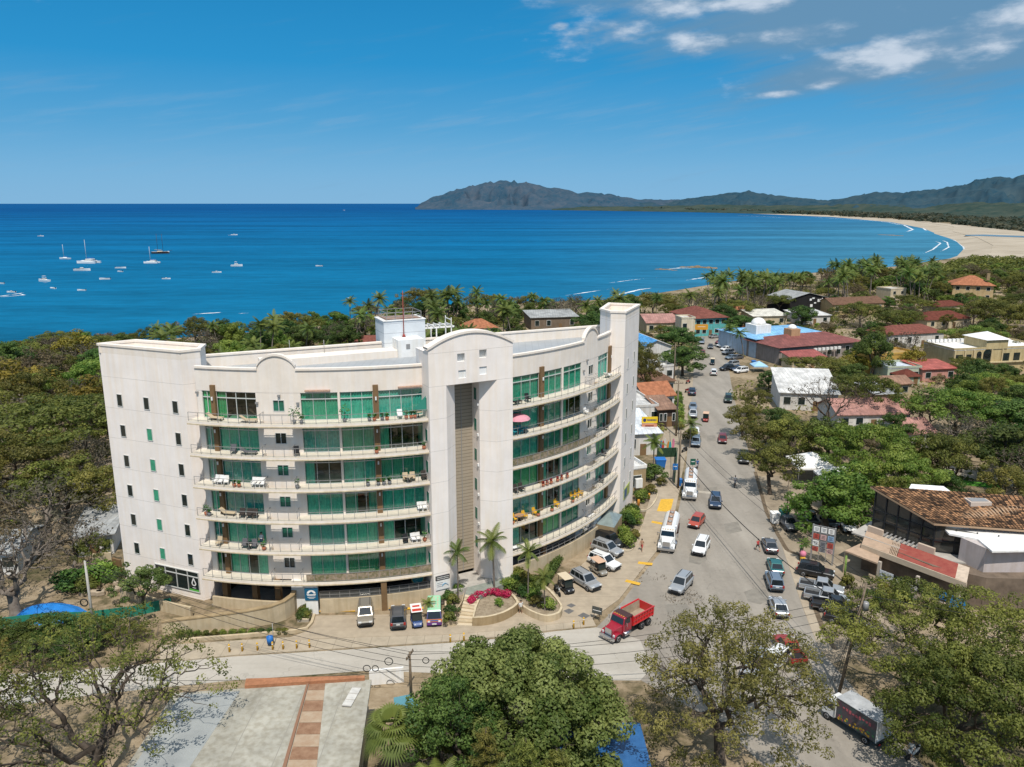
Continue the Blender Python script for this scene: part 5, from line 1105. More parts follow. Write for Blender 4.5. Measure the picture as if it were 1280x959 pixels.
mb = MB(); mb.prism([pod[0].lerp(pod[5], .2), pod[1].lerp(f0, .5), f0+Vector((3, -3.4, 0)), f0+Vector((20, -4, 0)), pod[4], pod[5]], PZ-.19, PZ); mb.build('terrace_slab', m_concrete, root4)
va, vb = ap(1083, 664, pod[0].y+1.0), None
V0, V1 = gp(1083, 665, 4.55), gp(1212, 711, 4.55); Wd = gp(1060, 683, 3.7)-V0
Wd = Vector((-1.5, -2.2, -.75)); LV = (V1-V0)
def strip(t0, t1, m, name, up=.0):
 P = [V0+LV*t0, V0+LV*t1, V0+LV*t1+Wd, V0+LV*t0+Wd]; b = MB(); b.loft([[p+Vector((0, 0, up)) for p in P], [p+Vector((0, 0, up+.14)) for p in P]]); return b.build(name, m, root4)
m_tanroof = mat('tan roof paint', (.40, .285, .20), .85, var=.12, vscale=1.2)
strip(0, .28, m_tanroof, 'veranda_roof'); strip(.36, .90, mat('red roof paint', (.24, .05, .04), .8, c2=(.30, .085, .06), vscale=1.5), 'veranda_roof'); strip(.90, 1.0, mat('pale roof paint', (.5, .40, .31), .85, var=.15, vscale=2), 'veranda_roof')
for k in range(5): strip(.285+.015*k, .293+.015*k, m_tanroof, 'louvre')
b = MB(); b.beam(V0+Wd+Vector((0, 0, -.25)), V1+Wd+Vector((0, 0, -.25)), .25, .7); b.build('fascia', mat('fascia paint', (.52, .42, .31), .8, var=.1), root4)
for t in (.09, .60):
 b = MB(); p = V0+LV*t+Wd*.05; b.box((p.x+.2, p.y+.3, 5.0), (2.0, .35, .9), math.atan2(LV.y, LV.x)); b.build('parapet_block', mat('parapet buff', (.52, .41, .32), .85), root4)
for k in range(9): b = MB(); p = V0+LV*(.17+.045*k); b.beam(p+Vector((.2, .2, .1)), p+Vector((1.6, 1.6, .15)), .22, .06); b.build('terrace_louvre', m_steel, root4)
ux4 = LV.normalized(); nx4 = Vector((ux4.y, -ux4.x, 0)); a4 = math.atan2(ux4.y, ux4.x)
o4 = gp(1099, 717, 2.5);
b = MB(); b.beam(o4+Vector((0, .1, -.65)), o4+ux4*14+Vector((0, .1, -.65)), .3, .4); b.build('deck_edge', mat('deck edge', (.50, .39, .28), .85, var=.1), root4)
b = MB()
for s, z0, z1 in ((0, 0, 4.0), (4.6, 0, 4.0), (9.2, 0, 4.0)): p = o4+ux4*s+Vector((0, .12, 0)); b.box((p.x, p.y, 2.0), (.34, .34, 4.0), a4)
b.build('veranda_post', mat('post pale', (.45, .38, .31), .8), root4)
b = MB(); M = Matrix.Rotation(a4, 4, 'Z'); bo = o4+nx4*.12+Vector((0, 0, .12))
b.box(bo+ux4*.95, (1.7, .05, 1.0), M=M, m=0); b.box(bo+ux4*3.95, (4.25, .05, 1.0), M=M, m=1)
for s in (-1, 1):
 for k in range(3): b.beam(bo+nx4*.03+ux4*.95+Vector((0, 0, -.08)), bo+nx4*.03+ux4*(.95+s*(.55-.1*k))+Vector((0, 0, .26-.14*k)), .1, .012, m=1)
b.box(bo+nx4*.03+ux4*.95+Vector((0, 0, -.2)), (.28, .012, .3), M=M, m=1)
ban = b.build('banner', [mat('banner white', (.55, .56, .58), .6), m_black], root4)
def text_mesh(s, size, origin, ux_, nrm_, m, parent, name='lettering', align='LEFT'):
 cu = bpy.data.curves.new('lettering', 'FONT'); cu.body = s; cu.size = size; cu.align_x = align; cu.extrude = .006; cu.offset = size*.012
 to = bpy.data.objects.new('tmp', cu); COL.objects.link(to); dg = bpy.context.evaluated_depsgraph_get(); me = bpy.data.meshes.new_from_object(to.evaluated_get(dg)); bpy.data.objects.remove(to)
 M = Matrix((( ux_.x, 0, nrm_.x, 0), (ux_.y, 0, nrm_.y, 0), (0, 1, 0, 0), (0, 0, 0, 1)))
 off = Vector(parent['_off']) if parent is not None and parent.get('_off') is not None else Vector((0, 0, 0))
 M.translation = origin-off; me.transform(M); me.materials.clear(); me.materials.append(m)
 o = bpy.data.objects.new(name, me); COL.objects.link(o); adopt(o, parent); return o
text_mesh('Coffee', .95, bo+nx4*.04+ux4*2.15+Vector((0, 0, -.3)), ux4, nx4, m_white, ban)
b = MB(); b.box(bo+nx4*.03+ux4*5.5+Vector((0, 0, -.12)), (.5, .012, .06), M=M); b.build('underline', m_white, ban)
for s, w_, hh in ((7.2, 1.6, .9), (9.2, 1.6, 1.5)):     # blue painted boards
 b = MB(); b.box(bo+ux4*s+Vector((0, 0, .3 if s < 8 else .0)), (w_, .08, hh), M=M); b.build('blue_board', mat('blue mural', (.01, .16, .55), .5, c2=(.03, .30, .62), vscale=3), root4)
p0 = gp(1056, 690, 3.0); P = [p0, gp(1078, 680, 3.3), gp(1101, 690, 3.2), gp(1097, 706, 2.8)]
b = MB(); b.loft([P, [p+Vector((0, 0, .2)) for p in P]]); b.build('porch_roof', m_tanroof, root4)
b = MB()
for k in (0, 3): b.box((P[k].x+.3, P[k].y+.3, 1.45), (.3, .3, 2.9));
b.build('porch_post', m_beige, root4)
b = MB(); P = [gp(1180, 663, 7.2), gp(1300, 662, 7.2), gp(1300, 690, 7.2), gp(1240, 691, 7.2), gp(1222, 676, 7.2), gp(1186, 669, 7.2)]; b.prism(P, 7.2, 7.42); b.build('slab_roof', m_white, root4)
b = MB(); P = [gp(1204, 676, 7.0), gp(1236, 690, 7.0), gp(1310, 690, 7.0), gp(1310, 668, 7.0), gp(1215, 668, 7.0)]; b.prism([Vector((p.x, p.y+.5, 0)) for p in P], PZ-1.8, 7.19); b.build('wing_wall', mat('pinkish wall', (.50, .44, .42), .85, var=.06, stains=.1), root4)
b = MB(); q0 = gp(1262, 729, 2.4); ux5 = Vector((1, .05, 0));
b.box((q0.x, q0.y, 3.7), (.55, .55, 7.4)); b.box((q0.x+4, q0.y, 7.0), (9, .55, .8)); b.box((q0.x+4, q0.y+2.8, 7.0), (9, .4, .8)); b.box((q0.x-.05, q0.y+1.5, 7.0), (.5, 3.3, .8)); b.build('portal', m_white, root4)
b = MB(); b.box((q0.x+4, q0.y+1.4, 7.2), (8.4, 2.3, .1)); b.build('portal_roof', mat('orange roof paint', (.45, .24, .14), .8, c2=(.5, .33, .24), vscale=.6), root4)
for px, py, sx in ((1222, 627, 2.6), (1277, 632, 4.5)):
 c = ap(px, py, 91.5); b = MB(); b.box((c.x, c.y, c.z-.6), (sx, 1.6, 1.6)); b.box((c.x, c.y, c.z+.23), (sx-.5, 1.1, .06), m=1); b.build('roof_box', [mat('roof box buff', (.52, .43, .36), .85), m_steel], root4)
b = MB(); P = [r0+(r1-r0)*.22+Vector((0, .25, -.2)), r0+(r1-r0)*.45+Vector((0, .25, -.2)), r0+(r1-r0)*.45+Vector((0, 2, -.15)), r0+(r1-r0)*.27+Vector((0, 2, -.15))]; b.loft([P, [p+Vector((0, 0, .12)) for p in P]]); b.build('rear_roof', m_white, root4)
excl(pod); see([e0, e1, r0, r1, gp(1060, 690, 3), gp(1180, 735, 0)])
m_tyre = mat('tyre rubber', (.02, .02, .02), .85); m_rim = mat('rim alloy', (.36, .36, .37), .35, metal=.6); m_cargl = mat('car glass', (.012, .016, .02), .05, .8)
m_lamp = mat('headlamp', (.65, .66, .66), .2, .6); m_tail = mat('tail lamp', (.30, .015, .012), .3, .5); m_chrome = mat('chrome', (.55, .55, .56), .2, metal=.9); m_trim = mat('black trim', (.022, .022, .023), .6); m_plate = mat('number plate', (.6, .6, .58), .5)
PAINT = {}
def paint(n, c, metal=.0):
 if n not in PAINT: PAINT[n] = mat('paint '+n, c, .32, .5, metal=metal, coat=.5)
 return PAINT[n]
for n, c, me_ in (('silver', (.40, .41, .42), .4), ('grey', (.105, .11, .12), .3), ('black', (.012, .013, .015), 0), ('white', (.72, .72, .71), 0), ('red', (.28, .028, .018), 0), ('maroon', (.16, .02, .018), 0), ('teal', (.02, .13, .13), .2), ('blue', (.025, .05, .10), .2), ('steelblue', (.17, .22, .28), .3), ('champagne', (.33, .30, .25), .4), ('orange red', (.38, .06, .03), 0), ('dark green', (.02, .045, .03), 0)): paint(n, c, me_)
m_base = PAINT['silver']
def q4(c, s, t): return c[0].lerp(c[1], s).lerp(c[3].lerp(c[2], s), t)
def wheel(parent, x, y, r, w, dual=False):
 M = Matrix.Rotation(PI/2, 4, 'X'); b = MB()
 b.lathe([(r*.62, -w/2), (r*.93, -w/2), (r, -w*.3), (r, w*.3), (r*.93, w/2), (r*.62, w/2)], (x, y, r), n=18, M=M); o = b.build('wheel', m_tyre, parent)
 b = MB(); s = 1 if y > 0 else -1
 b.lathe([(r*.61, -.01), (r*.56, .02), (r*.2, -.02 if not dual else -.08), (.02, .01)], (x, y+s*w*.5, r), n=12, M=Matrix.Rotation(-s*PI/2, 4, 'X')); b.build('rim', m_rim, o)
def carproto(kind):
 root = thing('parked_car', 'x', 'car')
 P = dict(sedan=dict(st=[(-2.2, .42, .84, .76), (-2.12, .27, .93, .85), (-1.35, .2, .96, .9), (0, .2, .92, .9), (.95, .2, .90, .9), (1.8, .22, .78, .86), (2.12, .3, .68, .80), (2.22, .4, .58, .7)], cab=(-1.75, 1.12, -1.0, .28, .90, 1.42), wx=(-1.35, 1.38), r=.32),
    hatch=dict(st=[(-1.95, .42, .88, .76), (-1.9, .27, .95, .83), (-1.2, .2, .98, .86), (0, .2, .93, .86), (.85, .2, .92, .86), (1.6, .22, .82, .84), (1.85, .3, .7, .78), (1.95, .4, .6, .7)], cab=(-1.92, 1.1, -1.6, .25, .92, 1.5), wx=(-1.22, 1.22), r=.31),
    suv=dict(st=[(-2.25, .5, .98, .80), (-2.2, .35, 1.05, .90), (-1.4, .28, 1.06, .94), (0, .28, 1.02, .94), (1.0, .28, 1.02, .94), (1.85, .3, .96, .90), (2.18, .38, .86, .85), (2.28, .48, .7, .75)], cab=(-2.2, 1.15, -1.9, .35, 1.02, 1.72), wx=(-1.4, 1.42), r=.37),
    pickup=dict(st=[(-2.65, .5, .70, .88), (-2.6, .42, .72, .92), (-.85, .36, .72, .93), (-.83, .36, 1.08, .93), (1.2, .36, 1.06, .93), (2.1, .38, 1.0, .90), (2.5, .45, .9, .86), (2.62, .55, .75, .78)], cab=(-.82, 1.35, -.55, .65, 1.06, 1.76), wx=(-1.6, 1.62), r=.39),
    jeep=dict(st=[(-2.1, .5, 1.0, .85), (-2.05, .4, 1.1, .9), (-1.2, .35, 1.1, .92), (0, .35, 1.1, .92), (.8, .35, 1.1, .92), (1.8, .38, 1.06, .86), (2.1, .45, .95, .84), (2.15, .55, .8, .8)], cab=(-2.05, .85, -2.0, .55, 1.1, 1.82), wx=(-1.3, 1.35), r=.40))[kind]
 b = MB(); rings = []
 for x, zb, zs, w in P['st']: rings.append([Vector((x, y, z)) for y, z in ((-w*.88, zb), (-w, zb+.2), (-w*.985, zs-.1), (-w*.86, zs), (w*.86, zs), (w*.985, zs-.1), (w, zb+.2), (w*.88, zb))])
 b.loft(rings)
 x0, x1, rx0, rx1, z0, z1 = P['cab']; wb = P['st'][3][3]*.90; wr = wb*.84
 lo = [Vector((x0, -wb, z0-.05)), Vector((x1, -wb, z0-.05)), Vector((x1, wb, z0-.05)), Vector((x0, wb, z0-.05))]
 hi = [Vector((rx0, -wr, z1)), Vector((rx1, -wr, z1)), Vector((rx1, wr, z1)), Vector((rx0, wr, z1))]
 top = [Vector((rx0+.15, -wr*.8, z1+.04)), Vector((rx1-.15, -wr*.8, z1+.04)), Vector((rx1-.15, wr*.8, z1+.04)), Vector((rx0+.15, wr*.8, z1+.04))]
 b.loft([lo, hi, top])
 if kind == 'pickup':
  for s in (-1, 1): b.box((-1.73, s*.86, .9), (1.78, .12, .36))
  b.box((-2.58, 0, .9), (.1, 1.7, .36)); b.box((-.88, 0, .9), (.08, 1.62, .34))
 body = b.build('body', m_base, root, bev=.06, seg=2)
 if kind == 'pickup': b = MB(); b.box((-1.73, 0, .735), (1.6, 1.58, .02)); b.build('load_bed', m_trim, root)
 if kind in ('suv', 'jeep'):
  for s in (-1, 1): b = MB(); b.beam((rx0+.2, s*wr*.8, z1+.09), (rx1-.3, s*wr*.8, z1+.09), .05, .05); b.build('roof_rail', m_trim, root)
 for s, nm in ((-1, 'side_window'), (1, 'side_window')):
  c = [lo[0], lo[1], hi[1], hi[0]] if s < 0 else [lo[3], lo[2], hi[2], hi[3]]
  n = (c[1]-c[0]).cross(c[3]-c[0]).normalized(); n = n if n.y*s > 0 else -n
  segs = ((.07, .47), (.51, .93)) if kind != 'suv' else ((.05, .30), (.335, .63), (.665, .94))
  b = MB()
  for a, e in segs: b.quad([q4(c, a, .18)+n*.012, q4(c, e, .18)+n*.012, q4(c, e, .9)+n*.012, q4(c, a, .9)+n*.012])
  b.build(nm, m_cargl, root)
 for c, nm, sx in (([lo[1], lo[2], hi[2], hi[1]], 'windscreen', 1), ([lo[3], lo[0], hi[0], hi[3]], 'rear_window', -1)):
  n = (c[1]-c[0]).cross(c[3]-c[0]).normalized(); n = n if n.x*sx > 0 else -n
  b = MB(); b.quad([q4(c, .06, .12)+n*.012, q4(c, .94, .12)+n*.012, q4(c, .92, .92)+n*.012, q4(c, .08, .92)+n*.012]); b.build(nm, m_cargl, root)
 st = P['st']; W = st[3][3]
 for s in (-1, 1):
  xf, zf, wf = st[-2][0], st[-2][2], st[-2][3]; b = MB(); b.box((xf+.0, s*wf*.72, zf-.06), (.22, .36, .14)); b.build('headlight', m_lamp, root)
  xr = st[0][0]; b = MB(); b.box((xr+.03, s*W*.78, st[0][2]-.05), (.14, .24, .22 if kind != 'suv' else .3)); b.build('taillight', m_tail, root)
  b = MB(); b.box((x1-.25, s*(W+.06), z0+.1), (.14, .2, .13)); b.build('mirror', m_base, root)
  for x in P['wx']: wheel(root, x, s*(W-.1), P['r'], .22)
 b = MB(); b.box((st[-1][0]-.02, 0, st[-1][2]-.05), (.08, 1.0, .14)); b.box((st[-1][0]-.05, 0, st[-1][1]+.02), (.16, 1.45, .16)); b.build('grille', m_trim, root)
 b = MB(); b.box((st[0][0]-.01, 0, st[0][1]+.02), (.12, 1.45, .18)); b.box((st[0][0]-.0, 0, st[0][2]-.12), (.06, .42, .14), m=1); b.build('rear_bumper', [m_trim, m_plate], root)
 return root
PROTO = {k: carproto(k) for k in ('sedan', 'hatch', 'suv', 'pickup', 'jeep')}
NAMES = {'sedan': 'car', 'hatch': 'car', 'suv': 'car', 'pickup': 'pickup truck', 'jeep': 'car'}
def car(kind, col, front, rear, label, moving=False, s=.97):
 a, b = gp(*front, .0), gp(*rear, .0); c = (a+b)/2; z = .022
 if 330 < (front[0]+rear[0])/2 < 830 and front[1] > 660 and not moving: z = .13
 o = dup(PROTO[kind], (c.x, c.y, z), head(b, a), label, 'cars driving on the road' if moving else 'cars parked around the junction', s, {'paint silver': PAINT[col]}, NAMES[kind])
 o.name = {'pickup': 'pickup_truck'}.get(kind, 'moving_car' if moving else 'parked_car'); return o
car('suv', 'champagne', (457, 788), (457, 762), 'champagne coloured car parked under the left wing, leftmost of the front row')
car('suv', 'grey', (498, 765), (498, 792), 'dark grey car parked tail out under the left wing, right of the champagne car')
car('suv', 'silver', (750, 744), (714, 722), 'long silver people carrier between the two golf carts')
car('suv', 'white', (773, 716), (738, 702), 'white car parked between the tan golf cart and a silver car')
car('suv', 'silver', (774, 698), (744, 687), 'silver car parked next to the white one by the curved hedge')
car('jeep', 'black', (774, 687), (750, 678), 'black boxy car at the far end of the row beside the hedge')
car('hatch', 'orange red', (865, 663), (876, 650), 'orange red small car driving behind the near white tanker', True)
car('suv', 'white', (872, 697), (880, 681), 'white car driving toward the junction right of the near tanker', True)
car('suv', 'blue', (894, 642), (894, 622), 'dark blue car on the road right of the far white tanker', True)
car('suv', 'silver', (842, 746), (860, 726), 'silver car turning at the junction above the red dump truck', True)
car('hatch', 'maroon', (903, 557), (903, 548), 'maroon car on the road just above the dark blue car', True)
car('suv', 'white', (892, 464), (892, 473), 'white car on the road behind the far open cart', True)
car('hatch', 'maroon', (878, 440), (878, 446), 'small dark red car near the far bend of the street', True)
car('sedan', 'grey', (888, 438), (888, 433), 'dark grey car in the road at the far bend', True)
car('suv', 'steelblue', (877, 432), (877, 427), 'blue grey car waiting at the far left of the bend', True)
car('sedan', 'silver', (898, 422), (888, 423), 'silver car crossing in front of the turquoise shop', True)
car('suv', 'steelblue', (869, 563), (870, 550), 'steel blue car parked on the left kerb beside the small palm')
car('pickup', 'white', (868, 548), (868, 541), 'white pickup half hidden behind the steel blue car')
car('suv', 'silver', (866, 526), (866, 516), 'silver car parked on the left kerb near the open red cart')
car('sedan', 'steelblue', (866, 515), (866, 508), 'blue grey car parked right behind the silver one on the left kerb')
car('suv', 'blue', (865, 489), (865, 497), 'dark car parked tail on by the red motorcycles')
car('jeep', 'dark green', (910, 508), (910, 497), 'dark green car in tree shade on the right kerb')
car('suv', 'black', (930, 582), (929, 572), 'black car parked under the trees on the right of the road')
for i, (x, y, kd, cl) in enumerate(((903, 434, 'suv', 'white'), (907, 438.5, 'hatch', 'white'), (910, 443, 'suv', 'silver'), (914, 449, 'sedan', 'steelblue'), (921, 449, 'sedan', 'grey'), (908, 463, 'suv', 'black'), (915, 458, 'suv', 'silver'), (921, 463, 'sedan', 'blue'), (926, 466, 'suv', 'white'), (900, 430, 'hatch', 'maroon'))):
 car(kd, cl, (x-4.5, y+.6), (x+4.5, y-.6), {0: 'white car nosed in at the far end of the street-side row', 1: 'white small car second from the far end of the street-side row', 2: 'silver car in the middle of the far street-side row', 3: 'blue grey car by the palm in the far street-side row', 4: 'grey car behind the palm in the far street-side row', 5: 'black car at the near left of the far street-side row', 6: 'silver car between black and dark blue cars of the far row', 7: 'dark blue car in the near part of the far street-side row', 8: 'white car at the near right end of the far street-side row', 9: 'maroon car at the very far end of the street-side row'}[i])
car('sedan', 'grey', (958, 676), (966, 697), 'dark grey saloon parked at the right kerb beside the walker')
car('sedan', 'teal', (966, 704), (972, 722), 'teal green saloon parked on the right kerb')
car('suv', 'steelblue', (964, 722), (971, 742), 'blue grey estate car parked behind the teal saloon')
car('sedan', 'silver', (969, 754), (977, 774), 'silver saloon parked nearest on the right kerb')
car('pickup', 'grey', (992, 668), (977, 650), 'dark pickup in deep shade left of the grey pickup')
car('pickup', 'grey', (1005, 643), (1018, 662), 'grey pickup in dappled shade left of the board frame')
car('pickup', 'steelblue', (1030, 645), (1042, 664), 'blue grey pickup directly behind the board frame')
car('suv', 'white', (1064, 672), (1055, 652), 'white car with roof bars beside the cafe terrace')
car('suv', 'black', (1040, 724), (998, 716), 'big black car parked sideways in front of the board frame')
car('pickup', 'silver', (1050, 745), (1003, 736), 'silver pickup beside the big black car, its load bed shaded')
car('pickup', 'silver', (1058, 758), (1009, 748), 'silver pickup between the other silver one and a black pickup')
car('pickup', 'black', (1070, 768), (1018, 760), 'black pickup in the row by the cafe garden')
car('suv', 'black', (1080, 785), (1034, 774), 'black car nearest the trees in the row by the cafe')
car('pickup', 'red', (981, 812), (990, 824), 'red pickup with people in its bed half hidden behind the sparse tree')
car('suv', 'white', (958, 840), (975, 826), 'white car mostly hidden by the sparse tree crown')
car('suv', 'silver', (935, 850), (950, 825), 'silver car under the sparse tree at the road mouth')
for k, o in list(PROTO.items()): erase(o)
def place(root, front, rear, z=.022):
 a, b = gp(*front), gp(*rear); c = (a+b)/2; root.location = (c.x, c.y, z); root.rotation_euler = (0, 0, head(b, a)); return root
m_red = paint('truck red', (.50, .015, .018)); m_redd = paint('truck crimson', (.30, .012, .03))
def hood_cab(root, mp, L0, white=False):
 """bonneted tractor: x from L0 (cab rear) forward"""
 b = MB(); x = L0
 b.loft([[Vector((xx, s*w, z)) for s, z in ((-1, z0), (1, z0), (1, z1), (-1, z1))] for xx, w, z0, z1 in ((x+1.55, .92, .75, 1.85), (x+2.2, .78, .75, 1.75), (x+3.1, .68, .75, 1.62))]); b.build('bonnet', mp, root, bev=.06)
 b = MB(); lo = [Vector((xx, y, .85)) for xx, y in ((x, -1.1), (x+1.6, -1.1), (x+1.6, 1.1), (x, 1.1))]; mi = [Vector((xx, y, 1.85)) for xx, y in ((x, -1.1), (x+1.6, -1.08), (x+1.6, 1.08), (x, 1.1))]; hi = [Vector((xx, y, 2.75)) for xx, y in ((x+.05, -1.0), (x+1.3, -.98), (x+1.3, .98), (x+.05, 1.0))]
 b.loft([lo, mi, hi]); cab_ = b.build('cab', mp, root, bev=.05)
 c = [mi[1], mi[2], hi[2], hi[1]]; n = Vector((1, 0, .3)).normalized(); b = MB(); b.quad([q4(c, .05, .1)+n*.03, q4(c, .95, .1)+n*.03, q4(c, .95, .85)+n*.03, q4(c, .05, .85)+n*.03]); b.build('windscreen', m_cargl, root)
 for s, c in ((-1, [mi[0], mi[1], hi[1], hi[0]]), (1, [mi[3], mi[2], hi[2], hi[3]])):
  n = Vector((0, s, .1)); b = MB(); b.quad([q4(c, .2, .1)+n*.02, q4(c, .92, .1)+n*.02, q4(c, .92, .82)+n*.02, q4(c, .2, .82)+n*.02]); b.build('side_window', m_cargl, root)
  f = MB(); pts = [(x+1.75, .7), (x+1.95, 1.05), (x+2.3, 1.2), (x+2.7, 1.2), (x+3.05, 1.05), (x+3.2, .75)]
  f.loft([[Vector((px_, s*.66, pz)), Vector((px_, s*1.18, pz-.03)), Vector((px_, s*1.18, pz-.1)), Vector((px_, s*.66, pz-.08))] for px_, pz in pts]); f.build('mudguard', mp, root)
  b = MB(); b.box((x+3.12, s*.86, 1.02), (.12, .26, .26)); b.build('headlight', m_lamp, root)
  b = MB(); b.beam((x+1.3, s*1.1, 2.2), (x+1.4, s*1.42, 2.3), .04, .04); b.box((x+1.4, s*1.42, 2.1), (.08, .22, .5)); b.build('mirror', m_chrome, root)
  b = MB(); b.tube([(x+.4, s*1.15, .75), (x+1.6, s*1.15, .75)], .26, n=12); b.build('fuel_tank', m_chrome, root)
  wheel(root, x+2.5, s*1.0, .52, .3)
 b = MB(); b.box((x+3.14, 0, 1.2), (.08, 1.0, .95)); b.build('grille', m_chrome, root)
 b = MB(); b.box((x+3.4, 0, .68), (.22, 2.3, .34)); b.build('bumper', m_chrome, root)
 b = MB()
 for k in range(5): b.box((x+1.15, -.7+k*.35, 2.83), (.1, .14, .08))
 b.build('marker_lamp', m_yellow, root)
dt = thing('dump_truck', 'bright red dump truck with empty tipper bed turning at the road corner', 'dump truck', group=None)
hood_cab(dt, m_redd, .35)
b = MB(); b.box((-.6, 0, .85), (6.6, .9, .3)); b.build('chassis', m_trim, dt)
b = MB(); x0, x1 = -3.9, .2; zf, zt, wb, wt = 1.25, 2.45, 1.12, 1.22
b.box(((x0+x1)/2, 0, zf), (x1-x0, wb*2, .12), m=1)
for s in (-1, 1):
 b.loft([[Vector((x, s*w, z)) for x, w, z in ((x0, wb, zf), (x1, wb, zf), (x1, wt, zt), (x0, wt, zt))], [Vector((x, s*(w-.1), z)) for x, w, z in ((x0, wb, zf), (x1, wb, zf), (x1, wt, zt), (x0, wt, zt))]])
 for k in range(8): xx = x0+.15+k*(x1-x0-.3)/7; b.loft([[Vector((xx-.06, s*wb, zf)), Vector((xx+.06, s*wb, zf)), Vector((xx+.06, s*(wb+.09), zf)), Vector((xx-.06, s*(wb+.09), zf))], [Vector((xx-.06, s*wt, zt)), Vector((xx+.06, s*wt, zt)), Vector((xx+.06, s*(wt+.07), zt)), Vector((xx-.06, s*(wt+.07), zt))]])
 b.box(((x0+x1)/2, s*(wt+.03), zt+.02), (x1-x0, .14, .12)); b.box(((x0+x1)/2, s*(wb+.05), zf+.08), (x1-x0, .12, .14)); b.box(((x0+x1)/2, s*(wb+.1), zf+.62), (x1-x0, .06, .1))
b.box((x1, 0, 1.95), (.1, wb*2.1, 1.4)); b.box((x0, 0, 1.85), (.1, wb*2.1, 1.15))
for s in (-1, 1): b.quad([(x0+.06, s*(wb-.12), zf+.07), (x1-.06, s*(wb-.12), zf+.07), (x1-.06, s*(wt-.12), zt), (x0+.06, s*(wt-.12), zt)], 1)
b.quad([(x1-.06, -wb, zf+.07), (x1-.06, wb, zf+.07), (x1-.06, wt-.1, 2.6), (x1-.06, -wt+.1, 2.6)], 1)
b.build('tipper_bed', [m_red, mat('dusty steel', (.26, .20, .14), .9, c2=(.36, .29, .21), vscale=2)], dt)
b = MB(); b.box((x1+.55, 0, 2.72), (1.1, 2.2, .1)); b.box((x1+.3, 0, 2.64), (.5, 2.2, .1)); b.build('cab_guard', mat('guard dark', (.06, .03, .03), .7), dt)
b = MB(); b.tube([(.25, -.95, 1.0), (.25, -.95, 3.1)], .08, n=8); b.build('exhaust_stack', m_chrome, dt)
for s in (-1, 1):
 for xx in (-1.75, -3.05):
  wheel(dt, xx, s*.95, .52, .42, True)
 b = MB(); b.box((-4.0, s*.9, .95), (.08, .3, .14)); b.build('taillight', m_tail, dt)
place(dt, (763, 800), (802, 778)); dt.scale = (.88, .88, .88)
def tanker(label, front, rear, stripe):
 t = thing('tanker_truck', label, 'tanker truck', group='white tanker trucks on the main road')
 mp = PAINT['white']; hood_cab(t, mp, 1.6)
 b = MB(); b.box((-.8, 0, .85), (8.4, .9, .3)); b.build('chassis', m_trim, t)
 b = MB(); b.loft([[Vector((x, 1.15*k*math.cos(a), 1.95+.85*k*math.sin(a))) for a in [2*PI*i/18 for i in range(18)]] for x, k in ((-4.95, .6), (-4.8, 1), (1.2, 1), (1.35, .6))], sm=False); b.build('tank', mp, t, smooth=False)
 b = MB(); b.box((-1.8, 0, 2.83), (5.8, .62, .08));
 for s in (-1, 1): b.box((-1.8, s*.34, 2.92), (5.8, .06, .2))
 b.build('walkway', mat('walkway rust', (.34, .20, .13), .9, c2=(.45, .33, .25), vscale=2), t)
 for k in range(3): b = MB(); b.lathe([(.3, 0), (.3, .18), (.12, .24)], (-3.6+k*1.8, 0, 2.88), n=12); b.build('hatch', m_steel, t)
 for s in (-1, 1):
  for xx in (-2.9, -4.2): wheel(t, xx, s*.95, .52, .42, True)
  b = MB(); b.box((-1.6, s*1.17, 1.7), (5.6, .03, .22)); b.build('stripe', stripe, t)
  b = MB(); b.box((-5.0, s*.85, .95), (.08, .3, .14)); b.build('taillight', m_tail, t)
 b = MB(); b.tube([(1.45, 1.0, 1.0), (1.45, 1.0, 3.0)], .08, n=8); b.build('exhaust_stack', m_chrome, t)
 t.scale = (.94, .94, .94); return place(t, front, rear)
tanker('white tanker truck nearer the junction with a tan walkway along its tank', (831, 697), (841, 655), mat('stripe brown', (.22, .10, .06), .6))
tanker('white tanker truck farther up the road beside the yellow painted bay', (861, 634), (864, 596), mat('stripe orange', (.5, .22, .08), .6))
bt = thing('box_truck', 'delivery truck with white roofed dark painted box under the trees at lower right', 'delivery truck')
b = MB(); b.box((-.7, 0, 1.95), (4.3, 2.1, 2.1), m=0); b.box((-.7, 0, 3.02), (4.36, 2.16, .06), m=2); b.box((-2.87, 0, 1.95), (.04, 1.9, 1.95), m=1)
for s in (-1, 1):
 for x in (-2.84, 1.44): b.box((x, s*1.05, 1.95), (.08, .06, 2.12), m=1)
b.build('cargo_box', [mat('box mural', (.05, .085, .085), .5, c2=(.10, .05, .07), vscale=1.2, detail=2), m_white, mat('truck roof', (.45, .46, .47), .6, c2=(.30, .31, .32), vscale=1.2)], bt)
for s in (-1, 1):
 b = MB(); r = random.Random(8+s)
 for k in range(30):
  x, z = r.uniform(-2.6, 1.2), r.uniform(1.0, 1.5)
  a = r.random()*6; b.quad([(x+.12*math.cos(a+j*PI/3), s*1.057, z+.12*math.sin(a+j*PI/3)) for j in range(6)], r.choice((0, 0, 1, 2)))
 for k in range(9): x = -2.1+k*.34; b.box((x, s*1.06, 2.35+.05*math.sin(k)), (.22, .015, .34-.1*(k % 3)), m=1)
 b.build('painted_flowers', [m_yellow, mat('mural pink', (.42, .10, .12), .6), mat('mural green', (.06, .2, .08), .6)], bt)
b = MB(); lo = [Vector((x, y, .6)) for x, y in ((1.6, -.95), (3.0, -.95), (3.0, .95), (1.6, .95))]; mi = [Vector((x, y, 1.35)) for x, y in ((1.6, -.97), (3.05, -.95), (3.05, .95), (1.6, .97))]; hi = [Vector((x, y, 2.25)) for x, y in ((1.6, -.9), (2.6, -.85), (2.6, .85), (1.6, .9))]
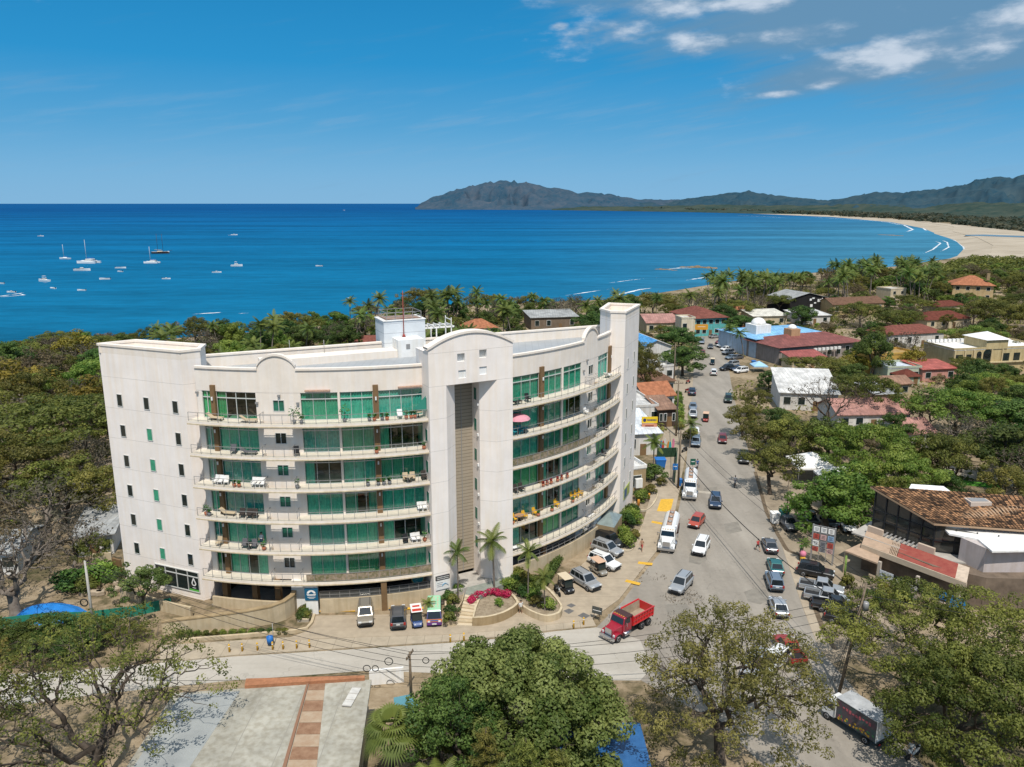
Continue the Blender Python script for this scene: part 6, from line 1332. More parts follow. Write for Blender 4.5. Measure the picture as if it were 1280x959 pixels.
b.loft([lo, mi, hi]); b.build('cab', PAINT['white'], bt, bev=.06)
for c, n, nm in (([mi[1], mi[2], hi[2], hi[1]], Vector((1, 0, .4)), 'windscreen'), ([mi[0], mi[1], hi[1], hi[0]], Vector((0, -1, 0)), 'side_window'), ([mi[3], mi[2], hi[2], hi[3]], Vector((0, 1, 0)), 'side_window')):
 b = MB(); n = n.normalized()*.03; b.quad([q4(c, .1, .08)+n, q4(c, .9, .08)+n, q4(c, .9, .85)+n, q4(c, .1, .85)+n]); b.build(nm, m_cargl, bt)
b = MB(); b.box((.1, 0, .75), (5.6, .9, .22)); b.box((-2.95, 0, .62), (.15, 1.9, .15)); b.build('chassis', m_trim, bt)
for s in (-1, 1):
 for x in (2.4, -1.7): wheel(bt, x, s*.85, .4, .25)
 b = MB(); b.box((3.05, s*.7, .85), (.1, .3, .2)); b.build('headlight', m_lamp, bt)
 b = MB(); b.box((-3.02, s*.75, .72), (.06, .25, .12)); b.build('taillight', m_tail, bt)
bt.scale = (.95, .95, .95); place(bt, (1046, 899), (1091, 928))
def cart(label, front, rear, body, canopy, z=.13, name='golf_cart', group='open carts'):
 t = thing(name, label, 'golf cart', group=group)
 b = MB(); b.loft([[Vector((x, s*w, zz_)) for s, zz_ in ((-1, .3), (1, .3), (1, h), (-1, h))] for x, w, h in ((-1.25, .5, .75), (-1.1, .58, .8), (-.35, .6, .8), (-.3, .6, .45), (.5, .6, .45), (.55, .58, .72), (1.05, .52, .7), (1.3, .42, .5))]); b.build('body', body, t, bev=.03)
 b = MB(); b.box((-.1, 0, .74), (.5, 1.05, .14)); b.box((-.38, 0, 1.0), (.14, 1.05, .45)); b.box((-1.0, 0, .85), (.4, 1.0, .12)); b.build('seat', mat('seat vinyl', (.22, .18, .14), .7), t)
 b = MB()
 for x, x2 in ((.75, .55), (-.95, -.9)):
  for s in (-1, 1): b.beam((x, s*.54, .7), (x2, s*.54, 1.8), .05, .05)
 b.build('canopy_post', m_trim, t)
 b = MB(); b.box((-.2, 0, 1.83), (1.95, 1.25, .08)); b.build('canopy', canopy, t, bev=.03)
 b = MB(); b.quad([(.74, -.5, .75), (.74, .5, .75), (.57, .5, 1.75), (.57, -.5, 1.75)]); b.build('windscreen', m_dglass, t)
 for s in (-1, 1):
  for x in (.85, -.85): wheel(t, x, s*.52, .25, .2)
  b = MB(); b.box((1.22, s*.3, .58), (.08, .16, .1)); b.build('headlight', m_lamp, t)
 return place(t, front, rear, z)
m_can = mat('cream canopy', (.58, .48, .34), .7); m_canp = mat('peach canopy', (.58, .38, .26), .7)
cart('black golf cart with cream canopy beside the palm planter', (716, 747), (699, 732), PAINT['black'], m_can)
cart('golf cart with peach canopy between silver and white parked cars', (757, 724), (740, 712), PAINT['champagne'], m_canp)
cart('red open cart with peach canopy driving on the road', (881, 530), (883, 523), PAINT['red'], m_canp, .02)
cart('open cart with beige canopy far up the road', (890, 459), (891, 453), PAINT['black'], m_can, .02)
uv = cart('small blue off-road buggy with white and red roof beside the painted van', (523, 790), (519, 772), paint('buggy blue', (.03, .07, .20)), mat('buggy roof', (.72, .70, .68), .6), name='buggy', group='open carts')
b = MB(); b.box((.35, 0, 1.885), (.5, 1.0, .02)); b.box((-.5, 0, 1.885), (.35, .8, .02)); b.build('roof_marking', mat('roof red', (.5, .05, .03), .6), uv)
vn = thing('painted_van', 'small van with mint green roof and purple and orange painted nose', 'van')
b = MB(); lo = [(x, w, .35) for x, w in ((-1.95, .8), (1.75, .8))]
R1 = lambda z, x0, x1, w: [Vector((x0, -w, z)), Vector((x1, -w, z)), Vector((x1, w, z)), Vector((x0, w, z))]
b.loft([R1(.3, -1.95, 1.95, .8), R1(.75, -2.0, 2.05, .84)], m=0); b.loft([R1(.751, -2.0, 2.05, .84), R1(1.05, -2.0, 1.98, .84)], m=1); b.loft([R1(1.051, -2.0, 1.98, .84), R1(1.75, -1.95, 1.55, .74)], m=2); b.loft([R1(1.752, -1.98, 1.55, .76), R1(1.86, -1.9, 1.45, .68)], m=3)
b.build('body', [paint('van purple', (.13, .03, .26)), paint('van orange', (.55, .17, .05)), paint('van navy', (.04, .04, .14)), paint('van mint', (.30, .58, .36))], vn)
b = MB(); c = R1(1.051, -2.0, 1.98, .84), R1(1.75, -1.95, 1.55, .74); cc = [c[0][1], c[0][2], c[1][2], c[1][1]]; n = Vector((.04, 0, .02)); b.quad([q4(cc, .06, .08)+n, q4(cc, .94, .08)+n, q4(cc, .92, .95)+n, q4(cc, .08, .95)+n]); b.build('windscreen', m_cargl, vn)
for s in (-1, 1):
 i, j = ((0, 1) if s < 0 else (3, 2)); cc = [c[0][i], c[0][j], c[1][j], c[1][i]]; n = Vector((0, s*.02, 0)); b = MB()
 for a, e in ((.05, .33), (.37, .64), (.68, .93)): b.quad([q4(cc, a, .1)+n, q4(cc, e, .1)+n, q4(cc, e, .85)+n, q4(cc, a, .85)+n])
 b.build('side_window', m_cargl, vn)
 for x in (1.25, -1.3): wheel(vn, x, s*.74, .29, .18)
 b = MB(); b.box((2.04, s*.58, .8), (.06, .26, .18)); b.build('headlight', m_lamp, vn)
b = MB(); r = random.Random(4)
for row in range(3):
 for k in range(5): b.box((-1.3+.5*k+r.uniform(-.1, .1), -.42+.42*row, 1.868), (.26, r.uniform(.08, .2), .012))
b.build('roof_marking', mat('faded pink lettering', (.55, .38, .30), .8), vn)
b = MB(); b.box((2.06, 0, .5), (.05, .5, .14)); b.box((2.06, 0, .92), (.03, .9, .1), m=1); b.build('number_plate', [m_plate, m_blue], vn)
place(vn, (543, 790), (543, 760), .13)
def person_mesh(key, pose, shirt, trousers, skin, short=True, bare=False):
 J = dict(pelvis=(0, 0, .93), waist=(0, 0, 1.08), chest=(.02, 0, 1.32), neck=(.02, 0, 1.50), head=(.035, 0, 1.62), crown=(.03, 0, 1.74))
 a = pose
 for s, n in ((-1, 'r'), (1, 'l')):
  sw = a*s
  J['hip'+n] = (0, s*.1, .9); J['knee'+n] = (.24*sw+.03, s*.1, .5); J['ank'+n] = (.42*sw-.06, s*.1, .08+(.06 if sw < 0 else 0)); J['toe'+n] = (.42*sw+.12, s*.115, .03+(.02 if sw < 0 else 0))
  J['sho'+n] = (.01, s*.19, 1.42); J['elb'+n] = (-.14*sw, s*.25, 1.14); J['wri'+n] = (-.14*sw+.12, s*.26, .92); J['han'+n] = (-.14*sw+.16, s*.255, .82)
 rad = dict(pelvis=.145, waist=.125, chest=.15, neck=.055, head=.095, crown=.07, hip=.1, knee=.062, ank=.042, toe=.038, sho=.07, elb=.045, wri=.032, han=.036)
 E = [('pelvis', 'waist'), ('waist', 'chest'), ('chest', 'neck'), ('neck', 'head'), ('head', 'crown')]
 for n in 'rl': E += [('pelvis', 'hip'+n), ('hip'+n, 'knee'+n), ('knee'+n, 'ank'+n), ('ank'+n, 'toe'+n), ('chest', 'sho'+n), ('sho'+n, 'elb'+n), ('elb'+n, 'wri'+n), ('wri'+n, 'han'+n)]
 keys = list(J); me = bpy.data.meshes.new('person'); me.from_pydata([J[k] for k in keys], [(keys.index(x), keys.index(y)) for x, y in E], [])
 o = bpy.data.objects.new('tmp', me); COL.objects.link(o); md = o.modifiers.new('s', 'SKIN'); me.skin_vertices.new() if not me.skin_vertices else None
 for i, k in enumerate(keys):
  r = rad.get(k, rad.get(k[:-1], .05)); me.skin_vertices[0].data[i].radius = (r, r); me.skin_vertices[0].data[i].use_root = (k == 'pelvis')
 sb = o.modifiers.new('b', 'SUBSURF'); sb.levels = 1
 dg = bpy.context.evaluated_depsgraph_get(); r = bpy.data.meshes.new_from_object(o.evaluated_get(dg)); bpy.data.objects.remove(o)
 r.materials.clear()
 for m in (skin, shirt, trousers, m_trim): r.materials.append(m)
 for p in r.polygons:
  z, y = p.center.z, abs(p.center.y); p.use_smooth = True
  p.material_index = 3 if z < .07 else (2 if (z > (.55 if short else .12) and z < .98 and y < .2) else (0 if bare or z > 1.47 or (y > .24 and z < 1.2) or z < 1.0 else 1))
 return r
m_skin = mat('skin tan', (.38, .22, .14), .6); m_skin2 = mat('skin brown', (.22, .12, .075), .6); m_hair = mat('dark hair', (.03, .02, .015), .7)
def person(label, px, py, pose, shirt, trousers, rz, skin=None, bare=False, z=.02, pos=None, short=True):
 c = gp(px, py) if pos is None else Vector(pos); me = person_mesh('p', pose, shirt, trousers, skin or m_skin, short, bare)
 o = bpy.data.objects.new('person', me); COL.objects.link(o); o.location = (c.x, c.y, z if pos is None else c.z); o.rotation_euler = (0, 0, rz); tag(o, label, 'person', 'people in the street')
 b = MB(); b.lathe([(.088, 1.64), (.112, 1.69), (.10, 1.76), (.05, 1.795), (.01, 1.80)], (.015, 0, 0), n=10); b.build('hair', m_hair, o)
 return o
cl = lambda n, c: mat('cloth '+n, c, .85)
person('shirtless person in red shorts walking on the pavement by the hedge', 802, 690, .8, cl('red', (.4, .05, .05)), cl('red', (.4, .05, .05)), -1.9, bare=True, z=.14)
person('person in red top and dark shorts walking on the road by the dark grey saloon', 947, 689, .9, cl('red', (.4, .05, .05)), cl('black', (.02, .02, .025)), 1.9)
person('person in white shirt sitting at the bougainvillea planter corner', 651, 768, .3, cl('white', (.6, .6, .58)), cl('khaki', (.25, .2, .12)), -1.2)
person('person in green shirt standing in the shade by the board frame', 1001, 694, .2, cl('green', (.12, .4, .06)), cl('navy', (.02, .03, .08)), -2.0)
person('person in white shirt and red cap standing by the bikes at lower right', 1138, 948, .3, cl('white', (.6, .6, .58)), cl('black', (.02, .02, .025)), -2.6)
person('person in green shirt riding in the bed of the red pickup', 986, 817, .1, cl('green', (.03, .16, .05)), cl('navy', (.02, .03, .08)), -2.0, z=.75)
person('person in white shirt riding in the bed of the red pickup', 989, 819, .1, cl('white', (.6, .6, .58)), cl('navy', (.02, .03, .08)), -2.0, z=.75)
person('person in pale shirt standing inside the open door of a left wing balcony', 0, 0, .1, cl('pale', (.55, .55, .55)), cl('navy', (.02, .03, .08)), -1.4, pos=tuple(cp_(ph(316), RW+.35, FH*2+.4)))
def motorcycle(label, front, rear, col, rider=None, z=.02):
 t = thing('motorcycle', label, 'motorcycle', group='motorcycles'); b = MB()
 b.loft([[Vector((x, s*w, zz_)) for s, zz_ in ((-1, z0), (1, z0), (1, z1), (-1, z1))] for x, w, z0, z1 in ((-.95, .06, .78, .86), (-.5, .14, .55, .84), (.05, .16, .4, .88), (.35, .12, .5, .95), (.55, .06, .75, .95))]); b.build('body', col, t)
 b = MB(); b.box((-.35, 0, .86), (.75, .24, .1)); b.build('seat', m_trim, t)
 for x in (.68, -.68): M = Matrix.Rotation(PI/2, 4, 'X'); b = MB(); b.lathe([(.2, -.05), (.29, -.06), (.3, 0), (.29, .06), (.2, .05)], (x, 0, .3), n=16, M=M); b.build('wheel', m_tyre, t)
 b = MB(); b.beam((.45, 0, .98), (.68, 0, .3), .06, .1); b.beam((.42, -.36, 1.05), (.42, .36, 1.05), .04, .04); b.build('handlebar', m_steel, t)
 b = MB(); b.box((.58, 0, .92), (.1, .16, .16)); b.build('headlight', m_lamp, t)
 place(t, front, rear, z)
 if rider:
  p = person(rider[0], front[0], front[1], .35, rider[1], cl('navy', (.02, .03, .08)), t.rotation_euler.z, pos=tuple(t.location+Vector((0, 0, .12))));
 return t
motorcycle('motorcycle with rider in pale shirt on the right half of the road', (918, 611), (919, 605), m_trim, ('person in pale shirt riding the motorcycle on the road', cl('pale', (.5, .52, .55))))
motorcycle('red motorcycle parked by the far left kerb', (862, 479), (858, 480), PAINT['red']); motorcycle('red motorcycle parked beside the dark car on the left kerb', (861, 490), (857, 491), PAINT['red'])
motorcycle('dark motorcycle parked by the near left kerb below the small palm', (853, 566), (858, 564), m_trim); motorcycle('blue motorcycle standing behind the far tanker', (870, 590), (873, 583), PAINT['blue'], ('person in blue shirt astride the motorcycle behind the far tanker', cl('blue', (.05, .12, .3))))
motorcycle('small dark motorcycle tucked behind the black golf cart', (700, 748), (693, 740), m_trim, z=.13)
motorcycle('white scooter parked in the shade at lower right', (1135, 950), (1146, 944), PAINT['white'])
def hull(b, L, W, Hh, m=0, y0=0, bow=.5, z0=0.):
 rings = []
 for k in range(9):
  t = k/8; x = -L/2+L*t; w = W/2*(1-max(0, (t-.45)/.55)**2.2) if t < 1 else .02; w = max(w, .02); sh = Hh*(1+bow*max(0, t-.4))
  rings.append([Vector((x, y0-w, z0+sh)), Vector((x, y0-w*.75, z0+.0)), Vector((x, y0, z0-.25)), Vector((x, y0+w*.75, z0)), Vector((x, y0+w, z0+sh))])
 b.loft(rings, m)
m_hull = mat('boat white', (.75, .75, .73), .4); m_hullb = mat('boat dark hull', (.05, .03, .025), .5); m_deck2 = mat('boat deck', (.42, .33, .22), .7); m_sailb = mat('sail cover blue', (.03, .10, .35), .7); m_mast = mat('mast', (.5, .5, .5), .4)
def boat(kind, label, px, py, length, rz, wake=False):
 p = gp(px, py, SEA); t = thing({'cat': 'catamaran', 'sail': 'sailing_boat', 'schooner': 'schooner', 'yacht': 'motor_yacht', 'skiff': 'skiff', 'speed': 'speedboat'}[kind], label, 'boat', loc=(p.x, p.y, SEA), rz=rz, group='boats in the bay')
 L_ = length; b = MB()
 if kind == 'cat':
  for s in (-1, 1): hull(b, L_, L_*.12, L_*.1, y0=s*L_*.2)
  b.box((-.02*L_, 0, L_*.115), (L_*.62, L_*.42, L_*.04)); b.build('hull', m_hull, t)
  b = MB(); b.loft([R1(L_*.135, -.28*L_, .14*L_, .17*L_), R1(L_*.21, -.24*L_, .06*L_, .14*L_)]); b.build('cabin', m_hull, t); b = MB(); b.loft([R1(L_*.155, -.283*L_, .135*L_, .172*L_), R1(L_*.185, -.265*L_, .1*L_, .158*L_)]); b.build('cabin_window', m_cargl, t)
  b = MB(); b.tube([(.1*L_, 0, .13*L_), (.1*L_, 0, 1.15*L_)], .16, n=6); b.build('mast', m_mast, t); b = MB(); b.tube([(.1*L_, 0, .27*L_), (-.32*L_, 0, .27*L_)], .2, n=6); b.build('boom', m_sailb, t)
 elif kind in ('sail', 'schooner'):
  hull(b, L_, L_*.26, L_*.1, bow=.6); b.build('hull', m_hull if kind == 'sail' else m_hullb, t)
  if kind == 'schooner':
   b = MB(); hull(b, L_*1.003, L_*.265, L_*.03, bow=2.2, z0=L_*.075); b.build('hull_stripe', m_hull, t); b = MB(); b.tube([(.48*L_, 0, .15*L_), (.68*L_, 0, .2*L_)], .15, n=6); b.build('bowsprit', m_hullb, t)
  b = MB(); b.loft([R1(L_*.1, -.2*L_, .12*L_, .08*L_), R1(L_*.16, -.17*L_, .07*L_, .06*L_)]); b.build('cabin', m_deck2 if kind == 'schooner' else m_hull, t)
  for x in ((.06,) if kind == 'sail' else (.14, -.16)): b = MB(); b.tube([(x*L_, 0, .1*L_), (x*L_, 0, 1.15*L_)], .16, n=6); b.build('mast', m_mast if kind == 'sail' else m_hullb, t)
  b = MB(); b.tube([(.05*L_, 0, .22*L_), (-.35*L_, 0, .22*L_)], .18, n=6); b.build('boom', m_sailb if kind == 'sail' else m_deck2, t)
 elif kind == 'yacht':
  hull(b, L_, L_*.3, L_*.13, bow=.7); b.build('hull', m_hull, t); b = MB(); b.loft([R1(L_*.13, -.2*L_, .2*L_, .11*L_), R1(L_*.26, -.16*L_, .06*L_, .09*L_)]); b.build('cabin', m_hull, t)
  b = MB(); b.loft([R1(L_*.18, -.19*L_, .155*L_, .112*L_), R1(L_*.225, -.18*L_, .115*L_, .106*L_)]); b.build('cabin_window', m_cargl, t)
  b = MB(); b.box((-.06*L_, 0, .40*L_), (.2*L_, .16*L_, .02*L_));
  for s in (-1, 1):
   for x in (-.14, .02): b.beam((x*L_, s*.07*L_, .26*L_), (x*L_, s*.07*L_, .4*L_), .06, .06)
  b.build('flybridge', m_hull, t)
 else:
  hull(b, L_, L_*.28, L_*.11, bow=.6); b.build('hull', m_hull, t); b = MB(); b.box((-.06*L_, 0, L_*.115), (L_*.6, L_*.16, .04)); b.build('cockpit', m_deck2, t)
  b = MB(); b.box((-.5*L_, 0, L_*.14), (.3, .35, .8)); b.build('outboard', m_trim, t)
  if kind == 'speed':
   b = MB(); b.loft([R1(L_*.11, -.1*L_, .14*L_, .09*L_), R1(L_*.2, -.1*L_, .04*L_, .075*L_)]); b.build('cabin', m_hull, t); b = MB(); b.loft([R1(L_*.14, -.101*L_, .118*L_, .091*L_), R1(L_*.18, -.101*L_, .075*L_, .083*L_)]); b.build('cabin_window', m_cargl, t)
 return t
boat('sail', 'white single masted yacht, leftmost of the tall masts', 81, 324, 11.5, 2.9); boat('cat', 'large white catamaran with tall mast in the middle of the moored boats', 111, 329, 17, 3.0); boat('cat', 'white catamaran just in front of the dark two masted ship', 190, 329, 12, 3.1)
boat('schooner', 'dark hulled two masted wooden ship, farthest of the tall masts', 201, 317, 17, 0.1)
boat('yacht', 'white fishing yacht with flybridge left of the skiffs', 55, 352, 9, 2.8); boat('yacht', 'white motor yacht alone to the right of the dark two masted ship', 296, 333, 9, 0.15); boat('speed', 'low blue white motorboat in front of the large catamaran', 103, 338.5, 12, 0.05)
boat('skiff', 'white skiff right below the fishing yacht', 66, 361, 5.5, 2.6); boat('skiff', 'white skiff with dark engine nearest to the shore', 102, 363.5, 5.5, 3.0); boat('skiff', 'long white skiff alone between catamaran and shore', 131, 349.5, 7.5, 3.1)
boat('skiff', 'small white skiff, upper one of a close pair', 151, 335.5, 8, 0.1); boat('skiff', 'small white dinghy, lower one of a close pair', 150, 340, 5.5, 2.7); boat('speed', 'small pale motorboat right of the skiff pair', 208, 349, 5.5, .1); boat('speed', 'small white motorboat to the lower left of the lone motor yacht', 271, 341, 6.5, .2)
boat('skiff', 'white boat at the left edge of the picture', 0, 355, 6, 3.0); boat('speed', 'speeding white motorboat trailing a wake at far left', 14, 366, 6, 2.9); boat('speed', 'tiny white boat far out at the left', 51, 295.5, 9, 0); boat('speed', 'tiny white speedboat far out in the middle of the sea', 293, 294, 10, 0); boat('skiff', 'small dark decked boat well to the right of the moored boats', 399, 333, 6, 3.0); boat('speed', 'tiny pale boat just under the horizon', 430, 263, 16, 0)
for pts, w in (([(20, 366.5), (30, 368.8), (12, 370.5), (-10, 372)], 3), ([(283, 293.8), (288, 294), (299, 294.2)], 4), ([(45, 352.5), (66, 353.5)], 1.2)):
 o, t = foam(pts, w, 'boat_wake'); set_tint(o, [min(1, x*1.6) for x in t])
def pp(lst, z=0): return [gp(x, y, z) for x, y in lst]
st = thing('entrance_steps', 'flight of beige steps beside the bougainvillea planter leading up to the tower entrance', 'steps', loc=gp(582, 770), absolute=True)
a0, a1, b0_, b1_ = gp(571, 783), gp(590, 783.5), gp(582, 757), gp(597, 761)
n = 9
for k in range(n):
 t0, t1 = k/n, (k+1)/n; mb = MB(); h = 1.45*(k+1)/n
 mb.prism([a0.lerp(b0_, t0), a1.lerp(b1_, t0), a1.lerp(b1_, t1), a0.lerp(b0_, t1)], -.05, h); mb.build('step', m_beige if k % 2 else mat('step light', (.55, .46, .33), .8), st)
tz = 1.45
mb = MB(); mb.prism(pp([(581.5, 757), (597.5, 761), (612, 752), (636, 741), (640, 732), (604, 734), (586, 742)], 0), -.05, tz); mb.build('entrance_terrace', [mat('slate tile', (.19, .21, .18), .7, c2=(.27, .28, .24), vscale=1.5)], None, kind='structure')
mb = MB(); mb.prism([tw(-3.1, .2), tw(3.1, .2), tw(1.5, -3.4), tw(-1.5, -3.4)], 0, tz+.006); mb.build('entrance_floor', m_concrete, None, kind='structure')
def planter(label, outline, h, t=.3, soil=True, m=None, name='planter'):
 P = pp(outline); n = len(P); c = sum(P, Vector())/n; root = thing(name, label, 'planter', loc=c, absolute=True)
 area = sum(P[k].x*P[(k+1) % n].y-P[(k+1) % n].x*P[k].y for k in range(n)); P = P if area > 0 else P[::-1]
 mb = MB(); I = [p+(c-p).normalized()*t for p in P]
 for k in range(n):
  a, b, bi, ai = P[k], P[(k+1) % n], I[(k+1) % n], I[k]
  Z = lambda p, z: Vector((p.x, p.y, z))
  mb.quad([Z(a, -.1), Z(b, -.1), Z(b, h), Z(a, h)]); mb.quad([Z(a, h), Z(b, h), Z(bi, h), Z(ai, h)], 1); mb.quad([Z(ai, h-.3), Z(bi, h-.3), Z(bi, h), Z(ai, h)])
 mb.build('planter_wall', [m or m_beige, m_cream], root); mb = MB(); mb.quad([Vector((p.x, p.y, h-.2)) for p in I]); mb.build('soil', m_soil, root)
 return c, h-.2
def curve(pts, n=5):
 out = []
 P = [Vector((x, y, 0)) for x, y in pts]
 for i in range(len(P)-1):
  p0, p1, p2, p3 = P[max(i-1, 0)], P[i], P[i+1], P[min(i+2, len(P)-1)]
  for k in range(n):
   t = k/n; q = .5*((2*p1)+(p2-p0)*t+(2*p0-5*p1+4*p2-p3)*t*t+(3*p1-p0-3*p2+p3)*t**3); out.append((q.x, q.y))
 out.append((P[-1].x, P[-1].y)); return out
planter('tan quarter round planter full of magenta bougainvillea by the steps', curve([(590.5, 784), (608, 783), (628, 778), (643, 770), (649, 764)])+curve([(647, 760), (640, 753), (622, 748), (608, 750), (598, 758), (593, 770)]), 1.15, m=m_tan)
planter('long curving cream planter with palms right of the tower entrance', curve([(612, 745), (625, 752), (645, 762), (666, 774), (684, 779), (699, 775), (703, 768)])+curve([(702, 764), (694, 752), (684, 742), (668, 733), (650, 724), (641, 722)])+[(637, 734), (618, 738)], .9)
planter('narrow cream planter with shrubs between the painted van and the steps', curve([(557, 784), (570, 783.5), (569, 774), (578, 760), (580, 748)])+[(572, 742), (560, 748), (556, 760)], .85)
planter('rocky planting bed in front of the emblem pier', [(372, 778), (386, 778), (391, 768), (389, 758), (378, 758), (373, 766)], .35, m=m_kerb)
planter('planting bed with orange posts by the gatehouse', curve([(792, 638), (806, 640), (817, 632), (822, 620), (816, 612)])+[(800, 618), (793, 626)], .3, m=m_kerb)
planter('kerbed bed of lush shrubs at the end of the parked row', curve([(776, 690), (789, 690), (797, 678), (803, 655), (800, 643)])+[(790, 640), (783, 655), (778, 672)], .3, m=m_kerb)
ec = thing('entrance_lodge', 'small brown side entrance with faceted glass roof beside the right wing', 'lodge', loc=gp(762, 668), absolute=True)
P = pp([(744, 676), (767, 681), (777, 664), (757, 655)]); mb = MB(); mb.prism(P, 0, 2.5); mb.build('wall', m_tan, ec)
Z = lambda p, z: Vector((p.x, p.y, z)); c = sum(P, Vector())/4; mb = MB()
for k in range(4): mb.quad([Z(P[k], 2.52), Z(P[(k+1) % 4], 2.52), Z(c, 3.5)])
mb.build('glass_roof', mat('grey roof glass', (.20, .24, .23), .2, .6, var=.2, vscale=1), ec)
excl(P)
for i, (x, y) in enumerate(((287, 816), (303, 815), (322, 814), (341, 813), (354, 812.5), (371, 811.5), (387, 810.5), (563, 803.5), (580, 801.5), (717, 786), (729.5, 782))):
 p = gp(x, y); b = MB(); b.lathe([(.1, 0), (.1, .8), (.07, .9), (.02, .93)], (0, 0, 0), n=10); b.lathe([(.105, .6), (.105, .7)], (0, 0, 0), n=10, m=1)
 o = b.build('bollard', [m_yellow, m_white], None); o.location = (p.x, p.y, .1); tag(o, 'yellow pavement bollard on the side road kerb' if i < 7 else ('yellow bollard on the kerb above the big round tree' if i < 9 else 'yellow bollard beside the red dump truck'), 'bollard', 'yellow kerb bollards')
p = gp(338, 808); t = thing('litter_bin', 'blue litter bin hung on a post among the yellow bollards', 'bin', loc=(p.x, p.y, .1)); b = MB(); b.lathe([(.3, .25), (.36, 1.05), (.3, 1.05), (.26, .35)], n=14); b.build('bin_body', m_blue, t); b = MB(); b.tube([(.38, 0, 0), (.38, 0, 2.6)], .04, n=6); b.build('post', m_steel, t)
def abin(label, px, py, m, h=1.1, w=.7):
 p = gp(px, py); t = thing('refuse_bin', label, 'bin', loc=p); b = MB(); b.loft([R1(.1, -w*.4, w*.4, w*.4), R1(h, -w*.5, w*.5, w*.5)]); b.build('bin_body', m, t); b = MB(); b.loft([R1(h+.003, -w*.54, w*.54, w*.54), R1(h+.1, -w*.4, w*.4, w*.4)]); b.build('lid', m, t)
abin('blue and white refuse bin in the hedged yard left of the street', 825, 584, m_blue, 1.6, 1.8); abin('white tank standing at the shaded corner right of the road', 968, 654, m_white, 1.7, 1.2); abin('dark green bin by the pole at the shaded corner', 979, 652, mat('bin green', (.02, .12, .12), .6), 1.8, 1.2)
abin('blue bin on the kerb beside the far tanker', 850, 608, m_blue, 1.3, .6); abin('blue bin on the sandy forecourt of the arcade', 942, 457, m_blue, 1.4, 1.2)
for lab, px, py in (('orange post nearest the end wall in the gatehouse bed', 798, 634), ('orange post in the right of the gatehouse bed', 811, 626)):
 p = gp(px, py); b = MB(); b.lathe([(.2, 0), (.2, .85), (.16, .95)], n=10); o = b.build('orange_post', mat('orange paint', (.55, .24, .04), .6)); o.location = (p.x, p.y, .3); tag(o, lab, 'post', 'orange posts')
p = gp(746, 776); t = thing('easel_sign', 'dark chalkboard sign on a tripod easel left of the red dump truck', 'sign', loc=(p.x, p.y, .13), rz=-.5)
b = MB(); b.box((0, 0, 1.15), (1.2, .06, .8), M=Matrix.Rotation(-.15, 4, 'X')); b.box((0, -.04, 1.15), (1.0, .02, .06), M=Matrix.Rotation(-.15, 4, 'X'), m=1); b.build('board', [mat('chalkboard', (.06, .065, .06), .7), m_white], t)
b = MB()
for s in (-.6, .6): b.beam((s*.6, -.1, 0), (s*.5, .05, 1.6), .06, .06)
b.beam((0, .8, 0), (0, .05, 1.5), .06, .06); b.build('stand', m_wood, t)
c0, c1 = gp(1013, 701), gp(1040, 707); u = (c1-c0).normalized(); nn = Vector((u.y, -u.x, 0)); an_ = math.atan2(u.y, u.x); w = (c1-c0).length
t = thing('placard_frame', 'tall grey frame hung with rows of small painted placards at the parking ground', 'sign', loc=c0, absolute=True); b = MB()
for s in (0, 1): p = c0.lerp(c1, s); b.box((p.x, p.y, 2.6), (.2, .2, 5.2), an_)
for z in (5.1, 4.1, 3.1, 2.2): b.beam(c0+Vector((0, 0, z)), c1+Vector((0, 0, z)), .08, .08)
for s in (.34, .67): p = c0.lerp(c1, s); b.box((p.x, p.y, 2.6), (.06, .06, 5.2), an_)
b.build('frame', m_steel, t); r = random.Random(6)
cols = [m_white, m_white, mat('placard grey', (.2, .2, .21), .6), mat('placard red', (.42, .08, .06), .6), mat('placard blue', (.25, .36, .5), .6), mat('placard pink', (.55, .35, .33), .6), mat('placard tan', (.45, .35, .2), .6)]
for i in range(3):
 for j, z in enumerate((4.62, 3.62, 2.66, 1.85)):
  p = c0.lerp(c1, (i+.5)/3)+nn*.08; b = MB(); hh = .72 if j < 3 else .6; b.box((p.x, p.y, z), (w/3*.82, .05, hh), an_)
  for k in range(3): b.box((p.x+nn.x*.03, p.y+nn.y*.03, z+.18-.17*k), (w/3*r.uniform(.3, .6), .012, .05), an_, m=1)
  b.build('placard', [r.choice(cols) if j else cols[0], m_trim], t)
p = gp(1003, 702); t = thing('ice_cream_figure', 'pink topped yellow roadside cone figure beside the board frame', 'figure', loc=p); b = MB(); b.lathe([(.3, 0), (.34, .7), (.28, .75)], n=12); b.build('base', m_yellow, t); b = MB(); b.lathe([(.28, .76), (.42, 1.0), (.40, 1.3), (.22, 1.5), (.02, 1.56)], n=14); b.build('top', mat('sugar pink', (.6, .2, .28), .6), t)
p = gp(802, 562); zt = 7.2; t = thing('street_sign', 'yellow shop sign with dark lettering and orange board below on a white roof', 'sign', loc=p, absolute=True)
q = ap(812, 525, p.y); b = MB(); b.tube([p+Vector((0, 0, 4)), Vector((p.x, p.y, q.z+.6)), Vector((q.x-1.6, q.y, q.z+.6))], .08, n=6); b.build('post', m_steel, t)
b = MB(); b.box(q, (3.0, .25, 1.2), m=0); b.lathe([(.32, -.02), (.32, .02)], q+Vector((-.95, -.15, 0)), n=14, m=1, M=Matrix.Rotation(PI/2, 4, 'X')); r = random.Random(9); x = -.45
while x < 1.2: w_ = r.uniform(.12, .2); b.box(q+Vector((x+w_/2, -.135, 0)), (w_, .02, .34), m=1); x += w_+.07
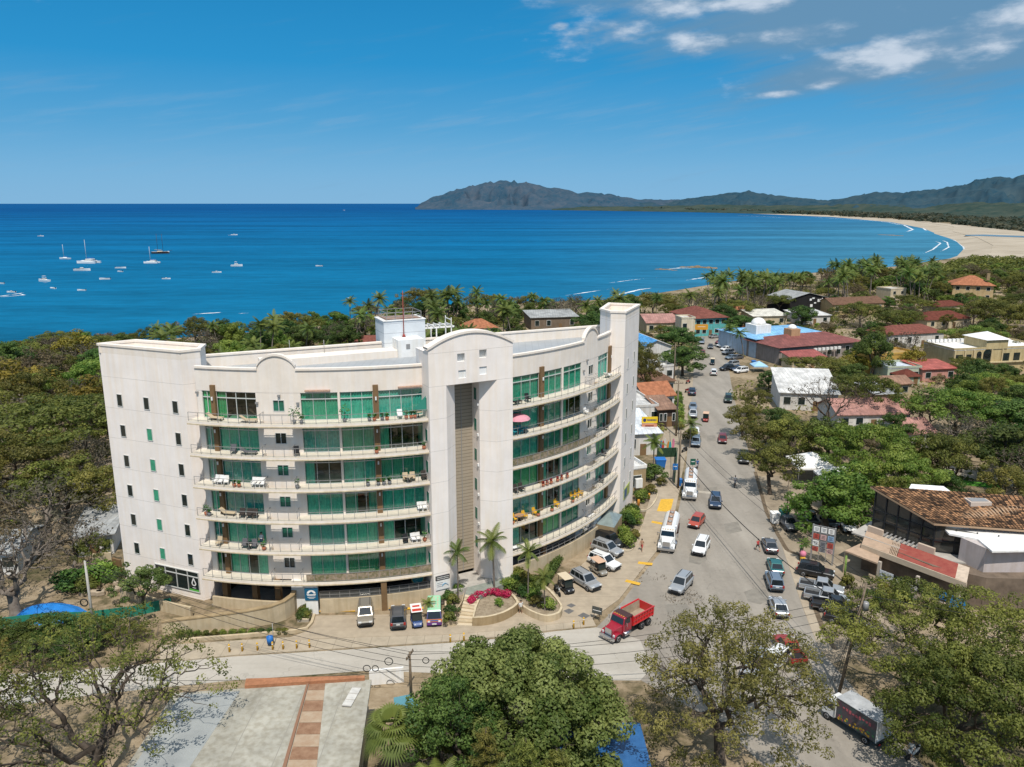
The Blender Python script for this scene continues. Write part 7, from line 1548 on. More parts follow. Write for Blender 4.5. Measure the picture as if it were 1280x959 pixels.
b.build('sign_panel', [mat('sign yellow', (.72, .48, .02), .5), mat('sign navy', (.03, .04, .12), .5)], t); b = MB(); b.box(q+Vector((0, 0, -1.15)), (2.9, .2, .9)); b.box(q+Vector((0, -.11, -1.15)), (1.6, .02, .3), m=1); b.build('lower_panel', [mat('sign salmon', (.55, .24, .14), .6), mat('sign rust', (.25, .06, .03), .6)], t)
def tsign(label, px, py, h, m, w=.9, hh=1.1):
 p = gp(px, py); t = thing('traffic_sign', label, 'sign', loc=p); b = MB(); b.tube([(0, 0, 0), (0, 0, h)], .05, n=6); b.build('post', m_steel, t); b = MB(); b.box((0, -.07, h-hh*.5), (w, .05, hh)); b.box((0, -.1, h-hh*.45), (w*.6, .02, .12), m=1); b.build('panel', [m, m_white], t)
tsign('dark green street sign on a post above the far tanker', 865, 597, 3.4, mat('sign green', (.015, .09, .06), .6)); tsign('blue sign on the yard corner post left of the street', 843, 602, 3.2, mat('sign blue2', (.03, .16, .42), .6))
tsign('orange oval shop sign in front of the turquoise shop', 876, 424, 5.2, mat('sign orange', (.6, .28, .03), .6), 4.5, 1.9)
p = gp(62, 771); b = MB(); rings = []
for k in range(9):
 t = k/8; x = -3.9+7.8*t; hh = 1.5*math.sin(PI*t)**.6+.02; rings.append([Vector((x, -1.9*math.sin(PI*min(max(t, .06), .94))**.5, .02)), Vector((x, -.8, hh*.85)), Vector((x, .2, hh)), Vector((x, 1.0, hh*.8)), Vector((x, 1.9*math.sin(PI*min(max(t, .06), .94))**.5, .02))])
b.loft(rings); o = b.build('tarpaulin', mat('blue tarpaulin', (.01, .16, .48), .45, .5, var=.2, vscale=1.5, bump=.5, bscale=2)); o.location = p; tag(o, 'bright blue tarpaulin heap on the sand at the left', 'tarpaulin')
r = random.Random(12)
for i in range(9):
 p = gp(r.uniform(95, 150), r.uniform(728, 752)); b = MB(); b.box((0, 0, .3), (r.uniform(.8, 1.8), r.uniform(.6, 1.0), .6)); o = b.build('stone_block', mat('pale stone', (.42, .34, .25), .9, c2=(.3, .24, .17), vscale=2), bev=.08); o.location = p; o.rotation_euler.z = r.random()*3; tag(o, 'pale stone block lying on the sandy yard at the left', 'stone', 'blocks in the sandy yard')
for i in range(7):
 p = gp(822+i*3.2+r.uniform(-1, 1), 563+r.uniform(-3, 3)); b = MB(); L_ = 2.2; b.loft([[Vector((w*.25*s, .03*t, z)) for s, t in ((-1, -1), (1, -1), (1, 1), (-1, 1))] for w, z in ((.3, 0), (.9, .5), (1, 1.2), (.7, 1.9), (.1, L_))])
 cn = ('yellow', 'blue', 'red', 'white', 'orange', 'teal', 'pink')[i]; o = b.build('surfboard', mat('board '+cn, dict(yellow=(.6, .42, .03), blue=(.03, .2, .5), red=(.5, .05, .04), white=(.65, .65, .63), orange=(.6, .22, .03), teal=(.03, .35, .33), pink=(.6, .2, .3))[cn], .4)); o.location = p; o.rotation_euler = (.1, 0, r.uniform(-.6, .6)); tag(o, cn+' surfboard standing in the rack by the hedged yard left of the street', 'surfboard', 'surfboards by the street')
wall_run('hedge_fence', 'dark green screened fence around the yard left of the street', [(821, 572), (845, 571)], 1.8, .15, mat('screen green', (.02, .05, .025), .9, var=.3, vscale=4), cat='fence')
wall_run('hedge_fence', 'short dark screened fence along the street side of the yard', [(846, 572), (843, 604)], 1.9, .15, mat('screen green', (.02, .05, .025), .9), cat='fence')
def pole(label, base, top, m, r0=.16, arms=(), trans=False):
 t = thing('utility_pole', label, 'utility pole', loc=base, absolute=True); b = MB(); b.tube([base-Vector((0, 0, .1)), base.lerp(top, .5), top], [r0, r0*.85, r0*.65], n=8); b.build('pole', m, t)
 d = (top-base).normalized()
 for (k, w, ang) in arms:
  c = base+(top-base)*k; e = Vector((math.cos(ang), math.sin(ang), 0))*w/2; b = MB(); b.beam(c-e, c+e, .12, .12)
  for s in (-.9, -.45, .45, .9): b.lathe([(.05, 0), (.07, .1), (.03, .2)], c+e*s+Vector((0, 0, .06)), n=6)
  b.build('crossarm', m_wood, t)
 if trans: c = base+(top-base)*.8; b = MB(); b.lathe([(.28, -.4), (.3, .35), (.2, .45)], c+Vector((.45, 0, 0)), n=12); b.build('transformer', m_steel, t)
 return top
PA = gp(847.5, 611); PAt = Vector((PA.x, PA.y, 10)); pole('brown utility pole with crossarm at the left kerb beside the far tanker', PA, PAt, m_wood, .2, ((.95, 2.2, .2),))
PB = gp(845, 545); PBt = Vector((PB.x, PB.y, 11.5)); pole('tall utility pole on the left pavement above the steel blue car', PB, PBt, m_wood, .2, ((.95, 2, .2),))
PC = gp(842, 482); PCt = Vector((PC.x, PC.y, 11)); pole('utility pole on the left pavement by the orange tiled house', PC, PCt, m_wood, .2, ((.95, 2, .2),))
PD = gp(1048, 869); PDt = ap(1083, 729, PD.y); pole('leaning utility pole at lower right near the delivery truck', PD, PDt, m_wood, .17, ((.97, 2.6, .3), (.86, 2.2, .3), (.78, 1.8, .3)), True)
PE = gp(514, 872); PEt = ap(512, 815, PE.y); pole('utility pole with cable loops standing beside the big round tree', PE, PEt, m_wood, .16, ((.93, 1.6, 1.3),))
PF = gp(118, 792); PFt = ap(106, 701, PF.y); pole('white concrete utility pole at the left in front of the cottage', PF, PFt, m_poleconc, .17, ((.95, 2.2, .2),))
PG = gp(983, 655); PGt = ap(986, 600, PG.y); pole('slim dark pole at the shaded corner right of the road', PG, PGt, m_wood, .11)
PH = gp(1055, 728); PHt = ap(1058, 695, PH.y); b = MB(); b.tube([PH, PHt], .12, n=10); single('green_post', b, mat('lime green paint', (.16, .24, .05), .7), 'lime green post beside the cafe porch', 'post', loc=PH)
PI_ = gp(1005, 435); PIt = Vector((PI_.x, PI_.y, 9));
m_cable = mat('cable', (.02, .02, .02), .6)
def cable(label, a, b_, sag, r=.028):
 n = 18; mb = MB(); mb.tube([a.lerp(b_, k/n)-Vector((0, 0, sag*4*(k/n)*(1-k/n))) for k in range(n+1)], r, n=5); single('cable', mb, m_cable, label, 'cable', loc=a, group='overhead cables')
cable('thick black cable crossing the main road from the left pole to the leaning pole', PA+Vector((0, 0, 6.0)), PD+(PDt-PD)*.72, 1.8, .055)
for i in range(2): cable('thin wire crossing the main road above the thick cable', PAt+Vector((.5-i, 0, .1)), PDt+Vector((.6-1.2*i, 0, .1)), 1.2, .02)
cable('thick black cable between the poles along the left kerb', PA+Vector((0, 0, 6.2)), PB+Vector((0, 0, 7)), .5, .05); cable('cable between the far poles along the left kerb', PBt-Vector((0, 0, 1)), PCt-Vector((0, 0, 1)), .6, .03)
Lw = Vector((-60, PE.y+2, PEt.z-.6)); Rw = Vector((52, PE.y-2, PEt.z+.5))
for i, dz in enumerate((.1, -.35, -.8, -1.5, -1.9)):
 cable('black wire over the side road left of the pole with loops', PEt+Vector((0, (.6 if i % 2 else -.6) if i < 2 else 0, dz)), PFt+Vector((0, 0, dz*.6)) if i < 4 else Lw+Vector((0, 0, dz)), .9+.15*i, .022)
 if i < 4: cable('black wire running right from the pole with loops to the leaning pole', PEt+Vector((0, (.6 if i % 2 else -.6) if i < 2 else 0, dz)), PD+(PDt-PD)*(.9-.08*i), 1.2+.2*i, .022)
for i in range(3): cable('guy wire beside the leaning pole', PDt+Vector((.3*i-.3, 0, -.3*i)), PD+Vector((-.9-.5*i, -1.0, .1)), .05, .022)
cable('wire from the leaning pole to the right edge of the picture', PDt-Vector((0, 0, 1.2)), Vector((75, 60, 8)), 1.0, .025)
for i, (dx, dz, rr) in enumerate(((-2.0, -1.0, .38), (-4.1, -1.75, .34), (-3.3, -1.75, .30), (1.5, -.9, .3))):
 c = PEt+Vector((dx, 0, dz)); mb = MB(); mb.tube([c+Vector((rr*math.cos(a), 0, rr*math.sin(a))) for a in [2*PI*k/20 for k in range(21)]], .042, n=6); single('cable_loop', mb, m_cable, ('black cable coil just left of the looped pole', 'black cable coil farthest left of the looped pole', 'smaller black cable coil left of the looped pole', 'black cable coil right of the looped pole')[i], 'cable coil', loc=c)
c = PF+(PFt-PF)*.45+Vector((-.5, -.3, 0)); mb = MB(); mb.tube([c+Vector((.4*math.cos(a), 0, .4*math.sin(a))) for a in [2*PI*k/20 for k in range(21)]], .07, n=6); single('cable_loop', mb, m_cable, 'black cable coil on the white concrete pole', 'cable coil', loc=c)
ORD = ['', 'first', 'second', 'third', 'fourth', 'fifth', 'top']
def bpos(px, k, off):
 p = phi_px(px, FH*k+.4, RS-off); return cp_(p, RS-off, FH*k+.395), p*D2R
LEAF_SMALL = []
def chair(label, px, k, m, off=.8, rz=0, lounger=False):
 c, a = bpos(px, k, off)
 t = thing('lounge_chair' if lounger else 'balcony_chair', label, 'lounger' if lounger else 'chair', loc=c, rz=a+rz, group='seats on the balconies')
 if lounger:
  b = MB(); b.box((.2, 0, .34), (1.3, .6, .08)); b.build('seat', m, t); b = MB(); b.box((-.72, 0, .58), (.75, .6, .07), M=Matrix.Rotation(.65, 4, 'Y')); b.build('backrest', m, t)
  for x in (-.35, .75):
   for y in (-.26, .26): b = MB(); b.box((x, y, .15), (.06, .06, .3)); b.build('leg', m_trim, t)
 else:
  b = MB(); b.box((0, 0, .42), (.58, .58, .09)); b.build('seat', m, t); b = MB(); b.box((0, .29, .74), (.58, .08, .58), M=Matrix.Rotation(-.2, 4, 'X')); b.build('backrest', m, t)
  for x in (-.24, .24):
   for y in (-.24, .24): b = MB(); b.box((x, y, .19), (.05, .05, .38)); b.build('leg', m, t)
   b = MB(); b.box((x*1.15, 0, .62), (.06, .5, .05)); b.build('armrest', m, t)
def table(label, px, k, m, off=.9, r=.5):
 c, a = bpos(px, k, off); t = thing('balcony_table', label, 'table', loc=c, rz=a, group='tables on the balconies'); b = MB(); b.lathe([(r, .68), (r, .74)], n=16); b.build('tabletop', m, t); b = MB(); b.lathe([(.3, 0), (.06, .06), (.05, .68)], n=8); b.build('pedestal', m_trim, t)
def bush_bits(b, c, r, n, size, rr, m=1):
 for _ in range(n):
  d = Vector((rr.gauss(0, 1), rr.gauss(0, 1), rr.gauss(0, 1))).normalized()*r*rr.uniform(.4, 1); p = c+d; u = Vector((rr.gauss(0, 1), rr.gauss(0, 1), rr.gauss(0, .6))).normalized(); v = u.cross(d.normalized()+Vector((0, 0, .3))).normalized(); b.quad([p-u*size, p+v*size*.5, p+u*size, p-v*size*.5], m)
m_potleaf = mat('pot plant leaf', (.05, .14, .03), .6, var=.5, vscale=6); m_terra = mat('terracotta', (.36, .13, .07), .8); m_potg = mat('grey pot', (.16, .16, .16), .7)
def pot(label, px, k, m, h=.7, off=.35, leaf=None):
 c, a = bpos(px, k, off); t = thing('pot_plant', label, 'pot plant', loc=c, group='pot plants on the balconies'); b = MB(); b.lathe([(.16, 0), (.24, .42), (.2, .42)], n=10); b.build('pot', m, t); b = MB(); rr = random.Random(px*7+k)
 b.tube([(0, 0, .4), (0, 0, .4+h*.6)], .03, n=5); bush_bits(b, Vector((0, 0, .42+h*.6)), h*.5, 46, .14, rr); b.build('plant', [m_bark, leaf or m_potleaf], t)
m_wicker = mat('dark wicker', (.05, .04, .035), .8); m_cane = mat('pale cane', (.5, .40, .27), .8); m_ychair = mat('yellow chair', (.70, .40, .03), .6); m_blk = mat('grey sling', (.12, .12, .13), .8); m_tealc = mat('teal chair', (.03, .30, .33), .7)
L_ = ', left wing'; R_ = ', right wing'
chair('pale sun lounger at the left end of the top balcony'+L_, 270, 6, m_cane, 1.0, 0, True); chair('pale sun lounger in the middle of the top left corner balcony'+L_, 312, 6, m_cane, .7, .1, True)
pot('tall bush in dark box by the window bay on the top balcony'+L_, 368, 6, m_potg, 1.6, .4); pot('low leafy box by the window bay on the top balcony'+L_, 377, 6, m_potg, .7, .35); pot('slim tree in grey pot in front of the top glazing'+L_, 431, 6, m_potg, 1.5, .6)
for i, px in enumerate((462, 468, 478, 484)): pot('flower pot in the crowded row by the brown column on the top balcony'+L_, px, 6, m_terra if i % 2 else m_potg, .5, .5)
for i, px in enumerate((508, 514, 519)): pot('terracotta pot at the right end of the top balcony'+L_, px, 6, m_terra, .6, .4)
chair('white chair near the right end of the top balcony'+L_, 500, 6, m_white, .8, 0); table('low wooden table at the right end of the top balcony'+L_, 523, 6, m_cane, .6)
chair('grey chair on the fifth floor left corner balcony'+L_, 292, 5, m_blk, .9, .2); chair('grey lounger on the fifth floor left corner balcony'+L_, 312, 5, m_blk, .9, .1, True); chair('black chair by the window bay on the fifth balcony'+L_, 371, 5, m_trim, .7, .3); pot('terracotta pot at the right end of the fifth balcony'+L_, 530, 5, m_terra, .5, .5)
pot('small pot in front of the brown column on the fifth balcony'+L_, 471, 5, m_terra, .4, .4)
for px in (270, 276, 283): chair('white chair in the left group on the fourth balcony'+L_, px, 4, m_white, .9, .3*(px-276)/6)
for px in (318, 323, 328): chair('white low chair in the row of three on the fourth balcony'+L_, px, 4, m_white, .8)
for px in (293, 299): pot('pair of terracotta pots on the fourth balcony'+L_, px, 4, m_terra, .4, .4)
pot('leafy pot by the window bay on the fourth balcony'+L_, 372, 4, m_potg, .7, .4)
for px in (460, 473, 480, 487): pot('grey pot in the row by the brown column on the fourth balcony'+L_, px, 4, m_potg, .5, .4)
for px in (507, 516): chair('cane chair at the right end of the fourth balcony'+L_, px, 4, m_cane, .8)
table('wooden table between cane chairs on the fourth balcony'+L_, 511, 4, m_cane, .6); chair('dark armchair at the far right of the fourth balcony'+L_, 530, 4, m_wicker, .8)
chair('long cane bench on the third floor left corner balcony'+L_, 286, 3, m_cane, 1.1, 0, True)
for px in (303, 312, 319): chair('dark wicker armchair on the third floor left corner balcony'+L_, px, 3, m_wicker, .7, .2)
pot('leafy pots at the left end of the third balcony'+L_, 258, 3, m_terra, .8, .5); pot('leafy pots at the left end of the third balcony'+L_, 262, 3, m_potg, .6, .4)
chair('white chair at the right end of the third balcony'+L_, 525, 3, m_white, .8); chair('white chair at the right end of the third balcony'+L_, 531, 3, m_white, .7)
for px in (306, 318): chair('grey sling chair on the second floor left corner balcony'+L_, px, 2, m_blk, .8, .2)
table('small dark table on the second floor left corner balcony'+L_, 312, 2, m_trim, .7, .35); pot('terracotta pot on the second floor left corner balcony'+L_, 330, 2, m_terra, .7, .4); chair('cane chair at the left end of the second balcony'+L_, 274, 2, m_cane, .8)
chair('black chair near the right end of the second balcony'+L_, 507, 2, m_trim, .8)
for px in (517, 523): chair('white chair near the right end of the second balcony'+L_, px, 2, m_white, .8, .2)
pot('terracotta pot at the far right of the second balcony'+L_, 531, 2, m_terra, .9, .6)
for i, px in enumerate((472, 492, 518)): pot(('leafy pot at the brown column on the first balcony', 'leafy pot in the middle of the first balcony', 'small palm in a pot near the right end of the first balcony')[i]+L_, px, 1, m_terra, .5, .6)
chair('dark lounger at the left end of the top balcony'+R_, 645, 6, m_trim, .8, .2, True); chair('black chair near the left end of the top balcony'+R_, 660, 6, m_trim, .9)
chair('white lounger at the far right of the top balcony'+R_, 760, 6, m_white, .8, 0, True)
for px in (643, 650): chair('teal chair under the pink parasol on the fifth balcony'+R_, px, 5, m_tealc, .7)
c, a = bpos(648, 5, .9); t = thing('parasol', 'pink parasol on the fifth balcony right of the entrance tower', 'parasol', loc=c); b = MB(); b.tube([(0, 0, 0), (0, 0, 2.35)], .035, n=6); b.build('pole', m_steel, t); b = MB(); b.lathe([(1.45, 1.85), (1.25, 2.12), (.75, 2.34), (.04, 2.45)], n=10, sm=False); b.build('canopy', mat('parasol pink', (.62, .28, .33), .8), t)
table('low table of toys on the fifth balcony'+R_, 656, 5, m_tealc, .6, .4); chair('white chair by the window bay on the fifth balcony'+R_, 733, 5, m_white, .7)
for px in (679, 684, 689, 697, 702, 709): pot('small red flower pot in the row on the third balcony'+R_, px, 3, m_terra, .32, .3, mat('red flower', (.35, .05, .04), .7))
chair('dark chair at the left end of the third balcony'+R_, 645, 3, m_wicker, .8); chair('dark chair at the left end of the third balcony'+R_, 652, 3, m_wicker, .8)
for px, lab in ((643, 'left of the round table'), (656, 'right of the round table'), (669, 'alone in the middle')): chair('yellow chair '+lab+' on the second balcony'+R_, px, 2, m_ychair, .8, .3)
chair('yellow chair right of the brown column on the second balcony'+R_, 696, 2, m_ychair, .9, .2)
for px in (716, 721, 726): chair('yellow chair in the trio by the window bay on the second balcony'+R_, px, 2, m_ychair, .9, .3)
table('round wooden table among the yellow chairs on the second balcony'+R_, 649, 2, mat('orange wood', (.45, .25, .12), .6), .8, .6)
for px in (640.8, 673, 690, 716): pot('terracotta pot between the yellow chairs on the second balcony'+R_, px, 2, m_terra, .4, .3)
chair('white lounger at the left end of the first balcony'+R_, 644, 1, m_white, .8, 0, True); chair('dark chair beyond the window bay on the second balcony'+R_, 752, 2, m_wicker, .8); chair('dark chair beyond the window bay on the third balcony'+R_, 755, 3, m_wicker, .8); chair('dark chair beyond the window bay on the fourth balcony'+R_, 757, 4, m_wicker, .8)
mb = MB(); c0_, c1_ = cp_(ph(514), RS-.3, FH*6+.5), cp_(ph(530), RS-.35, FH*6+1.5)
mb.quad([cp_(ph(513), RS-.4, FH*6+1.35), cp_(ph(529.5), RS-.35, FH*6+1.25), cp_(ph(530), RS-.6, FH*6+2.9)]); single('shade_sail', mb, mat('sail green', (.03, .20, .15), .8), 'dark green triangular shade sail at the right end of the top left balcony', 'shade sail', loc=c0_)
leafmat('leaf green', (.030, .062, .014), (.118, .168, .038))
leafmat('leaf olive', (.056, .068, .013), (.215, .205, .046))
leafmat('leaf bright', (.065, .125, .018), (.225, .285, .055), .04)
leafmat('leaf dry', (.085, .066, .036), (.20, .155, .085), .04)
leafmat('leaf yellow', (.10, .088, .014), (.27, .215, .035), .02)
leafmat('leaf palm', (.032, .068, .013), (.15, .18, .038), .04, .3)
leafmat('leaf fig', (.062, .098, .020), (.225, .262, .080), .03)
leafmat('leaf pale', (.095, .10, .024), (.29, .27, .075), .03)
leafmat('bougainvillea', (.30, .015, .075), (.52, .04, .16), .03)
leafmat('leaf grey', (.075, .062, .040), (.16, .135, .09), .04)
def rng(seed): return np.random.default_rng(seed)
def leaf_cloud(name, clumps, per, size, g, mtl, updir=.35, flat=.7, aspect=.55, shell=.55):
 """many small leaf-sized faces spread through clumps; clumps = list of (x, y, z, r, tint)"""
 C = np.array([c[:3] for c in clumps]); Rr = np.array([c[3] for c in clumps]); T = np.array([c[4] for c in clumps])
 cnt = np.maximum(4, (per*(Rr/np.mean(Rr))**2).astype(int)); idx = np.repeat(np.arange(len(C)), cnt); n = len(idx)
 d = g.normal(size=(n, 3)); d /= np.linalg.norm(d, axis=1)[:, None]
 rad = g.uniform(shell, 1.0, n)**.7; off = d*rad[:, None]*Rr[idx][:, None]; off[:, 2] *= flat
 P = C[idx]+off
 nr = d*.9+g.normal(size=(n, 3))*.38; nr[:, 2] += updir; nr /= np.linalg.norm(nr, axis=1)[:, None]
 a = np.cross(nr, g.normal(size=(n, 3))); a /= np.linalg.norm(a, axis=1)[:, None]+1e-9; b = np.cross(nr, a)
 s = (size*g.uniform(.6, 1.35, n))[:, None]
 V = np.stack([P-a*s, P+b*s*aspect+nr*s*.12, P+a*s, P-b*s*aspect+nr*s*.12], 1).reshape(-1, 3)
 me = bpy.data.meshes.new(name); me.vertices.add(4*n); me.vertices.foreach_set('co', V.astype(np.float32).ravel())
 me.loops.add(4*n); me.loops.foreach_set('vertex_index', np.arange(4*n, dtype=np.int32)); me.polygons.add(n); me.polygons.foreach_set('loop_start', np.arange(0, 4*n, 4, dtype=np.int32)); me.polygons.foreach_set('loop_total', np.full(n, 4, dtype=np.int32))
 me.update(calc_edges=True); me.materials.append(mtl)
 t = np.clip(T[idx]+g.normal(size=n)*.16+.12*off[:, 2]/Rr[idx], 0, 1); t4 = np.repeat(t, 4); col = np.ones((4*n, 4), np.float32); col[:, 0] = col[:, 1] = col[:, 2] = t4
 at = me.color_attributes.new('tint', 'FLOAT_COLOR', 'POINT'); at.data.foreach_set('color', col.ravel()); return me
def network(mb, P, tips, g, rt, depth=0, wob=.12, rmin=.018):
 """limbs that gather the twig tips back to one trunk"""
 n = len(tips); r = rt*math.sqrt(n)
 if n <= 2 or depth > 7:
  for t in tips:
   m = P.lerp(t, .5)+Vector(g.normal(size=3))*(t-P).length*wob*.6; mb.tube([P, m, t], [max(rmin, r*.8), max(rmin, r*.5), rmin*.6], n=4, cap=False)
  return
 k = 2 if n < 7 else (3 if depth else 4); A = np.array([tuple(t) for t in tips]); c = A[g.choice(n, k, replace=False)]
 for _ in range(5):
  lab = np.argmin(((A[:, None]-c[None])**2).sum(2), 1); c = np.array([A[lab == j].mean(0) if (lab == j).any() else c[j] for j in range(k)])
 for j in range(k):
  sub = [tips[i] for i in range(n) if lab[i] == j]
  if not sub: continue
  cen = Vector(np.array([tuple(t) for t in sub]).mean(0)); f = .42 if depth < 4 else .6; Q = P.lerp(cen, f); Q.z += (cen-P).length*.03*(1 if depth < 2 else -1)
  m1 = P.lerp(Q, .35)+Vector(g.normal(size=3))*(Q-P).length*wob; m2 = P.lerp(Q, .7)+Vector(g.normal(size=3))*(Q-P).length*wob
  r2 = rt*math.sqrt(len(sub)); mb.tube([P, m1, m2, Q], [max(rmin, min(r, r2*1.25)), max(rmin, r2*1.1), max(rmin, r2*1.03), max(rmin, r2)], n=7 if depth < 2 else (5 if depth < 4 else 4), cap=False)
  network(mb, Q, sub, g, rt, depth+1, wob, rmin)
def tree_meshes(seed, h, R, fork, dome, ntip, cr, per, leaf, mtl, bark, leafy=1.0, bare=None, under=.25, flat=.7, rt=None, irregular=.22, lower=0, aspect=.55):
 g = rng(seed); tips = []; clumps = []
 ph = g.uniform(0, 6.28, 4)
 for i in range(ntip):
  a = i*2.39996+g.normal()*.25; q = math.sqrt((i+.5)/ntip); edge = R*(1+irregular*(math.sin(2*a+ph[0])*.6+math.sin(3*a+ph[1])*.5+math.sin(5*a+ph[2])*.35)); rr = q*edge
  z = h-cr*flat*.8-dome*(q**2.3)*h+g.normal()*.045*h
  if g.random() < under: z -= g.uniform(.12, .34)*h*(1-.4*q); rr *= g.uniform(.6, .98)
  z = max(z, fork*.75); t = Vector((rr*math.cos(a), rr*math.sin(a), z)); tips.append(t)
  if g.random() < (leafy if bare is None or t.x*bare[0]+t.y*bare[1] < .45*R else .15): clumps.append((t.x, t.y, t.z+cr*.15, cr*g.uniform(.65, 1.3), float(np.clip(.42+.2*math.sin(a*2+ph[3])+g.normal()*.2, 0, 1))))
 for i in range(lower):
  a = g.uniform(0, 6.28); rr = R*g.uniform(.55, .98); clumps.append((rr*math.cos(a), rr*math.sin(a), fork*g.uniform(.55, 1.0)+.1*h, cr*g.uniform(.7, 1.1), float(np.clip(.3+g.normal()*.15, 0, 1))))
 mb = MB(); rt = rt or (.035*h/math.sqrt(ntip)*.9); r0 = rt*math.sqrt(ntip); lean = Vector((g.normal()*.05*h, g.normal()*.05*h, 0))
 mb.tube([Vector((0, 0, -.2)), Vector((0, 0, .25)), lean*.5+Vector((0, 0, fork*.55)), lean+Vector((0, 0, fork))], [r0*1.6, r0*1.15, r0*1.02, r0], n=9, cap=False)
 mb.lathe([(r0*.5, -r0*.9), (r0*1.05, -r0*.3), (r0*1.05, r0*.3), (r0*.6, r0*.85), (.02, r0)], lean+Vector((0, 0, fork)), n=9)
 network(mb, lean+Vector((0, 0, fork)), tips, g, rt)
 tm = mb.mesh('trunk', bark)
 cm = leaf_cloud('crown', clumps, per, leaf, g, mtl, flat=flat, aspect=aspect) if clumps else None
 return tm, cm
def palm_meshes(seed, h, nf=20, fl=3.2, lean=.12, droop=1.0, rad=.15, width=.62):
 g = rng(seed); mb = MB(); lx, ly = g.normal()*lean*h, g.normal()*lean*h; pts = [Vector((lx*(t**1.7), ly*(t**1.7), h*t)) for t in (0, .2, .45, .7, .9, 1)]
 mb.tube([pts[0]-Vector((0, 0, .2))]+pts, [rad*1.7, rad*1.3, rad*1.05, rad*.95, rad*.85, rad*.8, rad*.9], n=8, cap=True); tm = mb.mesh('trunk', m_barkpale); top = pts[-1]
 V = []; T = []
 for i in range(nf):
  a = i*2.39996+g.normal()*.15; up = 1.15-1.75*(i/nf)**.9+g.normal()*.08; L1 = fl*g.uniform(.85, 1.1); p = Vector(top); d = Vector((math.cos(a)*math.cos(up), math.sin(a)*math.cos(up), math.sin(up))); ns = 10; prev = None; tint = float(np.clip(.65-.45*i/nf+g.normal()*.12, 0, 1)) if i < nf-3 else .95
  side = Vector((-math.sin(a), math.cos(a), 0))
  for s in range(ns+1):
   t = s/ns; w = width*math.sin(PI*min(1, .12+t*.88))**.7*(1 if t < .97 else .5)
   nrm = side.cross(d).normalized()
   cur = (p.copy(), w)
   if prev:
    for sg in (-1, 1):
     for hh in (0, .5):
      b0 = prev[0].lerp(p, hh); b1 = prev[0].lerp(p, hh+.5); tip = b0.lerp(b1, .5)+side*sg*w+d*.28*w*1.6-Vector((0, 0, .42*w+.12*w*t))
      V += [b0, b1, tip+d*.05, tip]; T += [float(np.clip(tint+g.normal()*.1, 0, 1))]*4
   prev = cur; p = p+d*(L1/ns); d = (d+Vector((0, 0, -.125*droop*(.5+t)))).normalized()
 me = bpy.data.meshes.new('crown'); n = len(V)//4; me.from_pydata([tuple(v) for v in V], [], [(4*k, 4*k+1, 4*k+2, 4*k+3) for k in range(n)]); me.materials.append(MATS['leaf palm'])
 at = me.color_attributes.new('tint', 'FLOAT_COLOR', 'POINT'); col = np.ones((len(V), 4), np.float32); col[:, 0] = col[:, 1] = col[:, 2] = T; at.data.foreach_set('color', col.ravel()); return tm, me
def fan_palm(seed, h, r=1.5, n=34):
 g = rng(seed); mb = MB(); mb.tube([(0, 0, -.2), (0, 0, h*.5), (.1, .05, h)], [.28, .22, .2], n=8); tm = mb.mesh('trunk', m_bark); V = []; T = []
 for i in range(n):
  a = i*2.39996; up = 1.15-1.9*(i/n); d = Vector((math.cos(a)*math.cos(up), math.sin(a)*math.cos(up), math.sin(up))); c = Vector((.1, .05, h))+d*r*g.uniform(.85, 1.1)*(.25+.8*i/n); s = d.cross(Vector((0, 0, 1))).normalized(); u = s.cross(d)
  tint = float(np.clip(.95-.45*i/n+g.normal()*.1, 0, 1))
  for k in range(15):
   w = (k-7)/7*1.35; dd = (d*math.cos(w)+s*math.sin(w)); tip = c+dd*r*.95-Vector((0, 0, .3*r)); e = (s*math.cos(w)-d*math.sin(w))*.055*r; V += [c, c+dd*r*.5+e, tip, c+dd*r*.5-e]; T += [tint]*4
 me = bpy.data.meshes.new('crown'); q = len(V)//4; me.from_pydata([tuple(v) for v in V], [], [(4*k, 4*k+1, 4*k+2, 4*k+3) for k in range(q)]); me.materials.append(MATS['leaf palm'])
 at = me.color_attributes.new('tint', 'FLOAT_COLOR', 'POINT'); col = np.ones((len(V), 4), np.float32); col[:, 0] = col[:, 1] = col[:, 2] = T; at.data.foreach_set('color', col.ravel()); return tm, me
G_, O_, B_r, D_, Y_, F_, GR = (MATS[k] for k in ('leaf green', 'leaf olive', 'leaf bright', 'leaf dry', 'leaf yellow', 'leaf fig', 'leaf grey'))
LIB = {}
def lib(key, n, fn): LIB[key] = [fn(i) for i in range(n)]
lib('green', 4, lambda i: tree_meshes(10+i, 10, 5.0, 3.0, .42, 46, 1.15, 165, .2, G_, m_bark, under=.4, lower=8))
lib('olive', 3, lambda i: tree_meshes(20+i, 10, 5.4, 3.4, .32, 52, 1.05, 125, .17, O_, m_bark, under=.35, irregular=.3, flat=.6))
lib('umbrella', 3, lambda i: tree_meshes(30+i, 9, 8.0, 3.2, .22, 95, 1.1, 125, .17, O_, m_bark, under=.3, flat=.5, irregular=.22))
lib('gumbrella', 2, lambda i: tree_meshes(40+i, 9, 8.0, 3.0, .26, 90, 1.15, 150, .18, B_r, m_bark, under=.3, flat=.5, irregular=.22))
lib('bright', 2, lambda i: tree_meshes(50+i, 9, 5.0, 2.4, .45, 46, 1.15, 170, .2, B_r, m_bark, under=.4, lower=6))
lib('dry', 3, lambda i: tree_meshes(60+i, 10, 5.6, 2.8, .36, 90, .8, 13, .2, GR, m_barkpale, leafy=.85, under=.35, irregular=.25))
lib('tan', 2, lambda i: tree_meshes(65+i, 9, 5.0, 2.6, .38, 50, 1.0, 48, .22, D_, m_barkpale, leafy=.9, under=.35, irregular=.28))
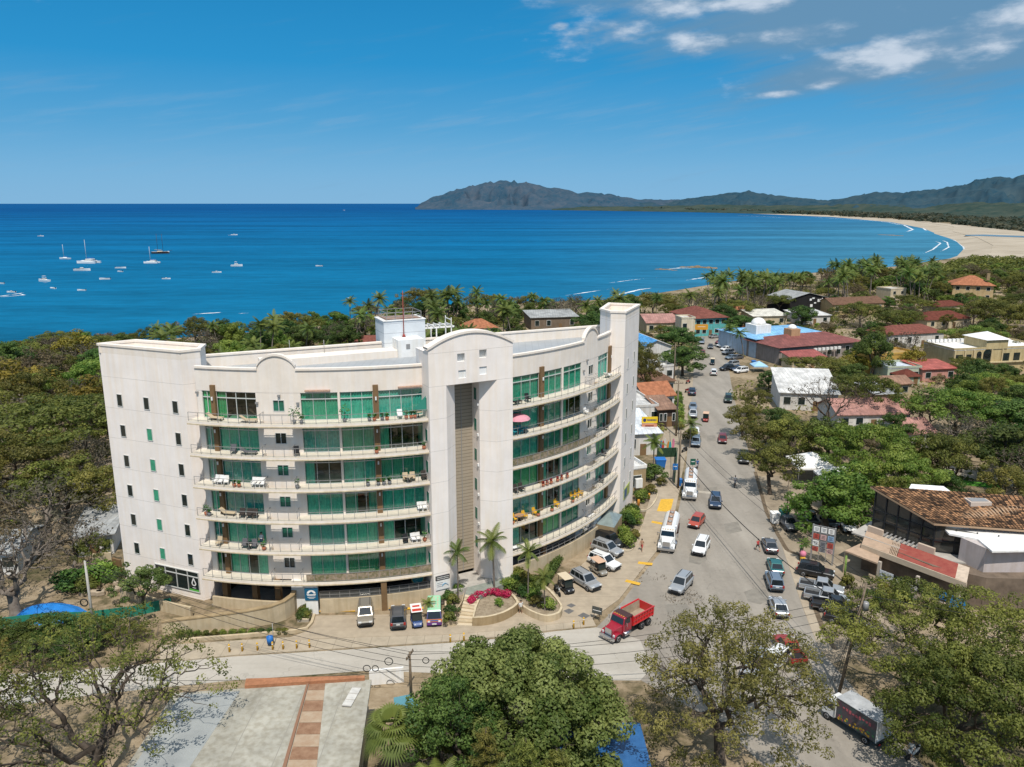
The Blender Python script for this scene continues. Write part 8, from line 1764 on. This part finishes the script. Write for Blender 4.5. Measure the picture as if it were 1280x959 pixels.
lib('bare', 2, lambda i: tree_meshes(70+i, 10, 7.5, 2.2, .30, 130, .6, 5, .18, GR, m_bark, leafy=.5, under=.35, irregular=.2))
lib('yellow', 1, lambda i: tree_meshes(80+i, 8, 4.4, 2.4, .42, 36, 1.1, 60, .26, Y_, m_bark, under=.35))
lib('palm', 4, lambda i: palm_meshes(90+i, 10, 21, 3.4, .09, 1.0))
lib('youngpalm', 2, lambda i: palm_meshes(95+i, 5.5, 13, 2.3, .03, .9, .11, .5))
lib('fan', 1, lambda i: fan_palm(99, 5.5, 1.5))
lib('bush', 3, lambda i: tree_meshes(100+i, 2.0, 1.3, .35, .45, 14, .55, 60, .17, (G_, O_, B_r)[i], m_bark, under=.5))
lib('tanbush', 1, lambda i: tree_meshes(107+i, 2.0, 1.3, .35, .45, 14, .5, 34, .15, D_, m_bark, under=.5))
KIND = {'green': ('broadleaf_tree', 'tree'), 'olive': ('olive_green_tree', 'tree'), 'umbrella': ('umbrella_tree', 'tree'), 'gumbrella': ('umbrella_tree', 'tree'), 'bright': ('almond_tree', 'tree'), 'dry': ('dry_season_tree', 'tree'), 'tan': ('dry_leaved_tree', 'tree'), 'bare': ('bare_tree', 'tree'),
  'yellow': ('yellow_tree', 'tree'), 'palm': ('palm_tree', 'palm'), 'youngpalm': ('palm_tree', 'palm'), 'fan': ('fan_palm', 'palm'), 'bush': ('shrub', 'shrub'), 'tanbush': ('dry_shrub', 'shrub')}
BASEH = {'green': 10, 'olive': 10, 'umbrella': 9, 'gumbrella': 9, 'bright': 9, 'dry': 10, 'tan': 9, 'bare': 10, 'yellow': 8, 'palm': 10, 'youngpalm': 5.5, 'fan': 5.5, 'bush': 2, 'tanbush': 2}
BASER = {'green': 5.2, 'olive': 5.6, 'umbrella': 8.2, 'gumbrella': 8.2, 'bright': 5.2, 'dry': 5.8, 'tan': 5.2, 'bare': 7.6, 'yellow': 4.6, 'palm': 3.2, 'youngpalm': 2.1, 'fan': 2.3, 'bush': 1.4, 'tanbush': 1.4}
vr = random.Random(77)
def plant(kind, loc, h=None, R=None, label='', group=None, var=None, z=None):
 lst = LIB[kind]; tm, cm = lst[vr.randrange(len(lst)) if var is None else var % len(lst)]; sz = (h or BASEH[kind])/BASEH[kind]; sx = sz if R is None else R/BASER[kind]
 t = thing(KIND[kind][0], label, KIND[kind][1], loc=(loc[0], loc[1], loc[2] if z is None else z), rz=vr.uniform(0, 6.28), group=group); t.scale = (sx, sx, sz)
 for nm, me in (('trunk', tm), ('crown', cm)):
  if me is None: continue
  o = bpy.data.objects.new(nm, me); COL.objects.link(o); adopt(o, t)
 return t
def one(name, label, loc, meshes, rz=0, cat='tree', group=None):
 t = thing(name, label, cat, loc=loc, rz=rz, group=group)
 for nm, me in zip(('trunk', 'crown'), meshes):
  if me: o = bpy.data.objects.new(nm, me); COL.objects.link(o); adopt(o, t)
 return t
TREES = []      # (x, y, r) taken
def take(p, r): TREES.append((p[0], p[1], r))
T1 = gp(118, 992); one('spreading_tree', 'big spreading sparse tree with dark twisting limbs at the lower left corner', T1, tree_meshes(201, 13.2, 10.6, 2.6, .33, 330, .6, 46, .11, O_, m_bark, leafy=.82, under=.4, flat=.7, rt=.028, irregular=.16), .6); take(T1, 9)
T1c = gp(-40, 960); one('spreading_tree', 'second sparse spreading tree at the very left edge', T1c, tree_meshes(202, 10.5, 7.0, 2.6, .33, 150, .62, 40, .13, O_, m_bark, leafy=.9, under=.4, rt=.031), 2.6); take(T1c, 6)
T2 = gp(20, 768); one('bare_tree', 'bare grey tree with many thick limbs by the blue tarpaulin', T2, tree_meshes(203, 11, 7.5, 2.0, .32, 230, .5, 7, .15, GR, m_barkpale, leafy=.75, under=.45, rt=.036, irregular=.2), 0); take(T2, 5)
T3 = Vector((0.7, 56.6, 0)); one('fig_tree', 'large round leafy green tree in the bottom centre of the picture', T3, tree_meshes(204, 11.0, 8.2, 2.6, .5, 190, 1.1, 330, .145, F_, m_bark, under=.42, lower=46, irregular=.09, flat=.8, aspect=.62), .3); take(T3, 9)
T4 = Vector((-4.7, 52.5, 0)); one('mango_tree', 'dense dark green tree tucked against the left of the round tree', T4, tree_meshes(205, 10.2, 4.3, 2.4, .42, 80, .85, 190, .12, G_, m_bark, under=.45, lower=24, irregular=.12), 1.0); take(T4, 4)
def feathery(seed, h, R):
 g = rng(seed); mb = MB(); mb.tube([(0, 0, -.2), (0, 0, h*.5), (.1, 0, h)], [.26, .16, .03], n=7); cl_ = []
 for i in range(46):
  t = (i/46)**.9; z = 1.6+(h-1.9)*t; a = i*2.39996; L1 = R*(1-t)**.75*g.uniform(.75, 1.15)+.25; tip = Vector((math.cos(a)*L1, math.sin(a)*L1, z+.28*L1)); mb.tube([(0, 0, z), tip*.5+Vector((0, 0, z*.5+.12*L1)), tip], [.05, .03, .012], n=4, cap=False)
  for k in range(5): f_ = .3+.175*k; cl_.append((tip.x*f_, tip.y*f_, z+(.28*L1)*f_, .42*(1.1-.35*f_), float(np.clip(.55+g.normal()*.2, 0, 1))))
 return mb.mesh('trunk', m_bark), leaf_cloud('crown', cl_, 38, .13, g, O_, updir=.6, flat=.8, aspect=.22, shell=.1)
for i, (x, y, h, R, lab) in enumerate(((-1.9, 47.2, 10.6, 2.5, 'olive feathery conifer with pointed top in front of the round tree'), (.9, 46.6, 10.2, 2.7, 'broader olive feathery conifer at the bottom edge below the round tree'), (3.2, 47.6, 8.6, 2.2, 'low olive feathery tree at the bottom edge right of the other two'))): one('feathery_conifer', lab, (x, y, 0), feathery(210+i, h, R), i); take((x, y), 2.5)
T6 = Vector((-9.2, 51.5, 0)); one('fan_palm', 'fan palm with drooping grey green fans beside the pale roof', T6, fan_palm(220, 7.6, 1.5, 26), 0, 'palm'); take(T6, 2)
T6b = Vector((-5.4, 47.3, 0)); one('palm_tree', 'small yellow green feather palm at the bottom edge next to the fan palm', T6b, palm_meshes(221, 6.0, 18, 2.3, .02, .9, .13, .5), 0, 'palm'); take(T6b, 2)
T7 = gp(912, 985); T7 = Vector((T7.x, 57.0, 0)); one('sparse_tree', 'tall half bare tree with yellow green leaves at the bottom right of the junction', T7, tree_meshes(230, 13.6, 8.4, 3.0, .40, 300, .66, 78, .11, MATS['leaf pale'], m_bark, leafy=.97, bare=(-.75, .66), under=.5, flat=.8, rt=.024, irregular=.2, lower=80), 0); take(T7, 8)
T8 = Vector((41.0, 65, 0)); one('umbrella_tree', 'very wide flat topped olive tree in front of the cafe at the right', T8, tree_meshes(231, 9.6, 10.6, 3.4, .24, 260, .9, 130, .12, O_, m_bark, under=.35, flat=.5, rt=.028, irregular=.2), .5); take(T8, 10)
T9 = Vector((37.5, 56.5, 0)); one('broadleaf_tree', 'leafy green tree filling the lower right corner', T9, tree_meshes(232, 9.8, 7.0, 2.6, .40, 120, .95, 210, .13, O_, m_bark, under=.4, lower=26, irregular=.18), 1.5); take(T9, 6)
T2b = gp(178, 766); one('small_tree', 'small rounded green tree in front of the shopfront of the left end wall', T2b, tree_meshes(234, 5.4, 3.4, 1.8, .3, 44, .62, 120, .13, F_, m_bark, under=.3, irregular=.35, flat=.6), 1.2); take(T2b, 2)
for i, (px, py, h) in enumerate(((70, 812, 3.6), (30, 818, 3.4), (108, 808, 3.2), (140, 803, 2.6), (-10, 822, 3.6), (170, 801, 2.0), (92, 826, 3.0))): p = gp(px, py); plant('olive' if i % 2 else 'green', p, h, h*.85, 'leafy olive bush in the hedge along the side road at the left', 'hedge bushes at the left'); take(p, 2)
for px, py, h, lab in ((573, 757, 6.2, 'slender feather palm left of the entrance steps'), (618, 748, 6.9, 'tallest feather palm right of the entrance steps'), (660, 757, 6.3, 'sparse palm in the curved planter, third from the steps'), (681, 770, 4.4, 'stubby cut palm nearest the red dump truck')):
 p = gp(px, py); plant('youngpalm', p, h, 2.1 if h > 6.5 else 1.5, lab, 'palms at the tower entrance', z=.6)
p = gp(537, 777); plant('youngpalm', p, 2.2, .9, 'tiny palm in front of the tower leg by the painted van', None, z=.2)
b = rng(300); c = gp(617, 764)
one('bougainvillea', 'magenta bougainvillea shrub in the tan quarter round planter', (c.x-.6, c.y+1.0, .9), (None, leaf_cloud('crown', [(x, y, .45+.15*math.sin(3*x), .55, .5+.2*b.normal()) for x, y in [(-2.0, -1.0), (-1.6, -.3), (-1.2, .4), (-.6, .9), (.1, 1.1), (.8, 1.1), (1.5, 1.0), (2.2, .8), (-1.9, -.8), (-.9, .6), (1.1, .9), (2.0, .5)]], 170, .11, b, MATS['bougainvillea'])), 0, 'shrub')
def shrub(px, py, h, lab, z=0, kind='bush', var=None, group=None, R=None): plant(kind, gp(px, py), h, R or h*.75, lab, group, var, z)
shrub(624, 766, .8, 'green spiky shrub among the stones below the bougainvillea', .95)
for px, py in ((640, 744), (648, 748), (655, 752), (668, 757), (672, 764), (634, 741), (662, 748), (686, 768), (645, 737), (655, 741)): shrub(px, py, 1.2, 'green shrub in the curving palm planter', .7, group='shrubs in the curving planter')
for px, py in ((650, 732), (658, 735), (666, 739), (643, 727)): shrub(px, py, 1.5, 'leafy bush against the wall behind the palm planter', .5, group='bushes behind the curving planter')
for px, py in ((563, 775), (566, 760), (572, 748), (561, 757), (562, 783)): shrub(px, py, 1.1, 'shrub in the narrow planter left of the steps', .65, group='shrubs left of the steps')
for k, px in enumerate((225, 236, 247, 258, 268, 279, 291, 303, 315, 326, 337, 348, 357)): shrub(px, 795.5-.03*(px-225), .62, 'small round shrub in the row under the long ramp wall', 0, group='row of small shrubs under the ramp wall')
for px, py in ((376, 775), (380, 770), (384, 766), (386, 762), (377, 768), (383, 774)): shrub(px, py, .8, 'low shrub in the rocky bed by the emblem pier', .15, group='shrubs by the emblem pier')
hb_ = rng(310); cl_ = []
for k in range(54):
 t = k/53; q = gp(664+t*76, 747-t*86+5*math.sin(t*9)); cl_ += [(q.x-gp(700, 705).x, q.y-gp(700, 705).y, .55+.35*(j % 2)+.4*t, .62, .5+.2*hb_.normal()) for j in range(3)]
one('trailing_hedge', 'long trailing green hedge below the curved base wall of the right wing', gp(700, 705), (None, leaf_cloud('foliage', cl_, 80, .13, hb_, MATS['leaf green'])), 0, 'hedge')
for px, py, h, var, lab in ((782, 660, 2.0, 0, 'leafy shrub at the back of the lush bed'), (790, 655, 2.2, 2, 'tall leafy shrub at the back right of the lush bed'), (784, 684, 1.8, 2, 'big leaved bright shrub at the front of the lush bed'), (793, 675, 1.2, 1, 'low shrub with yellow tips at the right of the lush bed'), (780, 674, 1.7, 2, 'bright broad leaved shrub in the middle of the lush bed'), (790, 645, 1.6, 0, 'dark shrub next to the entrance lodge in the lush bed'),
       (802, 628, 1.8, 2, 'green shrub in the orange post bed'), (812, 618, 1.4, 1, 'olive shrub at the back of the orange post bed'), (797, 624, 1.2, 0, 'dark shrub by the gatehouse wall in the orange post bed'), (818, 600, 2.4, 0, 'dark clipped bush beside the yard steps'), (826, 607, 1.3, 1, 'low olive bush under the screened yard')):
 shrub(px, py, h, lab, .2, var=var)
NAMED = [('olive', 928, 546, 6.5, 4.2, 'pale olive street tree overhanging the right edge of the upper road'), ('olive', 962, 618, 8.5, 5.2, 'yellowish thin crowned tree leaning over the right pavement'), ('olive', 985, 580, 8.5, 5.5, 'yellowish olive tree behind the leaning pavement tree'), ('olive', 950, 575, 7.0, 4.5, 'olive tree shading the black car on the right kerb'),
   ('bright', 1035, 668, 9.2, 6.2, 'fresh bright green tree above the parked pickups'), ('bright', 1060, 640, 8.0, 5.0, 'bright green tree touching the white pyramid tent'), ('bare', 1030, 538, 11, 8.0, 'wide dark bare tree in front of the white sheet roof'), ('umbrella', 1078, 524, 9.5, 8.0, 'greyish wide tree right of the dark bare tree'), ('umbrella', 1022, 482, 7, 9.0, 'flat yellowish canopy tree below the long red arcade'),
   ('green', 1090, 472, 12.5, 5.0, 'tall dark green tree at the right end of the long red arcade'), ('dry', 1132, 458, 9.5, 6.0, 'bare pinkish grey tree left of the long cream hotel'), ('yellow', 1140, 468, 7, 4, 'ochre yellow tree by the pale green shop'), ('yellow', 1065, 470, 6, 4, 'ochre yellow tree below the tall dark green tree'), ('bright', 1045, 476, 5.5, 4, 'lime green bush tree under the red arcade'),
   ('gumbrella', 1082, 614, 10.5, 9.2, 'broad bright green umbrella tree in the middle right'), ('gumbrella', 1125, 640, 8.5, 6.0, 'green flat crowned tree behind the tiled cafe roof'), ('gumbrella', 1192, 550, 9.5, 10.5, 'broad deep green tree in front of the cream hotel'), ('green', 1250, 605, 10, 7.0, 'deep green tree at the right edge above the cafe'), ('dry', 1200, 590, 10, 6.5, 'grey dry tree between two deep green trees'), ('dry', 1160, 548, 9, 5, 'thin dry tree left of the broad deep green tree'),
   ('olive', 1155, 612, 9.5, 5.5, 'olive tree with visible trunk behind the cafe ridge'), ('olive', 1186, 618, 9.0, 4.8, 'slim olive tree above the little lawn behind the cafe'), ('green', 1264, 560, 9, 7, 'dark green tree at the right edge below the cream hotel'), ('umbrella', 1240, 415, 11, 11, 'wide dark canopy tree left of the right edge below the villa'), ('umbrella', 1290, 425, 12, 11, 'wide dark canopy tree at the right edge below the villa'), ('umbrella', 1125, 418, 8.5, 8, 'olive canopy tree above the red roofed house'),
   ('green', 853, 470, 8, 6.0, 'dense round green tree where the street narrows on the left'), ('green', 846, 446, 9, 7.0, 'dark green tree beside the half blue warehouse'), ('olive', 806, 500, 11, 4.0, 'thin olive tree right behind the end block of the apartments'), ('olive', 800, 475, 10, 4.5, 'brownish olive tree between the warehouse and the apartments'), ('palm', 929, 448, 8, 3.2, 'lone palm among the far parked cars'), ('palm', 915, 436, 7, 3, 'short palm at the far end of the parked cars'),
   ('youngpalm', 862, 560, 5.0, 2.0, 'small palm on the left kerb beside the steel blue car'), ('youngpalm', 816, 598, 6.5, 2.2, 'palm in front of the pale metal roof at the gatehouse'), ('bush', 862, 553, 2.6, 1.8, 'green bush under the kerbside palm'), ('palm', 1000, 700, 2.5, 1.2, 'little palm in the shade by the board frame'), ('green', 900, 408, 8, 7, 'green tree left of the far bend'), ('green', 925, 424, 8, 6, 'green tree hiding the far bend of the street'), ('umbrella', 918, 402, 8, 9, 'wide crowned tree beyond the far bend'),
   ('green', 1002, 408, 8, 6, 'green tree in front of the black beach club'), ('umbrella', 1075, 410, 9, 10, 'wide grey green tree below the tan lodge'), ('olive', 1230, 690, 5, 3, 'low olive bush tree by the cafe portal'), ('tanbush', 1120, 770, 1.6, 1.6, 'dry shrub in the cafe garden'), ('bush', 1095, 757, 1.6, 1.6, 'green shrub in the cafe garden beside the silver pickup'), ('bush', 1130, 752, 1.8, 1.6, 'green shrub under the coffee banner'), ('yellow', 1105, 748, 1.6, 1.2, 'orange flowering shrub in the cafe garden'), ('bush', 1060, 735, 1.8, 1.0, 'cactus like shrub by the lime green post')]
for kind, px, py, h, R, lab in NAMED: p = gp(px, py); plant(kind, p, h, R, lab); take(p, R*.75)
for i in range(9): p = gp(848+.2*i, 497+5*i); plant('bush', p, 1.5, 1.2, 'small green bush in the strip along the left pavement', 'bushes along the left pavement'); take(p, 1)
for kind, px, py, h, R, lab in (('umbrella', 62, 598, 12.5, 15, 'huge dark olive umbrella tree filling the woods left of the apartment block'), ('umbrella', 10, 640, 11, 11, 'olive umbrella tree in front of the huge one at the left edge'), ('yellow', 22, 520, 11, 9, 'yellow brown flowering tree in the woods at the left edge'), ('bright', 55, 520, 9.5, 4.5, 'bright green tree beside the yellow brown tree in the left woods'), ('dry', 112, 476, 10, 7, 'pale dry tree by the top corner of the end wall'),
        ('olive', 118, 712, 4.5, 2.6, 'small olive tree in front of the grey roofed cottage'), ('dry', 92, 716, 7, 4.5, 'bare thin tree in front of the grey roofed cottage'), ('dry', 60, 690, 10, 8, 'grey dry tree above the grey roofed cottage'), ('olive', 120, 660, 9, 5.5, 'olive tree against the lower left end wall'), ('olive', 80, 655, 9.5, 7, 'olive tree behind the grey roofed cottage'), ('green', 10, 480, 11, 8, 'dark green tree at the left edge by the sea'), ('tan', -30, 700, 9, 7, 'pale dry tree outside the left edge behind the bare tree'), ('bush', 88, 735, 2.2, 2, 'bushy green plant by the white concrete pole'), ('bush', 128, 727, 2.6, 2.2, 'yellow green bush by the tan yard wall'), ('bush', 108, 740, 1.8, 1.8, 'low green bush on the sandy yard')):
 p = gp(px, py); plant(kind, p, h, R, lab); take(p, R*.8)
SKY_ = [(-400, 428), (0, 428), (60, 420), (100, 412), (150, 418), (200, 402), (240, 398), (300, 392), (330, 378), (385, 378), (400, 392), (440, 368), (500, 358), (560, 360), (600, 365), (660, 368), (720, 366), (760, 362), (800, 362), (850, 358), (880, 342), (920, 336), (960, 342), (1000, 338), (1030, 328), (1080, 324), (1130, 321), (1165, 323), (1180, 338), (1230, 322), (1280, 330), (1500, 330)]
def top_h(x, y, want, slack=0):
 """highest crown that keeps below the tree line seen against the sea"""
 px = prj((x, y, 0))[0]; ys = interp(px, SKY_)+slack; d = ray(px, ys); zmax = H+d.z/d.y*y; return min(want, zmax)
def poly_in(x, y, P):
 c = False; j = len(P)-1
 for i in range(len(P)):
  if (P[i][1] > y) != (P[j][1] > y) and x < (P[j][0]-P[i][0])*(y-P[i][1])/(P[j][1]-P[i][1])+P[i][0]: c = not c
  j = i
 return c
excl(pp([(845, 720), (985, 800), (1110, 800), (1115, 700), (1050, 600), (946, 590), (922, 520), (912, 470), (907, 430), (960, 408), (955, 398), (866, 416), (862, 450), (850, 520), (800, 600), (690, 690)]))
excl([(p.x, p.y) for p in [cp_(a, RS+4, 0) for a in range(-20, 75, 6)]]+[(24, 122), (-52, 96)]); excl(walk); excl(pp([(-200, 900), (800, 870), (830, 780), (390, 780), (200, 790), (-200, 830)])); excl(pp([(980, 480), (935, 440), (925, 445), (950, 490)]))
excl([(p.x, p.y) for p in [cp_(a, 44, 0) for a in (-16, 0, 20)]]+[(-37, 82), (-60, 80), (-66, 72), (-20, 62)])
ROADPX = [(862, 418), (966, 400), (912, 424), (908, 440), (940, 452), (950, 470), (926, 480), (914, 480), (925, 530), (944, 590), (958, 640), (985, 700), (1010, 770), (985, 800), (780, 800), (800, 720), (846, 640), (800, 640), (845, 470)]
coastpx = [(x, y) for x, y in coast_px if y > 318]
def ok(x, y, r, h, px_pad=0):
 if y < 60: return False
 px, py = prj((x, y, 0))
 if py < interp(px, coastpx+[(1205, 316), (1600, 316)]) + (2 if px < 1150 else 8): return False
 for P in EXCL:
  if poly_in(x, y, P): return False
 for tx, ty, tr in TREES:
  if (tx-x)**2+(ty-y)**2 < (tr+r)**2*.62: return False
 cx0, cy1 = prj((x, y, h)); cxl, _ = prj((x-r, y, h*.6)); cxr, _ = prj((x+r, y, h*.6)); _, cyb = prj((x, y, h*.35))
 for (x0, y0, x1, y1, Y) in VIS:
  if y < Y and cxr > x0+1 and cxl < x1-1 and cy1 < y1-1 and cyb > y0: return False
 if poly_in(cx0, cy1+2, ROADPX) or poly_in(cxl, prj((x, y, h*.6))[1], ROADPX) or poly_in(px, py, ROADPX): return False
 return True
pr = random.Random(31)
def grove(kind_w, px0, px1, Y0, Y1, n, hrange, label, group, Rf=1.0, slack=0, tries=30):
 done = 0
 for _ in range(n*tries):
  if done >= n: break
  Y = math.sqrt(pr.uniform(Y0*Y0, Y1*Y1)) if Y1 > Y0 else Y0; px = pr.uniform(px0, px1); d = ray(px, 479.5); x = (px-640)/FPX*(Y*cP+H*sP); y = Y
  kind = pr.choices([k for k, _ in kind_w], [w for _, w in kind_w])[0]; h = top_h(x, y, pr.uniform(*hrange), slack+pr.uniform(0, 7))
  if h < hrange[0]*.55: continue
  R = BASER[kind]*h/BASEH[kind]*pr.uniform(.85, 1.15)*Rf
  if not ok(x, y, R*(.45 if kind == 'palm' else .8), h): continue
  plant(kind, (x, y, 0), h, R, label[kind] if isinstance(label, dict) else label, group); take((x, y), R*(.45 if kind == 'palm' else .8)); done += 1
 return done
LBL = lambda where: {'green': 'dark green tree '+where, 'olive': 'olive green tree '+where, 'umbrella': 'wide flat crowned olive tree '+where, 'gumbrella': 'wide bright green tree '+where, 'bright': 'bright green tree '+where, 'dry': 'grey leafless looking tree '+where, 'tan': 'tan dry leaved tree '+where, 'bare': 'bare tree '+where, 'yellow': 'yellow brown tree '+where, 'palm': 'coconut palm '+where, 'bush': 'green shrub '+where, 'tanbush': 'dry shrub '+where}
cnt = []
w_ = 'along the shore in the row of palms at the right'
cnt.append(grove([('palm', 1)], 1028, 1168, 330, 480, 50, (11, 16), 'coconut '+'palm '+w_, 'palm row on the right shore', 1.0)); w_ = 'in the palm grove by the shore left of the beach club'
cnt.append(grove([('palm', 1)], 880, 1002, 300, 400, 38, (10, 15), 'coconut palm '+w_, 'palm grove by the beach club')); w_ = 'in the dense palm belt behind the apartment roof'
cnt.append(grove([('palm', 1)], 438, 640, 190, 300, 40, (9, 14), 'coconut palm '+w_, 'palm belt behind the apartment roof')); w_ = 'among the trees left of the roof plant room'
cnt.append(grove([('palm', 1)], 180, 430, 150, 240, 16, (9, 14), 'coconut palm '+w_, 'palms left of the plant room'))
cnt.append(grove([('palm', 1)], 640, 880, 230, 330, 12, (9, 13), 'coconut palm between the apartment tower and the street end', 'palms behind the right wing', slack=2))
w_ = 'in the woods left of the apartment block'
cnt.append(grove([('olive', 4), ('green', 1.6), ('umbrella', 4), ('dry', 2), ('tan', 1.4), ('yellow', 1), ('bright', .7)], -110, 150, 95, 280, 85, (8, 12), LBL(w_), 'woods left of the apartment block', 1.15))
w_ = 'in the shore woods behind the apartment block'
cnt.append(grove([('green', 4), ('olive', 3), ('dry', 1), ('tan', .8), ('bright', 1.2), ('umbrella', 1.5)], 120, 880, 128, 330, 160, (6, 11), LBL(w_), 'shore woods behind the apartment block', 1.05))
w_ = 'in the wooded quarter right of the street'
cnt.append(grove([('green', 3), ('olive', 3), ('umbrella', 3), ('gumbrella', 1.2), ('dry', 2.2), ('tan', 1.5), ('bright', .8), ('palm', .5)], 930, 1360, 105, 520, 330, (4.5, 9.5), LBL(w_), 'trees in the wooded quarter right of the street', 1.05, tries=40))
cnt.append(grove([('bush', 2), ('tanbush', 1)], -60, 1340, 62, 330, 170, (1.2, 2.8), LBL('scattered on the open dry ground'), 'scattered shrubs', 1.1))
print('TREES', cnt)
fg = rng(400); cl_ = []
while len(cl_) < 5200:
 px = fg.uniform(760, 1420); yb = fg.uniform(262.5, 300) if fg.random() < .75 else fg.uniform(262.2, 272); p = gp(px, yb, 0)
 lim = interp(px, [(700, 262.1), (765, 262.1), (800, 262.8), (880, 264.3), (960, 266.6), (1040, 269.6), (1110, 273.7), (1170, 278.4), (1230, 284.9), (1300, 291.9), (1430, 312)])
 if yb > lim-.15: continue
 s = 6+p.y*.0028; cl_.append((p.x, p.y, s*.25, s*fg.uniform(.6, 1.4), float(np.clip(.4+.25*fg.normal(), 0, 1))))
me = leaf_cloud('far_woodland', cl_, 14, 5.5, fg, leafmat('leaf far', (.028, .045, .030), (.085, .078, .045), .02), updir=.5, flat=.6, aspect=.7)
o = bpy.data.objects.new('far_woodland', me); COL.objects.link(o); o['kind'] = 'stuff'; tag(o, 'brownish green scrub woodland on the plain behind the far beach', 'woodland')
fg = rng(401)
cl_ = []
while len(cl_) < 900:
 px = fg.uniform(1175, 1420); Y = fg.uniform(480, 760); x = (px-640)/FPX*(Y*cP+H*sP); p = Vector((x, Y, 0)); a, b_ = prj(p)
 if b_ < interp(px, [(1100, 345), (1175, 336), (1200, 328), (1230, 325), (1300, 327), (1430, 318)])+3: continue
 cl_.append((p.x, p.y, fg.uniform(1.5, 5.0), fg.uniform(2.5, 4.5), float(np.clip(.35+.25*fg.normal(), 0, 1))))
me = leaf_cloud('shore_thicket', cl_, 40, .9, fg, MATS['leaf olive'], flat=.7); o = bpy.data.objects.new('shore_thicket', me); COL.objects.link(o); o['kind'] = 'stuff'; tag(o, 'continuous shore thicket behind the villa at far right', 'thicket')
ug = rng(403); cl_ = []
while len(cl_) < 3600:
 Y = math.sqrt(ug.uniform(120**2, 470**2)); px = ug.uniform(-90, 1370); x = (px-640)/FPX*(Y*cP+H*sP); a, b_ = prj((x, Y, 0))
 if b_ < interp(px, coastpx+[(1205, 316), (1600, 316)])+2 or (px > 930 and ug.random() < .45) or any(poly_in(x, Y, P) for P in EXCL) or poly_in(a, b_, ROADPX): continue
 cl_.append((x, Y, .4, ug.uniform(1.2, 3.0), float(np.clip(.4+.28*ug.normal(), 0, 1))))
me = leaf_cloud('undergrowth', cl_, 34, .42, ug, MATS['leaf olive'], flat=.55); o = bpy.data.objects.new('undergrowth', me); COL.objects.link(o); o['kind'] = 'stuff'; tag(o, 'low bushy undergrowth between the trees toward the shore', 'undergrowth')
gg_ = rng(402); cl_ = []
while len(cl_) < 1500:
 x, y = gg_.uniform(-75, 110), gg_.uniform(62, 190)
 if any(poly_in(x, y, P) for P in EXCL): continue
 cl_.append((x, y, .05, gg_.uniform(.5, 1.6), float(np.clip(.5+.3*gg_.normal(), 0, 1))))
me = leaf_cloud('dry_grass', cl_, 26, .14, gg_, MATS['leaf dry'], flat=.18, aspect=.3); o = bpy.data.objects.new('dry_grass', me); COL.objects.link(o); o['kind'] = 'stuff'; tag(o, 'dry grass and leaf litter on the open ground', 'grass')
